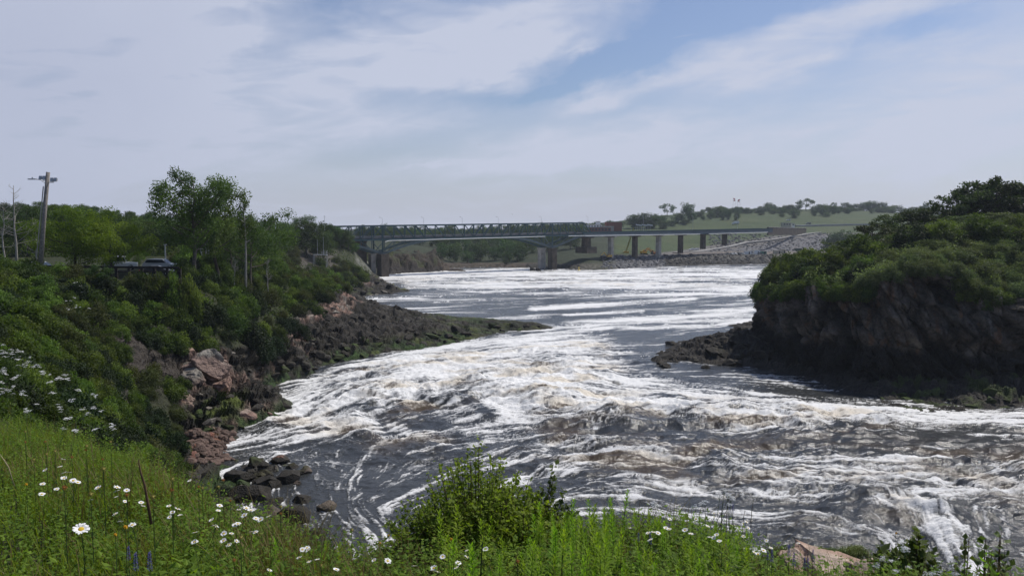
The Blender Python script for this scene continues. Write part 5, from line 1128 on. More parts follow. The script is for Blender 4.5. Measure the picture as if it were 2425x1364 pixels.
# construction machines
YEL = paint('machine yellow', (.62,.36,.03)); ORG = paint('machine orange', (.68,.20,.02)); DRK = simple('dark machinery', (.03,.03,.03), .2, 2)
def excavator(label, mat, px, py, d, rz, s_=1.):
    r = empty('excavator', at(px, py, d), label, 'excavator', None, rz, s_)
    for y in (-1, 1):
        mb = MB(); pr = [(-2, .3), (-1.6, 0), (1.6, 0), (2, .3), (2, .65), (1.6, .95), (-1.6, .95), (-2, .65)]
        for q in (y*1.35-.3, y*1.35+.3):
            for x, z in pr: mb.v.append((x, q, z))
        mb.f = [list(range(8)), list(range(8, 16))[::-1]]+[[i, i+8, (i+1) % 8+8, (i+1) % 8] for i in range(8)]; mb.build('track', DRK, r)
    mb = MB(); mb.box(-2.3, 1.3, -1.3, 1.3, 1.1, 2.0); mb.box(-2.4, -1.0, -1.25, 1.25, 2.0, 2.5); mb.build('body', mat, r); mb = MB(); mb.box(-.2, 1.3, .2, 1.25, 2.0, 3.2); mb.build('cab', mat, r); mb = MB(); mb.box(.1, 1.33, .15, 1.28, 2.3, 3.0); mb.build('cab_window', GLASS, r)
    mb = MB(); mb.bar((1.1, -.2, 1.8), (3.6, -.2, 4.4), .4, .55); mb.build('boom', mat, r); mb = MB(); mb.bar((3.5, -.2, 4.4), (5.6, -.2, 2.0), .3, .45); mb.build('arm', mat, r)
    mb = MB(); mb.v = []; mb.prism([(-.7, .7), (.4, .9), (.5, 1.9), (-.2, 2.1)], 5.1, 6.2, Matrix.Identity(4)); mb.build('bucket', DRK, r); return r
excavator('yellow excavator on the gravel shore, left one of the machines below the viaduct', YEL, 1525, 604, 548, R(20), 1.1); excavator('orange excavator beside the third viaduct pier, right one of the machines', ORG, 1547, 605, 552, R(170), 1.15)
ex = excavator('yellow excavator at the water end of the gravel shore, below the pale pier', YEL, 1441, 612, 512, R(200), .9)
crn = empty('mobile_crane', at(1482, 606, 548), 'mobile crane with long green-yellow boom leaning right between the viaduct piers', 'crane'); Bm = simple('crane boom paint', (.34,.31,.07), .2, 1); 
mb = MB(); mb.box(-3.5, 3.5, -1.3, 1.3, .8, 1.7); mb.build('carrier', DRK, crn); wheels(crn, (-2.7, -1.2, 1.2, 2.6), 1.3, .6, .4, False); mb = MB(); mb.box(-1.6, 1.9, -1.2, 1.2, 1.75, 3.2); mb.build('turntable_cab', YEL, crn)
tipz = 19.2; mb = MB()
for y in (-.45, .45):
    for o in (-.35, .35): mb.tube([(0+o, y, 2.6), (5.2+o*.4, y*.5, tipz)], .2, 4)
for k in range(16):
    t, t2 = k/16, (k+1)/16; a = Vector((0, 0, 2.6)).lerp(Vector((5.2, 0, tipz)), t); b = Vector((0, 0, 2.6)).lerp(Vector((5.2, 0, tipz)), t2); g = .4*(1-t*.5); mb.tube([a+Vector((-g, -g, 0)), b+Vector((g, -g, 0))], .06, 4); mb.tube([a+Vector((g, g, 0)), b+Vector((-g, g, 0))], .06, 4)
mb.build('boom', Bm, crn); mb = MB(); mb.tube([(5.2, 0, tipz), (5.3, 0, 8)], .04, 4); mb.build('hoist_cable', DRK, crn)
# yard: trailers, containers, parked vans
def box(px, py, w_, h, mat, label, name='site_container', cat='container', d=None, rz=0., grp=None):
    x, d_, z = onfar(px, py, 540, 640); r = empty(name, (x, d_, z+.25), label, cat, grp, rz); mb = MB(); mb.box(-w_/2, w_/2, -1.2, 1.2, 0, h)
    for i in range(int(w_/.6)): mb.box(-w_/2+.15+i*.6, -w_/2+.4+i*.6, -1.26, -1.2, .15, h-.15)
    mb.build('shell', mat, r); mb = MB(); mb.box(-w_/2-.1, w_/2+.1, -1.3, 1.3, h, h+.12); mb.build('roof', CONC, r); mb = MB(); mb.box(w_*.1, w_*.1+.9, -1.32, -1.26, .2, min(2.1, h-.2)); mb.build('door', DRK, r); return r
GRN = simple('green container paint', (.06,.20,.14), .1, .5)
for px, py, w_, h, mt, lb in ((1770,604,5,2.4,WHITE,'white site trailer at the left end of the yard row'),(1777,603,3.4,2.7,WHITE,'white trailer second in the yard row'),(1792,604,4.0,3.2,WHITE,'tall white trailer next to the green container'),(1807,603,4.4,2.1,GRN,'green container in the yard behind the sea wall'),(1841,602,6.2,2.3,BEIGE,'beige shed in the yard behind the headland bushes'),(1854,601,3.0,2.9,BEIGE,'narrow tan shed right of the beige shed'),(1890,597,5.0,2.6,simple('dark green container paint', (.03,.07,.05), .1, .5),'dark green container right of the sheds')):
    box(px, py, w_, h, mt, lb)
for i, px in enumerate((1723, 1733, 1741, 1749, 1757, 1784, 1800, 1903, 1912)):
    farcar(px, 603.5, ['small white van parked along the sea wall yard'][0], WP if i % 3 else DP, .8, R(80+i*17), True, 575, 'vans parked in the yard behind the sea wall')
for px, py, lb in ((1638,595,'white pickup standing on the gravel yard below the viaduct, left of a pair'),(1648,594,'white pickup on the gravel yard, right of a pair')): farcar(px, py, lb, WP, 1.1, R(30))
# flags
CLOTH = simple('white flag cloth', (.7,.7,.72), .08, 1); REDC = simple('red flag cloth', (.55,.04,.04), .1, 1)
def flagpole(px, pyb, pyt, label, grp, d=None, red=False, sgn=1, fs=1.):
    x, d_, z = onfar(px, pyb, 600, 1120); h = (pyb-pyt)/F*d_; r = empty('flagpole', (x, d_, z), label, 'flagpole', grp); mb = MB(); mb.tube([(0, 0, -.5), (0, 0, h)], [.16, .09], 6); mb.build('pole', GALV, r)
    mb = MB(); n = 6; L_ = 1.9*fs
    for k in range(n+1):
        t = k/n; 
        for zz_ in (0, 1): mb.v.append((sgn*(t*L_), .15*math.sin(t*6+px), h-.15-zz_*1.1*fs-t*.45*fs))
    mb.f = [[2*k, 2*k+1, 2*k+3, 2*k+2] for k in range(n)]; mb.build('flag', REDC if red else CLOTH, r)
for i, px in enumerate((1505, 1509.5, 1514, 1519, 1523, 1527, 1532, 1536, 1540)): flagpole(px, 546, 530.5+(i % 3)*.6, 'pole with a white flag in the row above the viaduct left of the grassy hill', 'row of white flags above the viaduct')
for i, (px, t_, s_) in enumerate(((1733.5, 469, 1), (1738.5, 473, -1), (1744, 475, 1), (1749.5, 472, -1))): flagpole(px, 500, t_, ['tall flagpole with red flag at the left of four on the hilltop', 'second tall flagpole from the left on the hilltop', 'third tall flagpole from the left on the hilltop', 'rightmost tall flagpole of the four on the hilltop'][i], 'four tall flagpoles on the hilltop', red=True, sgn=s_, fs=1.3)
for i, (px, b, t_) in enumerate(((2130, 498, 476), (2200, 502, 476), (2213, 502, 474), (2219, 503, 470), (2228, 503, 474))):
    x, d_, z = onfar(px, b, 900, 1110); h = (b-t_)/F*d_; r = empty('power_pole', (x, d_, z), ['power pole on the skyline left of the headland trees, standing apart', 'power pole with one crossarm, first of the four close together', 'thin power pole, second of the four close together', 'tallest power pole of the four close together on the skyline', 'power pole nearest the headland trees'][i], 'power pole', 'power poles on the skyline')
    mb = MB(); mb.tube([(0, 0, -1), (0, 0, h)], [.3, .2], 6); mb.build('pole', DARKBARK, r); mb = MB(); mb.bar((-2.6, 0, h-1), (2.6, 0, h-1), .25); mb.bar((-1.8, 0, h-2.6), (1.8, 0, h-2.6), .25); mb.build('crossarm', DARKBARK, r)
# mast platform on the rock face
x, y, z = at(760, 612, 288); pf = empty('gauge_platform', (x, y, z), 'small pale platform with two thin posts on the rock face near the bridge', 'platform')
mb = MB(); mb.box(-2.6, 2.2, -1, 1.2, 1.2, 1.4); mb.build('deck', GALV, pf); mb = MB()
for a, b in ((-2.5, -1), (2.1, -1), (-2.5, 1.1), (2.1, 1.1)): mb.tube([(a, b, -3), (a, b, 1.2)], .08, 5)
mb.build('support_legs', GALV, pf); mb = MB()
for h in (1.9, 2.5): mb.tube([(.6, -1, h), (2.2, -1, h), (2.2, 1.2, h)], .05, 4)
for a in (.6, 1.4, 2.2): mb.tube([(a, -1, 1.4), (a, -1, 2.5)], .05, 4)
mb.build('railing', GALV, pf)
for a, h in ((-1.3, 6.6), (.8, 7.6)): mb = MB(); mb.tube([(a, .6, 1.2), (a, .6, h)], [.09, .06], 6); mb.build('mast', GALV, pf)
x, y, z = at(769, 545, 360); r = empty('antenna_mast', (x, y, z-2), 'thin antenna mast rising above the wooded hill left of the bridge', 'mast'); mb = MB(); mb.tube([(0, 0, 0), (0, 0, 8.5)], [.12, .06], 5); mb.build('pole', GALV, r); mb = MB(); mb.bar((-.5, 0, 8.0), (.5, 0, 8.0), .12); mb.build('crossarm', GALV, r)
# buoy, birds
x, y, z = atz(1371, 641, 0); bu = empty('marker_buoy', (x, y, -.2), 'small yellow marker buoy floating near the far shore', 'buoy'); mb = MB(); mb.lathe([(.2, -.6), (.9, -.2), (1, .3), (.7, .7), (.35, .9)], 14); mb.build('float', paint('buoy yellow', (.75,.55,.08)), bu, True); mb = MB(); mb.tube([(0, 0, .8), (0, 0, 2.0)], .12, 6); mb.box(-.35, .35, -.35, .35, 1.7, 2.3); mb.build('topmark', bpy.data.materials['buoy yellow'], bu)
BIRD = simple('grey gull feathers', (.25,.25,.26), .3, 3); 
def bird(p, label, s_, rz, fly=True):
    mb = MB(); c = []
    prof = [(-.32, .01), (-.22, .05), (0, .085), (.15, .07), (.22, .05), (.28, .045), (.33, .01)]; n = 8
    for x, r_ in prof:
        for k in range(n): a = 2*math.pi*k/n; mb.v.append((x, r_*math.cos(a), r_*math.sin(a)+(.03 if x > .2 else 0)))
    for i in range(len(prof)-1):
        for k in range(n): mb.f.append([i*n+k, i*n+(k+1) % n, (i+1)*n+(k+1) % n, (i+1)*n+k])
    o = mb.build('gull', BIRD, None, True); tag(o, label, 'bird'); o.location = p; o.rotation_euler = (0, 0, rz); o.scale = (s_,)*3
    if fly:
        for sy in (-1, 1):
            w_ = MB(); w_.v = [(.12, sy*.05, .04), (-.12, sy*.05, .03), (-.08, sy*.4, .2), (.12, sy*.38, .22), (-.16, sy*.8, .12), (-.04, sy*.78, .15)]; w_.v += [(x, y, z-.015) for x, y, z in w_.v]
            w_.f = [[0, 3, 2, 1], [3, 5, 4, 2], [6, 7, 8, 9], [9, 8, 10, 11], [0, 6, 9, 3], [3, 9, 11, 5], [1, 2, 8, 7], [2, 4, 10, 8], [5, 11, 10, 4]]; w_.build('wing', BIRD, o)
    return o
bird(at(1136, 344, 300), 'gull gliding high in the open sky above the bridge', .85, R(60)); bird(at(1213, 508, 380), 'gull flying low above the top of the truss', .8, R(20)); bird(atz(1351, 678, .3), 'dark cormorant-like bird sitting on the foamy water in mid-river', 1.6, R(0), False)
# ================================================================== LEFT BANK FURNITURE
POLE = simple('weathered grey timber', (.23,.21,.19), .3, 4, .9, .1, 0, .3); TIM = simple('dark creosoted timber', (.025,.022,.02), .3, 3, .9)
b0_, t0_ = Vector(at(92, 650, 108)), Vector(at(114, 408, 108)); up_ = empty('utility_pole', b0_, 'tall leaning grey timber utility pole with floodlights and a street-lamp arm', 'utility pole'); ax = t0_-b0_; H_ = ax.length
mb = MB(); mb.tube([(0, 0, -1), tuple(ax*.5), tuple(ax)], [.34, .29, .25], 10); mb.build('pole', POLE, up_, True); mb = MB(); mb.tube([tuple(ax*.02+Vector((-.36, -.3, 0))), tuple(ax*.86+Vector((-.3, -.28, 0)))], .07, 6); mb.build('conduit', CONC, up_)
for dx, dz, L_ in ((-.72, -.75, 'l'), (.78, -1.0, 'r')):
    mb = MB(); p = ax+Vector((dx, -.1, dz)); mb.tube([tuple(ax+Vector((0, 0, dz-.35))), tuple(p+Vector((0, 0, -.35)))], .06, 5); o = mb.build('floodlight', GALV, up_)
    for k in (-1, 1):
        q = p+Vector((k*.24, 0, 0)); m2 = MB(); pr = [(-.22, -.22), (.05, -.26), (.2, .1), (-.05, .25)]; m2.prism(pr, q.x-.2, q.x+.2, Matrix.Translation((0, q.y, q.z))); m2.build('lamp_housing', GALV, o)
mb = MB(); mb.tube([tuple(ax*.88), tuple(ax*.9+Vector((-.9, 0, .35))), tuple(ax*.895+Vector((-1.5, 0, .5)))], .05, 5); o = mb.build('lamp_arm', GALV, up_); mb = MB(); q = ax*.895+Vector((-1.95, 0, .5)); mb.box(q.x-.55, q.x+.5, q.y-.16, q.y+.16, q.z-.07, q.z+.07); mb.tube([(q.x, q.y, q.z+.05), (q.x, q.y, q.z+.25)], .09, 6); mb.build('lamp_head', GALV, o)
fe = empty('timber_fence', (0, 0, 0), 'dark timber rail fence along the edge of the parking area', 'fence'); F0, F1 = Vector(at(60, 652, 112)), Vector(at(425, 655, 114))
for h, w_ in ((1.25, .32), (.62, .2)):
    mb = MB(); mb.bar(F0+Vector((0, 0, h)), F1+Vector((0, 0, h)), .14, w_); mb.build('rail', TIM, fe)
for k in range(13):
    p = F0.lerp(F1, k/12); mb = MB(); mb.box(p.x-.17, p.x+.17, p.y-.02+.1, p.y+.35, p.z-1.2, p.z+1.15); mb.build('post', TIM, fe)
for i, (px, b, t_, d, lb) in enumerate(((393, 648, 580, 150, 'slim light pole behind the silver car'), (489, 640, 570, 150, 'light grey pole of a close pair, left one, right of the largest tree'), (495, 640, 568, 152, 'light grey pole of a close pair, right one, right of the largest tree'), (478, 640, 590, 154, 'thin grey post between the largest tree and the pole pair'))):
    x, y, z = at(px, b, d); r = empty('light_pole', (x, y, z), lb, 'pole'); mb = MB(); hh = (b-t_)/F*d; mb.tube([(0, 0, -1), (0, 0, hh)], [.16, .11], 6); mb.build('pole', GALV, r); mb = MB(); mb.box(-.3, .3, -.12, .12, hh, hh+.12); mb.build('cap', GALV, r)
# ================================================================== BOULDERS
def boulder(name, px, py, rx, ry, rz_, seed, label, c1, z0=-.3, grp=None, top=None, rot=0, mat=None, subd=5, rough=.10):
    me = bpy.data.meshes.new(name); import bmesh; bm = bmesh.new(); bmesh.ops.create_icosphere(bm, subdivisions=subd, radius=1)
    v = np.array([x.co[:] for x in bm.verts]); r = np.random.default_rng(seed); pl = r.normal(size=(22, 3)); pl /= np.linalg.norm(pl, axis=1)[:, None]; off = r.uniform(.5, .95, 22)
    for n_, o_ in zip(pl, off):
        dd = v@n_-o_; v = v-np.clip(dd, 0, None)[:, None]*n_
    v *= (1+rough*(fbm3(v[:, 0]*2+seed, v[:, 1]*2, v[:, 2]*2, 4, seed)-.5)*2)[:, None]
    for q, x in zip(v, bm.verts): x.co = (q[0]*rx, q[1]*ry, q[2]*rz_)
    bm.to_mesh(me); bm.free()
    zz = v[:, 2]*rz_+z0; nn = fbm3(v[:, 0]*3, v[:, 1]*3, v[:, 2]*3, 4, seed+5)
    col = np.zeros((len(v), 3))+np.array(c1); t_ = sstep(.35, .7, v[:, 2]+.5*(nn-.5)) if top is not None else 0*zz
    if top is not None: col = col*(1-t_[:, None])+np.array(top)*t_[:, None]
    col *= (.65+.7*nn)[:, None]; a = me.color_attributes.new('col', 'FLOAT_COLOR', 'POINT'); c4 = np.ones((len(v), 4), np.float32); c4[:, :3] = col; a.data.foreach_set('color', c4.ravel())
    o = bpy.data.objects.new(name, me); C.objects.link(o); me.materials.append(mat or BLD); x, y, z = atz(px, py, 0); o.location = (x, y, z0); o.rotation_euler = (0, 0, rot); tag(o, label, 'boulder' if name == 'boulder' else 'rock', grp); return o
BLD = landmat('boulder rock', 1.6, .12, 4.5)
DR = (.035, .031, .025); MO = (.06, .055, .03)
boulder('boulder', 612, 1112, 1.5, 1.4, 1.25, 1, 'dark mossy boulder at the left of the group standing at the water edge', DR, .3, top=(.045,.055,.018))
boulder('boulder', 661, 1096, 1.25, 1.1, .9, 2, 'reddish flat-topped boulder at the back of the group in the shallows', DR, .35, top=(.20,.11,.08))
boulder('boulder', 683, 1140, 1.9, 1.6, 1.1, 3, 'large dark slanted boulder at the right of the shoreline group', DR, .4)
boulder('boulder', 640, 1150, 1.6, 1.5, 1.2, 4, 'dark rounded boulder in the middle of the shoreline group', DR, .2)
boulder('boulder', 774, 1207, .95, .9, .75, 5, 'brown boulder standing alone in the water right of the dark rocks', (.09,.075,.055), .15, top=(.15,.12,.09))
boulder('boulder', 716, 1188, 1.2, 1.0, .7, 6, 'low black boulder at the tip of the dark rocks', DR, .1); boulder('boulder', 690, 1235, 1.6, 1.5, 1.1, 7, 'dark boulder just above the meadow edge among the wet rocks', DR, .3); boulder('boulder', 610, 1185, 1.6, 1.5, 1.3, 8, 'dark boulder behind the meadow daisies left of the wet rocks', DR, .5)
boulder('boulder', 745, 1268, 1.0, .9, .6, 9, 'black rock half under the meadow edge at the water', DR, .1)
boulder('boulder', 570, 1140, 1.8, 1.5, 1.0, 10, 'low dark boulder left of the shoreline group', DR, .4); boulder('boulder', 1262, 642, 2.4, 2.2, 2.6, 11, 'small jagged rock standing left of the right bridge pier', DR, .6); boulder('boulder', 1275, 642, 2.4, 2.2, 1.5, 12, 'low rock at the foot of the right bridge pier', DR, .4)
boulder('boulder', 1672, 872, 1.0, .9, .7, 13, 'small dark rock in the water below the headland point', DR, .1); boulder('boulder', 1075, 642, 6, 3, 1.6, 14, 'low brown rock tongue in the water beyond the truss bridge cliff', (.07,.055,.045), .4)
_r = random.Random(9)
for i in range(34):
    px, py = _r.uniform(440, 735), _r.uniform(1108, 1300); d = float(atz(px, py)[1]); x, y, _ = atz(px, py); s_ = _r.uniform(.45, 1.25)
    if px < 520 and _r.random() < .4: continue
    o = boulder('boulder', px, py, s_*1.1, s_, s_*.72, 60+i, 'dark wet rock in the jumble between the meadow edge and the water', DR if i % 5 else (.10,.08,.065), 0, 'dark rocks jumbled below the meadow', top=MO if i % 3 else None, rot=i); o.location.z = max(.1, bankz(x, y)+.15)
for k, (px, py, d, s_, rot, lb, c_, tp) in enumerate(((498,868,103,(3.7,2.8,2.5),(.1,.32,.5),'big weathered grey-pink outcrop slab on the left shore',(.24,.17,.14),(.27,.25,.215)),(452,898,100,(2.6,2.2,1.9),(.2,-.2,1.3),'brown-pink rock face at the left foot of the big outcrop',(.17,.125,.10),(.22,.20,.17)),(528,915,102,(2.3,1.8,1.5),(-.2,.3,2.2),'pinkish block leaning under the right side of the big outcrop',(.24,.155,.12),(.25,.19,.155)),(430,960,96,(1.8,1.5,1.6),(0,.2,.4),'low tan rock below the outcrop beside the mossy slope',(.25,.18,.14),None))):
    q = boulder('rock', 480, 905, *s_, 15+k, lb, c_, 0, top=tp, rough=.34, subd=6); q.location = tuple(at(px, py, d)); q.rotation_euler = rot
# broken blocks strewn over the ledges (one proto per colour, then copies)
PK, GY = (.25,.165,.13), (.13,.115,.095)
def rockset(c, top, k, nm): return [boulder('rock', 0, 900, 1, .85, .6, 900+nm*10+i, 'rock', c, 0, top=top, subd=4, rough=.16) for i in range(k)]
RK = {'pink': Kind(rockset(PK, (.30,.23,.19), 3, 1), 1), 'dark': Kind(rockset(DR, (.055,.05,.038), 4, 2), 1), 'grey': Kind(rockset(GY, (.22,.20,.17), 2, 3), 1), 'green': Kind(rockset((.04,.05,.018), (.06,.09,.02), 2, 4), 1)}
_r = random.Random(21)
def strew(n, x0, x1, y0, y1, kinds, smin, smax, lab, grp, test=None, fz=None, dr=(60, 260)):
    c = 0; t = 0
    while c < n and t < n*12:
        t += 1; px, py = _r.uniform(x0, x1), _r.uniform(y0, y1)
        if test and not test(px, py): continue
        ds = np.linspace(dr[0], dr[1], 90); xs = (px-CX)/F*ds; i = np.clip(np.log(ds/13)/.0046, 0, len(bys)-1).round().astype(int); j = int(round(float(np.interp(px, bcols, np.arange(len(bcols)))))); zs = bZ[i, j] if fz is None else fz(xs, ds)
        gy_ = proj(xs, ds, zs)[1]; k = np.nonzero(gy_ <= py)[0]
        if not len(k): continue
        k = k[0]; x, d, z = xs[k], ds[k], zs[k]
        if z < -.1: continue
        s_ = _r.uniform(smin, smax)*_r.uniform(.6, 1.1); kd = _r.choice(kinds)
        RK[kd].put(_r.randrange(9), (x, d, z+.1*s_), _r.uniform(0, 6.28), (s_*1.3, s_, s_*_r.uniform(.7, 1.3)), lab[kd] if isinstance(lab, dict) else lab, grp+' '+kd, R(_r.uniform(-25, 25)), R(_r.uniform(-25, 25))); c += 1
vl = lambda px: np.interp(px, vx, vy)
strew(16, 430, 640, 800, 1010, ['pink', 'grey', 'dark', 'dark'], .5, 1.3, {'pink': 'reddish broken block on the shore ledges around the big outcrop', 'grey': 'grey broken block on the shore ledges around the big outcrop', 'dark': 'dark wet block on the shore ledges around the big outcrop'}, 'blocks round the outcrop', lambda px, py: py > vl(px)+14)
def rubble(name, n, x0, x1, y0, y1, c1, smin, smax, label, fz, dr, seed, mat):
    g = np.random.default_rng(seed); bm = __import__('bmesh').new(); __import__('bmesh').ops.create_icosphere(bm, subdivisions=3, radius=1); v0 = np.array([q.co[:] for q in bm.verts]); f0 = np.array([[q.index for q in p.verts] for p in bm.faces]); bm.free()
    px = g.uniform(x0, x1, n*3); py = g.uniform(y0, y1, n*3); V_, F_, C_ = [], [], []; ds = np.linspace(dr[0], dr[1], 120)
    for a, b in zip(px, py):
        if len(V_) >= n: break
        xs = (a-CX)/F*ds
        if fz is None: i_ = np.clip(np.log(ds/13)/.0046, 0, len(bys)-1).round().astype(int); zs = bZ[i_, int(round(float(np.interp(a, bcols, np.arange(len(bcols))))))]
        else: zs = fz(xs, ds)
        k = np.nonzero(proj(xs, ds, zs)[1] <= b)[0]
        if not len(k) or zs[k[0]] < -.1: continue
        k = k[0]; v = v0.copy()
        for _ in range(9):
            nn = g.normal(size=3); nn /= np.linalg.norm(nn); v = v-np.clip(v@nn-g.uniform(.5, .85), 0, None)[:, None]*nn
        s_ = g.uniform(smin, smax); q = g.uniform(0, 6.28); v = v*np.array([1.25, 1, .7])*s_; v = np.stack([v[:, 0]*math.cos(q)-v[:, 1]*math.sin(q), v[:, 0]*math.sin(q)+v[:, 1]*math.cos(q), v[:, 2]], 1)+np.array([xs[k], ds[k], zs[k]+.1*s_])
        F_.append(f0+len(V_)*len(v0)); V_.append(v); C_.append(np.tile(np.array(c1)*g.uniform(.6, 1.35), (len(v0), 1)))
    me = npmesh(name, np.concatenate(V_), np.concatenate(F_), False, {'col': np.concatenate(C_)}); return tag(link(name, me, mat), label, None, None, 'stuff')
rubble('red_cobbles', 170, 430, 540, 1022, 1098, (.13,.088,.07), .22, .65, 'patch of red broken cobbles at the water edge below the outcrop', None, (60, 120), 1, BLD)
rubble('riprap_stones', 420, 1425, 1577, 606, 637, (.15,.15,.153), .7, 1.5, 'grey riprap stones on the bank below the construction shore', farf, (450, 570), 2, BLD)
rubble('sea_wall_stones', 420, 1573, 1840, 604, 625, (.085,.08,.072), .7, 1.5, 'dark sea wall stones in front of the site yard', farf, (500, 610), 3, BLD)
rubble('slope_rubble', 700, 1680, 1960, 553, 598, (.12,.12,.125), .6, 1.4, 'coarse grey rubble covering the slope below the gravel ramp', farf, (600, 780), 4, BLD)
strew(26, 600, 860, 715, 900, ['dark', 'dark', 'dark', 'grey', 'green'], .6, 1.6, {'pink': 'pinkish block on the ledges at the root of the dark spit', 'grey': 'pale grey block on the ledges at the root of the dark spit', 'dark': 'dark weed-covered block on the ledges at the root of the spit', 'green': 'green mossy block on the ledges at the root of the spit'}, 'blocks at the root of the spit', lambda px, py: py > vl(px)+10)
strew(64, 640, 1310, 745, 930, ['dark', 'dark', 'dark', 'green'], .6, 1.6, {'dark': 'dark slab along the water side of the long spit', 'green': 'green algae-covered slab along the water side of the long spit'}, 'slabs along the spit', lambda px, py: py > np.interp(px, [640, 800, 1000, 1310], [880, 815, 785, 765]))
strew(16, 440, 705, 950, 1030, ['dark', 'green', 'grey'], .5, 1.2, {'dark': 'dark block on the small point below the outcrop', 'green': 'mossy green block on the small point below the outcrop', 'grey': 'grey block on the small point below the outcrop'}, 'blocks on the small point')
strew(14, 820, 980, 665, 705, ['dark', 'dark', 'grey'], .8, 1.8, {'dark': 'dark block on the second, farther spit', 'grey': 'pale block on the second, farther spit'}, 'blocks on the second spit', None, None, (240, 400))
strew(40, 1540, 1815, 765, 872, ['dark'], .6, 1.9, 'dark boulder on the low point left of the headland cliff', 'boulders on the headland point', None, headf, (110, 200))
strew(30, 2090, 2425, 930, 990, ['dark', 'green', 'green'], .5, 1.4, {'dark': 'dark stone on the low ledge under the headland, right side', 'green': 'green weedy stone on the low ledge under the headland, right side'}, 'stones on the headland ledge', None, headf, (105, 125))
# ================================================================== MEADOW AT THE VIEWPOINT
def tubev(P0, P1, r0, r1, n=3):
    return P0, P1, r0, r1
def pxd(px, d): return (px-CX)/F*d, d
G_ = np.random.default_rng(42)
def scatter(n, pred, pmin=-150, pmax=2600, dmin=1.15, over=1.0, pw=.6):
    px = G_.uniform(pmin, pmax, n*4); u = G_.random(n*4); dc = crestd(px); d = dmin+(dc+over-dmin)*u**pw
    m = pred(px, d); px, d = px[m][:n], d[m][:n]; x = (px-CX)/F*d; return px, x, d, neargz(x, d)
def blades(n, hmin, hmax, wd, seed, pred, name, mat, label, pw=.6, over=1.0, bend=.75):
    r = np.random.default_rng(seed); px, x, y, z = scatter(n, pred, over=over, pw=pw); n = len(x); h = r.uniform(hmin, hmax, n)*(.6+.8*fbm(x/1.2, y/1.2, 2, seed)); a = r.uniform(0, 6.283, n); b = r.uniform(.05, bend, n)*h
    wv = r.uniform(.6, 1.3, n)*wd*np.clip(.5+.16*y, .7, 1.6); dx, dy = np.cos(a), np.sin(a); sx_, sy_ = -dy, dx; V_ = []
    for t in (0, .4, .75):
        w_ = wv*(1-t*.6); cx, cy, cz = x+dx*b*t*t, y+dy*b*t*t, z-.03+h*t*(1-.1*t)
        V_ += [np.stack([cx-sx_*w_, cy-sy_*w_, cz], 1), np.stack([cx+sx_*w_, cy+sy_*w_, cz], 1)]
    V_.append(np.stack([x+dx*b, y+dy*b, z+h*.88], 1)); v = np.stack(V_, 1).reshape(-1, 3); k = np.arange(n)[:, None]*7
    f = np.concatenate([k+np.array([[0, 1, 3, 2]]), k+np.array([[2, 3, 5, 4]]), k+np.array([[4, 5, 6, 6]])]); 
    tint = np.repeat(np.clip(r.normal(.5, .22, n)+.5*(fbm(x/.7, y/.7, 2, 9)-.5), 0, 1), 7)
    f3 = f[2*n:]; f = f[:2*n]
    me = bpy.data.meshes.new(name); me.vertices.add(len(v)); me.vertices.foreach_set('co', v.astype(np.float32).ravel())
    li = np.concatenate([f.ravel(), f3[:, :3].ravel()]).astype(np.int32); me.loops.add(len(li)); me.loops.foreach_set('vertex_index', li); me.polygons.add(3*n)
    me.polygons.foreach_set('loop_start', np.concatenate([np.arange(0, 8*n, 4), 8*n+np.arange(0, 3*n, 3)]).astype(np.int32)); me.polygons.foreach_set('loop_total', np.concatenate([np.full(2*n, 4), np.full(n, 3)]).astype(np.int32))
    at_ = me.attributes.new('tint', 'FLOAT', 'POINT'); at_.data.foreach_set('value', tint.astype(np.float32)); me.update(); me.validate()
    return tag(link(name, me, mat), label, None, None, 'stuff')
left = lambda px, d: np.ones_like(px, bool)
blades(60000, .14, .42, .0032, 1, left, 'meadow_grass', LG['meadow'], 'thick green meadow grass covering the foreground slope', pw=.55)
blades(15000, .25, .6, .0028, 2, lambda px, d: fbm(px/160, d*2, 2, 8) > .5, 'dry_grass', leafmat('straw grass', (.12,.10,.035), (.26,.22,.09), .3, .1), 'thin yellowing grass stalks mixed through the meadow', pw=.6)
# leafy ground cover: stems with paired leaves, as one mass
def leafstems(n, seed, pred, name, mat, label, hmin, hmax, nl, leaf, asp=.28, over=.9, pw=.6, spread=.5, arch=.3):
    r = np.random.default_rng(seed); px, x, y, z = scatter(n, pred, over=over, pw=pw); n = len(x); h = r.uniform(hmin, hmax, n); a0 = r.uniform(0, 6.28, n); b = r.uniform(0, arch, n)*h; ts = np.linspace(.2, 1, nl)
    P, A, B, ln, tn = [], [], [], [], []
    tb = np.clip(r.normal(.5, .2, n)+.6*(fbm(x/.6, y/.6, 2, seed)-.5), 0, 1)
    for k, t in enumerate(ts):
        a = a0+k*2.4+r.uniform(-.4, .4, n); p = np.stack([x+np.cos(a0)*b*t*t, y+np.sin(a0)*b*t*t, z+h*t], 1); d = np.stack([np.cos(a), np.sin(a), r.uniform(-.1, .7, n)], 1); d = unit(d)
        side = unit(np.cross(d, np.array([0, 0, 1.])+r.normal(size=(n, 3))*.25)); P.append(p); A.append(d); B.append(side); ln.append(leaf*r.uniform(.6, 1.25, n)*(1.15-.5*t)); tn.append(np.clip(tb+.25*(t-.5)+r.normal(size=n)*.08, 0, 1))
    P, A, B, ln, tn = map(np.concatenate, (P, A, B, ln, tn))
    return tag(link(name, leafmesh(name, P, A, B, ln, ln*asp, tn, .35), mat), label, None, None, 'stuff')
leafstems(13500, 11, left, 'leafy_ground_cover', LG['meadow'], 'mixed broad-leaved herbs growing among the meadow grass', .18, .50, 12, .055)
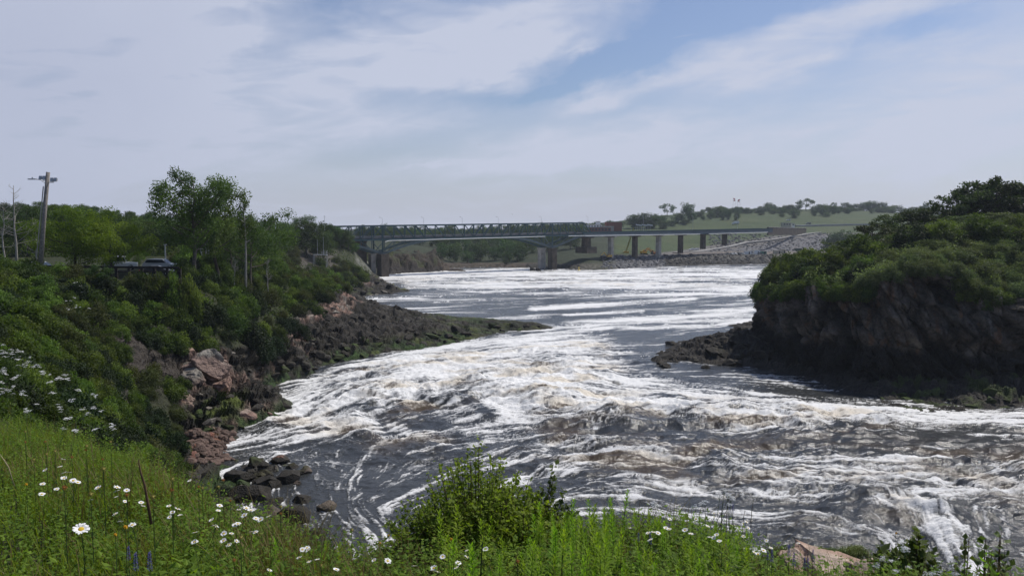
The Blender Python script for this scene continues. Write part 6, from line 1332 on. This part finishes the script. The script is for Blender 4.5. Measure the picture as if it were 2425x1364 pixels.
leafstems(2200, 12, lambda px, d: (px < 560) & (d < 4.5), 'broad_leaved_herbs', LG['meadow'], 'larger-leaved herbs at the lower left of the meadow', .25, .5, 9, .10, .30)
leafstems(3800, 13, lambda px, d: (px > 1000) & (px < 2150), 'vetch_cover', LG['meadow'], 'dense low vetch-like greenery along the meadow rim', .2, .5, 16, .035, .3)
leafstems(900, 14, lambda px, d: (px > 850) & (px < 2100) & (d > 3.4), 'dark_herb_patch', LG['scrub'], 'darker toothed leaves under the tall stems', .2, .42, 10, .07, .3)
# tall narrow-leaved stems (individual plants)
STEMM = simple('green stem', (.05,.085,.02), .2, 20, .8); BRST = simple('brown stem', (.10,.06,.035), .3, 20, .9)
def goldenrod(seed, H, nl, leaf):
    r = np.random.default_rng(seed); root = empty('leafy_stem_plant', (0, 0, 0), 'stem', 'plant'); mb = MB(); bx_, by_ = r.uniform(-.06, .06, 2)
    mb.tube([(0, 0, -.05), (bx_*.3, by_*.3, H*.5), (bx_, by_, H*.97)], [.004, .003, .0015], 4, False); mb.build('stem', STEMM, root)
    t = np.linspace(.12, 1, nl)**.8; a = np.arange(nl)*2.4; p = np.stack([bx_*t*t, by_*t*t, H*t], 1); up_ = .25+1.5*t**5+r.normal(size=nl)*.15
    d = unit(np.stack([np.cos(a), np.sin(a), up_], 1)); s_ = unit(np.cross(d, [0, 0, 1.])); ln = leaf*r.uniform(.75, 1.2, nl)*(1.1-.62*t)
    v = []; f = []; dr = np.array([0, 0, -1.])
    for k in range(nl):
        b = len(v); w_ = ln[k]*.085; q0, q1, q2, q3 = p[k], p[k]+d[k]*ln[k]*.4, p[k]+d[k]*ln[k]*.75+dr*ln[k]*.06, p[k]+d[k]*ln[k]+dr*ln[k]*.2
        v += [q0, q1+s_[k]*w_, q1-s_[k]*w_, q2+s_[k]*w_*.7, q2-s_[k]*w_*.7, q3]; f += [(b, b+1, b+2, b+2), (b+1, b+3, b+4, b+2), (b+3, b+5, b+4, b+4)]
    me = bpy.data.meshes.new('stem_leaves'); me.from_pydata([tuple(x) for x in v], [], [tuple(dict.fromkeys(q)) for q in f]); at_ = me.attributes.new('tint', 'FLOAT', 'POINT'); at_.data.foreach_set('value', np.repeat(np.clip(.35+.5*t+r.normal(size=nl)*.1, 0, 1), 6).astype(np.float32))
    link('leaves', me, LG['lime'], root); return root
GR = Kind([goldenrod(300+i, .72, 105, .105) for i in range(5)], .72)
r_ = random.Random(77); n_ = 0
zones = [(1040, 1215, 44, .72, 1125), (1240, 1480, 110, .80, 1205), (1480, 1800, 150, .66, 1255), (690, 790, 14, .62, 1240), (560, 700, 14, .66, 1230), (1800, 2000, 16, .5, 1300)]
for zi, (p0, p1, n, sc, topy) in enumerate(zones):
    lab = ['tall narrow-leaved green stem in front of the bushy shrub at the bottom centre', 'bright lime-green stem in the feathery clump right of the bottom shrub', 'lime-green feathery stem in the wide clump at the bottom right of centre', 'narrow-leaved stem at the meadow edge left of the calm water', 'narrow-leaved stem among the daisies beside the dark rocks', 'short green stem beside the pinkish flat rock'][zi]
    for k in range(n):
        px = r_.uniform(p0, p1); dc = float(crestd(px)); d = dc-.1-r_.random()**1.3*2.3; x = (px-CX)/F*d; z = float(neargz(x, d)); s_ = sc*r_.uniform(.75, 1.12)
        if zi == 0: s_ *= 1.0+.25*math.exp(-((px-1105)/60)**2)
        GR.put(n_, (x, d, z), r_.uniform(0, 6.28), s_, lab, ['narrow-leaved stems before the bottom shrub', 'lime stems right of the shrub', 'lime stems at bottom right', 'stems at the meadow edge', 'stems among the daisies', 'stems by the flat rock'][zi], r_.gauss(0, .07), r_.gauss(0, .07)); n_ += 1
print('stems', n_)
# the shrub at the bottom centre
def twig_shrub(name, label, H, Wd, n, leaf, mat, seed, spire=.0, nleaf=46, asp=.3):
    r = random.Random(seed); g = np.random.default_rng(seed); root = empty(name, (0, 0, 0), label, 'shrub'); mb = MB(); P, A, B, ln, tn = [], [], [], [], []
    for k in range(n):
        a = r.uniform(0, 6.283); q = math.sqrt(r.random()); tx, ty = math.cos(a)*q*Wd*.5, math.sin(a)*q*Wd*.5; tz = H*((1-q**1.5*.62)*r.uniform(.6, 1.0)) if k > 2 else H*(1-.06*k)
        if k <= 2: tx *= .25; ty *= .2
        b0 = Vector((tx*.12, ty*.12, 0)); b1 = Vector((tx*.62, ty*.62, tz*.5)); b2 = Vector((tx, ty, tz)); mb.tube([b0, b1, b2], [.007, .0045, .0018], 4, False)
        for j in range(nleaf):
            t = .22+.78*(j+r.random())/nleaf; p = b0.lerp(b1, t*2) if t < .5 else b1.lerp(b2, t*2-1); o = Vector((r.gauss(0, 1), r.gauss(0, 1), r.gauss(0, .7)))*.045*(1.3-t)
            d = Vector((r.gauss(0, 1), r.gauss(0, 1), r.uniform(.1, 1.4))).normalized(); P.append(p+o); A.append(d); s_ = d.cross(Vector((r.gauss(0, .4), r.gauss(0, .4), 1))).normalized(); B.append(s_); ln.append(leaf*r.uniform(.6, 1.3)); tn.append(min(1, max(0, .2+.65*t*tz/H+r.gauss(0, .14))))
    mb.build('twigs', BRST, root); ln = np.array(ln); link('leaves', leafmesh(name+'_leaves', np.array([tuple(p) for p in P]), np.array([tuple(p) for p in A]), np.array([tuple(p) for p in B]), ln, ln*asp, np.array(tn)), mat, root); return root
def near_at(px, d, dz=0): x = (px-CX)/F*d; return (x, d, float(neargz(x, d))+dz)
SHR = leafmat('fine shrub leaves', (.07,.13,.018), (.24,.33,.045), .5, .1); SHD = leafmat('dark willow leaves', (.03,.055,.014), (.10,.14,.035), .3, .1)
s1_ = twig_shrub('bushy_shrub', 'bushy fine-leaved shrub with a pointed top standing against the water at the bottom centre', 1.25, 1.55, 380, .034, SHR, 3, nleaf=100, asp=.36); x, d, z = near_at(1128, 5.6); s1_.location = (x, d, z); s1_.scale = (1, 1, (CAMZ-(1052-YH)/F*d-z)/1.25)
s2_ = twig_shrub('dark_willow_shrub', 'darker small-leaved shrub leaning out to the right of the central shrub', .95, .75, 90, .042, SHD, 4, nleaf=60, asp=.38); s2_.location = near_at(1258, 5.8, 0); s2_.rotation_euler = (0, R(10), 0)
s3_ = twig_shrub('dark_willow_shrub', 'low dark shrub at the left foot of the central shrub', .62, .6, 90, .036, SHD, 5, nleaf=60, asp=.38); s3_.location = near_at(1015, 5.5, 0)
s5_ = twig_shrub('bushy_shrub', 'lower light-green fine-leaved shrub spreading to the right of the pointed one', .8, 1.0, 150, .034, SHR, 33, nleaf=80, asp=.36); s5_.location = near_at(1225, 5.4)
s4_ = twig_shrub('broadleaf_shrub', 'dark glossy-leaved shrub with white flower heads at the bottom right', .72, .66, 90, .055, SHD, 6, nleaf=44, asp=.4); x, d, z = near_at(2180, 5.2); s4_.location = (x, d, CAMZ-(1268-YH)/F*d-.7)
for i, (px, ty, d) in enumerate(((2320, 1290, 5.0), (2365, 1305, 4.9), (2400, 1282, 5.1), (2375, 1330, 4.6))):
    r = twig_shrub('sapling_sprig', ['leafy dark sprig against the water at the far bottom right', 'short leafy sprig between two taller ones, bottom right corner', 'tallest leafy sprig at the right edge of the view', 'lime-green sprig low in the bottom right corner'][i], .5, .12, 7, .05, LG['lime'] if i == 3 else SHD, 20+i, nleaf=12, asp=.4); r.location = ((px-CX)/F*d, d, CAMZ-(ty-YH)/F*d-.48)
# pinnate-leaved plants lower left
def pinnate(seed):
    r = random.Random(seed); root = empty('pinnate_plant', (0, 0, 0), 'plant', 'plant'); mb = MB(); P, A, B, ln = [], [], [], []
    mb.tube([(0, 0, -.05), (0, 0, .36)], [.006, .003], 5, False)
    for k in range(8):
        a = k*2.4+r.uniform(-.3, .3); L_ = r.uniform(.16, .27); b = Vector((0, 0, .12+.24*k/8)); d = Vector((math.cos(a), math.sin(a), .45)); pts = [b+d*L_*t+Vector((0, 0, -.55*L_*t*t)) for t in (0, .25, .5, .75, 1)]
        mb.tube(pts, [.0025, .002, .0017, .0013, .001], 3, False)
        for j in range(8):
            t = .2+.8*j/8; p = b+d*L_*t+Vector((0, 0, -.55*L_*t*t)); s_ = Vector((-math.sin(a), math.cos(a), -.25))
            for q in (-1, 1):
                dd = (Vector((s_.x*q, s_.y*q, -.3))+d*.35).normalized(); P.append(p); A.append(dd); B.append(dd.cross(Vector((0, 0, 1))).normalized()); ln.append(.075*(1.15-.5*t))
        P.append(pts[-1]); A.append(d.normalized()); B.append(d.cross(Vector((0, 0, 1))).normalized()); ln.append(.05)
    mb.build('stalks', STEMM, root); ln = np.array(ln); link('leaflets', leafmesh('leaflets', *[np.array([tuple(p) for p in q]) for q in (P, A, B)], ln, ln*.19, np.clip(np.random.default_rng(seed).normal(.45, .2, len(ln)), 0, 1), .3), LG['meadow'], root); return root
PN = Kind([pinnate(400+i) for i in range(3)], .4); r_ = random.Random(4)
for i in range(34):
    px = r_.uniform(-40, 620) if i < 24 else r_.uniform(1100, 2000); d = r_.uniform(1.9, 3.6) if i < 24 else r_.uniform(3.6, 5.0); PN.put(i, near_at(px, d, .05), r_.uniform(0, 6.28), r_.uniform(.8, 1.25), 'arching plant with feather-like paired leaflets in the lower left meadow' if i < 24 else 'feather-leaved plant tucked among the lime-green stems', 'feather-leaved plants in the lower left meadow' if i < 24 else 'feather-leaved plants among the lime stems')
# daisies ----------------------------------------------------------------
PET = simple('white petals', (.82,.82,.80), .04, 30, .6); YC = simple('yellow disc', (.62,.42,.03), .2, 60, .8)
def daisy(seed, np_=17, R_=.026):
    r = random.Random(seed); root = empty('daisy', (0, 0, 0), 'daisy', 'daisy'); mb = MB(); mb.tube([(0, 0, -.34), (.012, 0, -.15), (0, 0, 0)], [.0022, .0018, .0016], 4, False); mb.build('stem', STEMM, root)
    mb = MB()
    for k in range(np_):
        a = 2*math.pi*k/np_+r.uniform(-.06, .06); L_ = R_*r.uniform(.9, 1.08); w_ = R_*.16; c, s_ = math.cos(a), math.sin(a); lift = r.uniform(-.001, .006); b = len(mb.v)
        for (rr, ww, zz) in ((.3, .5, .001), (.65, 1, .003+lift*.6), (.92, .8, .002+lift), (1., .3, .001+lift)):
            for q in (-1, 1): mb.v.append((c*L_*rr-s_*w_*ww*q, s_*L_*rr+c*w_*ww*q, zz))
        mb.f += [[b, b+1, b+3, b+2], [b+2, b+3, b+5, b+4], [b+4, b+5, b+7, b+6]]
    mb.build('petals', PET, root); mb = MB(); mb.lathe([(.0095, 0), (.009, .003), (.006, .005), (.002, .0055)], 10); mb.build('disc', YC, root, True); return root
DY = Kind([daisy(500+i) for i in range(3)], 1)
DL = [(192,1253,2.3),(150,1088,5.5),(142,1105,5.3),(107,1113,6),(152,1120,4.8),(163,1119,4.8),(151,1132,5),(101,1146,5),(173,1138,4.6),(184,1142,4.6),(134,1158,4.5),(99,1170,4.6),(232,1155,4.2),(277,1154,4),(277,1163,4),(300,1161,4.8),(275,1177,4.2),(214,1184,4.2),(334,1190,5),(338,1198,5),(296,1187,5.2),(284,1236,4),(313,1243,4),(273,1217,4.5),
 (400,1198,4.6),(420,1205,4.2),(408,1213,4.6),(426,1220,4.8),(402,1224,4.8),(462,1261,4),(460,1283,4),(449,1138,6.6),(520,1197,4.6),(517,1209,4.4),(583,1203,4.2),(594,1208,4),(600,1207,4.4),(565,1207,5),(578,1220,4.6),(606,1228,4.2),(617,1230,4.2),(636,1223,4.4),(501,1231,4.2),(507,1245,4.2),(512,1246,4.4),(557,1243,4),(563,1240,4),(597,1259,4.6),(605,1260,4.6),(530,1263,4.8),(548,1263,4.8),(529,1280,4.4),(560,1281,4.6),(542,1290,4.8),(463,1282,4.8),
 (727,1297,4),(716,1301,4.2),(730,1303,4.2),(709,1320,4.4),(732,1330,4.4),(751,1325,4.2),(638,1350,4.2),(796,1348,4),(886,1326,4.2),(918,1328,4),(981,1340,4),(1027,1345,4.2),(1048,1318,4.2),(1106,1303,4.3),(1106,1319,4),(1085,1333,4.2),(1081,1344,4),(1035,1354,4.2),(1150,1300,4.5),
 (1490,1250,5.4),(1535,1262,5),(1547,1260,5),(1558,1262,5),(1577,1250,5),(1584,1253,5),(1586,1229,5.4),(1622,1255,5),(1636,1264,4.8),(1648,1229,5.6),(1691,1215,6),(1700,1215,6),(1691,1224,5.8),(1697,1266,4.8),(1680,1272,4.8),(1690,1273,4.8),(1703,1281,4.6),(1761,1240,5.6),(1768,1236,5.6),(1772,1250,5.4),(1760,1270,5.2),(1815,1280,5),(1808,1288,5),(1825,1297,4.8),(1808,1303,4.6),(1786,1308,4.6),(1795,1312,4.6),(1540,1278,4.6),(1676,1246,5.2),(1868,1280,6),(1890,1286,5.6)]
for i, (px, py, d) in enumerate(DL):
    lab, grp = ('white daisy in the left meadow', 'daisies in the left meadow')
    if i == 0: lab, grp = 'largest nearest daisy, wide open white petals round a yellow centre at lower left', None
    elif px > 1400: lab, grp = 'small white daisy nodding above the greenery right of bottom centre', 'daisies right of the bottom centre'
    elif px > 700: lab, grp = 'white daisy low in the grass below the calm water at the bottom', 'daisies at the bottom below the calm water'
    elif px > 390: lab, grp = 'white daisy in the patch in front of the dark wet rocks', 'daisies in front of the dark wet rocks'
    else: lab = 'white daisy among the grass of the lower left meadow'
    DY.put(i, tuple(at(px, py, d)), r_.uniform(0, 6.28) if i else .1, r_.uniform(.55, .78)*(1.15 if i == 0 else 1), lab, grp, R(r_.uniform(8, 34)), R(r_.uniform(-12, 12)))
# white umbel heads (valerian / yarrow)
def umbel(seed, st_=.5, nh=7, dens=26):
    r = random.Random(seed); root = empty('white_umbel_flower', (0, 0, 0), 'flower', 'flower'); mb = MB(); mb.tube([(0, 0, -st_), (.01, 0, -st_*.4), (0, 0, -.03)], [.003, .0025, .002], 4, False); fl = MB()
    for h in range(nh):
        a = h*2.4; q = .034*math.sqrt(h/nh); c = Vector((math.cos(a)*q*1.3, math.sin(a)*q*1.3, .012-q*.35+r.uniform(-.012, .006))); mb.tube([(0, 0, -.05), tuple(c)], .0009, 3, False)
        for k in range(dens):
            a2 = r.uniform(0, 6.28); q2 = .015*math.sqrt(r.random()); p = c+Vector((math.cos(a2)*q2, math.sin(a2)*q2, .004-(q2*18)**2*.006)); b = len(fl.v); s_ = .0026
            fl.v += [(p.x-s_, p.y, p.z), (p.x, p.y-s_, p.z+.001), (p.x+s_, p.y, p.z), (p.x, p.y+s_, p.z+.001), (p.x, p.y, p.z+s_)]; fl.f += [[b, b+1, b+4], [b+1, b+2, b+4], [b+2, b+3, b+4], [b+3, b, b+4]]
    mb.build('stem', STEMM, root); fl.build('florets', PET, root); return root
UM = Kind([umbel(600+i) for i in range(3)], 1)
UL = []
for cx, cy, n, sx_, sy_, d in ((10,835,9,14,14,9.5),(28,833,5,12,8,9.5),(50,832,5,10,5,9.5),(38,848,6,16,6,9.5),(78,862,9,14,12,9.5),(55,862,6,12,6,9.5),(103,883,8,12,7,9.5),(14,880,8,14,12,9),(35,895,5,10,6,9),(118,905,3,6,6,9.5),(140,896,6,8,5,9.5),(158,897,7,10,8,9.5),(18,930,7,12,14,8),(55,932,5,8,6,8),(122,933,3,6,4,9),(170,948,3,5,4,9),(182,925,3,5,4,9.5),(222,935,5,8,7,10),(64,974,5,10,5,7.5),(139,962,3,6,4,8),(145,975,3,6,6,8),(198,968,4,6,6,8.5),(205,980,3,5,5,8.5),(158,992,4,7,4,8),(178,1020,5,7,6,7.5),(223,1016,4,5,4,8.5),(268,1010,8,9,8,8.5),(85,958,2,5,3,8),(152,1015,2,5,3,8),(224,966,3,5,5,9.5),(238,972,2,5,4,9.5),(2,925,3,6,20,8)):
    for k in range(n): UL.append((cx+r_.gauss(0, sx_*.55), cy+r_.gauss(0, sy_*.55), d*r_.uniform(.95, 1.05), 'small white flower head in the drift of tall white flowers at the left edge', 'tall white flowers at the left edge', .62))
for cx, cy, n, sx_, sy_, d in ((160,712,3,10,3,20),(176,705,2,5,3,20),(183,728,3,8,4,20),(212,732,4,6,5,20),(160,733,2,4,3,20),(195,690,1,4,3,24),(178,669,3,4,3,26),(192,676,2,4,2,26)):
    for k in range(n): UL.append((cx+r_.gauss(0, sx_*.5), cy+r_.gauss(0, sy_*.5), d, 'tiny white flower head on the dark scrub below the fence', 'white flowers dotted on the scrub', .9))
for px, py, d in ((1715,1160,5.6),(1722,1170,5.6),(1727,1176,5.6),(1705,1172,5.7),(1728,1195,5.5),(1552,1192,5.6),(1546,1196,5.6),(1558,1198,5.6),(1660,1193,5.8),(1670,1190,5.8),(1646,1200,5.8),(1456,1216,5.6),(1733,1180,5.6)): UL.append((px, py, d, 'pale flower head on a tall thin stem standing against the water, right of centre', 'tall thin-stemmed flowers against the water', .75))
for cx, cy, n, sx_, sy_ in ((2135,1284,4,8,4),(2140,1296,5,10,4),(2145,1303,4,10,4),(2095,1325,5,10,6),(2110,1330,4,8,5),(2075,1338,4,8,4),(2120,1350,4,8,6),(2155,1342,3,6,4),(2220,1355,7,16,6),(2200,1360,5,14,4),(2250,1326,4,6,3),(2228,1332,3,6,4),(2255,1345,3,6,4),(2265,1360,4,8,4),(2280,1345,2,5,4)):
    for k in range(n): UL.append((cx+r_.gauss(0, sx_*.5), cy+r_.gauss(0, sy_*.5), 4.6*r_.uniform(.95, 1.05), 'white flower head in front of the dark glossy shrub at the bottom right', 'white flowers at the bottom right', .45))
for i, (px, py, d, lb, gr_, s_) in enumerate(UL): UM.put(i, tuple(at(px, py, d)), r_.uniform(0, 6.28), (s_*.9*r_.uniform(.8, 1.15),)*3 if d < 7 else (s_*.85*r_.uniform(.7, 1.2),)*3, lb, gr_, R(r_.uniform(5, 30)), R(r_.uniform(-15, 15)))
# seed heads, lupins, buttercups
def ball(seed, col, name, label):
    r = random.Random(seed); root = empty(name, (0, 0, 0), label, 'flower'); mb = MB(); mb.tube([(0, 0, -.3), (0, 0, 0)], [.002, .0015], 4, False); mb.build('stem', STEMM, root); mb = MB()
    for k in range(60):
        d = Vector((r.gauss(0, 1), r.gauss(0, 1), r.gauss(0, 1))).normalized(); mb.tube([tuple(d*.003), tuple(d*.012)], [.001, .0004], 3, False)
    mb.lathe([(.002, -.006), (.007, 0), (.002, .006)], 8); mb.build('flower_head', simple(name+' colour', col, .2, 40), root); return root
SB = Kind([ball(700, (.28,.24,.06), 'fuzzy_flower', 'head'), ball(701, (.30,.13,.03), 'fuzzy_flower', 'head')], 1)
for i, (px, py, d) in enumerate([(245,1110,3.4),(152,1154,3.2),(215,1170,3.4),(300,1171,3.6),(205,1056,5),(203,1065,5),(408,1134,4.4),(406,1160,4.4),(362,1176,4.2),(528,1136,5),(517,1152,5),(470,1152,5.4),(479,1155,5.4),(545,1185,5),(665,1199,5),(664,1215,5),(570,1272,3.4),(554,1325,3.2),(80,1088,6),(107,1045,6.5),(60,1022,7),(60,1046,6.8),(130,1068,6),(170,1082,5.6),(833,1254,4.8),(1065,1277,4.6),(262,1046,6.4),(243,1087,5.6),(110,1075,6.2),(1225,1328,4),(760,1338,4)]):
    SB.put(i, tuple(at(px, py, d)), 0, r_.uniform(.8, 1.2), 'round fuzzy seed head, yellowish or rusty, on a thin stalk in the meadow', 'fuzzy seed heads in the meadow')
LUP = simple('violet lupin petals', (.10,.08,.34), .3, 40)
def lupin(seed):
    r = random.Random(seed); root = empty('lupin', (0, 0, 0), 'lupin', 'lupin'); mb = MB(); mb.tube([(0, 0, -.3), (0, 0, .1)], [.003, .002], 4, False); mb.build('stem', STEMM, root); mb = MB()
    for k in range(46):
        t = k/46; a = k*2.4; q = .011*(1-.7*t); p = Vector((math.cos(a)*q, math.sin(a)*q, .11*t)); mb.tube([tuple(p*1), tuple(p+Vector((math.cos(a)*.006, math.sin(a)*.006, .003)))], [.0032, .001], 4, False)
    mb.build('flower_spike', LUP, root); return root
LU = Kind([lupin(800)], 1)
for i, (px, py, d) in enumerate([(305,1325,3.2),(322,1350,3),(355,1350,3),(1818,1325,4.4),(1828,1330,4.4),(1880,1340,4.2),(1905,1345,4.3),(1913,1343,4.3),(1925,1322,4.6),(1512,1282,4.8),(1540,1288,4.8),(1735,1215,5.6),(1728,1213,5.6),(1868,1318,4.5)]): LU.put(i, tuple(at(px, py, d)), 0, r_.uniform(.45, .7), 'violet lupin spike low in the greenery at the bottom edge' if px < 600 else 'violet lupin spike among the greens right of the bottom centre', 'lupins at the bottom left' if px < 600 else 'lupins right of the bottom centre')
BC = Kind([ball(702, (.70,.38,.02), 'orange_flower', 'flower')], 1)
for i, (px, py, d) in enumerate([(1069,1276,4.2),(273,1265,3.2),(297,1247,3.2),(62,1146,4.6),(920,1267,5),(900,1285,4.8),(2122,1262,5.2)]): BC.put(i, tuple(at(px, py, d)), 0, r_.uniform(.6, .9), 'small orange-yellow flower head dotted in the meadow', 'orange flowers in the meadow')
# bare stick, dark stalks
def stick(pts, rad, label, mat=None):
    P = [Vector(at(*p)) for p in pts]; o = P[0]; r = empty('dry_stalk', o, label, 'stalk'); mb = MB(); mb.tube([tuple(p-o) for p in P], rad, 6); mb.build('stalk', mat or BRST, r, True); return r
stick([(358,1240,3.4),(350,1190,3.4),(343,1150,3.4),(333,1118,3.4),(328,1088,3.4)], [.006,.006,.005,.004,.002], 'bare brown dead stalk standing crooked in the left meadow')
stick([(1138,1364,2.6),(1142,1290,2.6),(1146,1270,2.6)], [.003,.0025,.0015], 'thin dark green stalk in front of the shrub at the bottom centre', STEMM)
stick([(34,1150,3.8),(20,1105,3.8),(0,1075,3.8)], [.002,.002,.001], 'pale dry grass stalk bending at the left edge', simple('straw', (.4,.33,.2), .1, 5))
for i, (px, b, t_, d) in enumerate(((1718,1250,1172,5.6),(1776,1250,1180,5.7),(1509,1240,1180,5.7),(1547,1240,1200,5.7),(1653,1240,1200,5.7),(1757,1250,1205,5.7),(1706,1240,1175,5.7),(2310,1364,1300,5),(2055,1364,1300,5),(1905,1360,1305,5))):
    x, y, z = at(px, b, d); r = empty('seed_stalk', (x, y, z), 'thin dark upright stalk standing against the water along the bottom edge', 'stalk', 'dark upright stalks along the meadow rim'); mb = MB(); hh = (b-t_)/F*d; mb.tube([(0, 0, -.15), (.01, 0, hh*.6), (.02, 0, hh)], [.003, .0022, .0012], 4); mb.build('stalk', BRST, r)
# the pinkish flat rock at the bottom right
FINE = landmat('fine pink rock', 7, .02, 22)
def ledge(px, py, d, rx, ry, rz_, seed, label):
    o = boulder('rock', px, 1200, rx, ry, rz_, seed, label, (.34,.23,.17), 0, top=(.42,.33,.26), mat=FINE, rough=.3); o.location = tuple(at(px, py, d)); return o
ledge(1975, 1350, 7.2, .46, .7, .15, 40, 'long pinkish weathered rock at the meadow rim, bottom right'); ledge(2085, 1375, 6.2, .35, .5, .14, 41, 'small pale rock below the long pinkish one')
ledge(1890, 1350, 7.4, .22, .5, .2, 42, 'left end block of the pinkish rock ledge')
mb_ = None
for i in range(26):
    px = 1830+i*11+r_.uniform(-6, 6); 
    if i % 2: WEEDB.put(i, (tuple(at(px, 1318 if px < 2040 else 1345, 8.3))), r_.uniform(0, 6.28), .055*r_.uniform(.8, 1.3), 'low green tuft growing behind the pinkish flat rock', 'tufts around the pinkish rock')
# ================================================================== HAZE
hz_, t_, o_ = material('haze air'); pv = t_.nodes.new('ShaderNodeVolumePrincipled'); pv.inputs['Color'].default_value = (.78, .87, 1, 1); pv.inputs['Density'].default_value = HAZE_D
pv.inputs['Anisotropy'].default_value = .2
t_.links.new(pv.outputs[0], o_.inputs[1])
mb = MB(); mb.box(-800, 900, -30, 1250, -10, 75); tag(mb.build('haze', hz_), 'thin pale summer haze filling the air over the river', None, None, 'stuff')
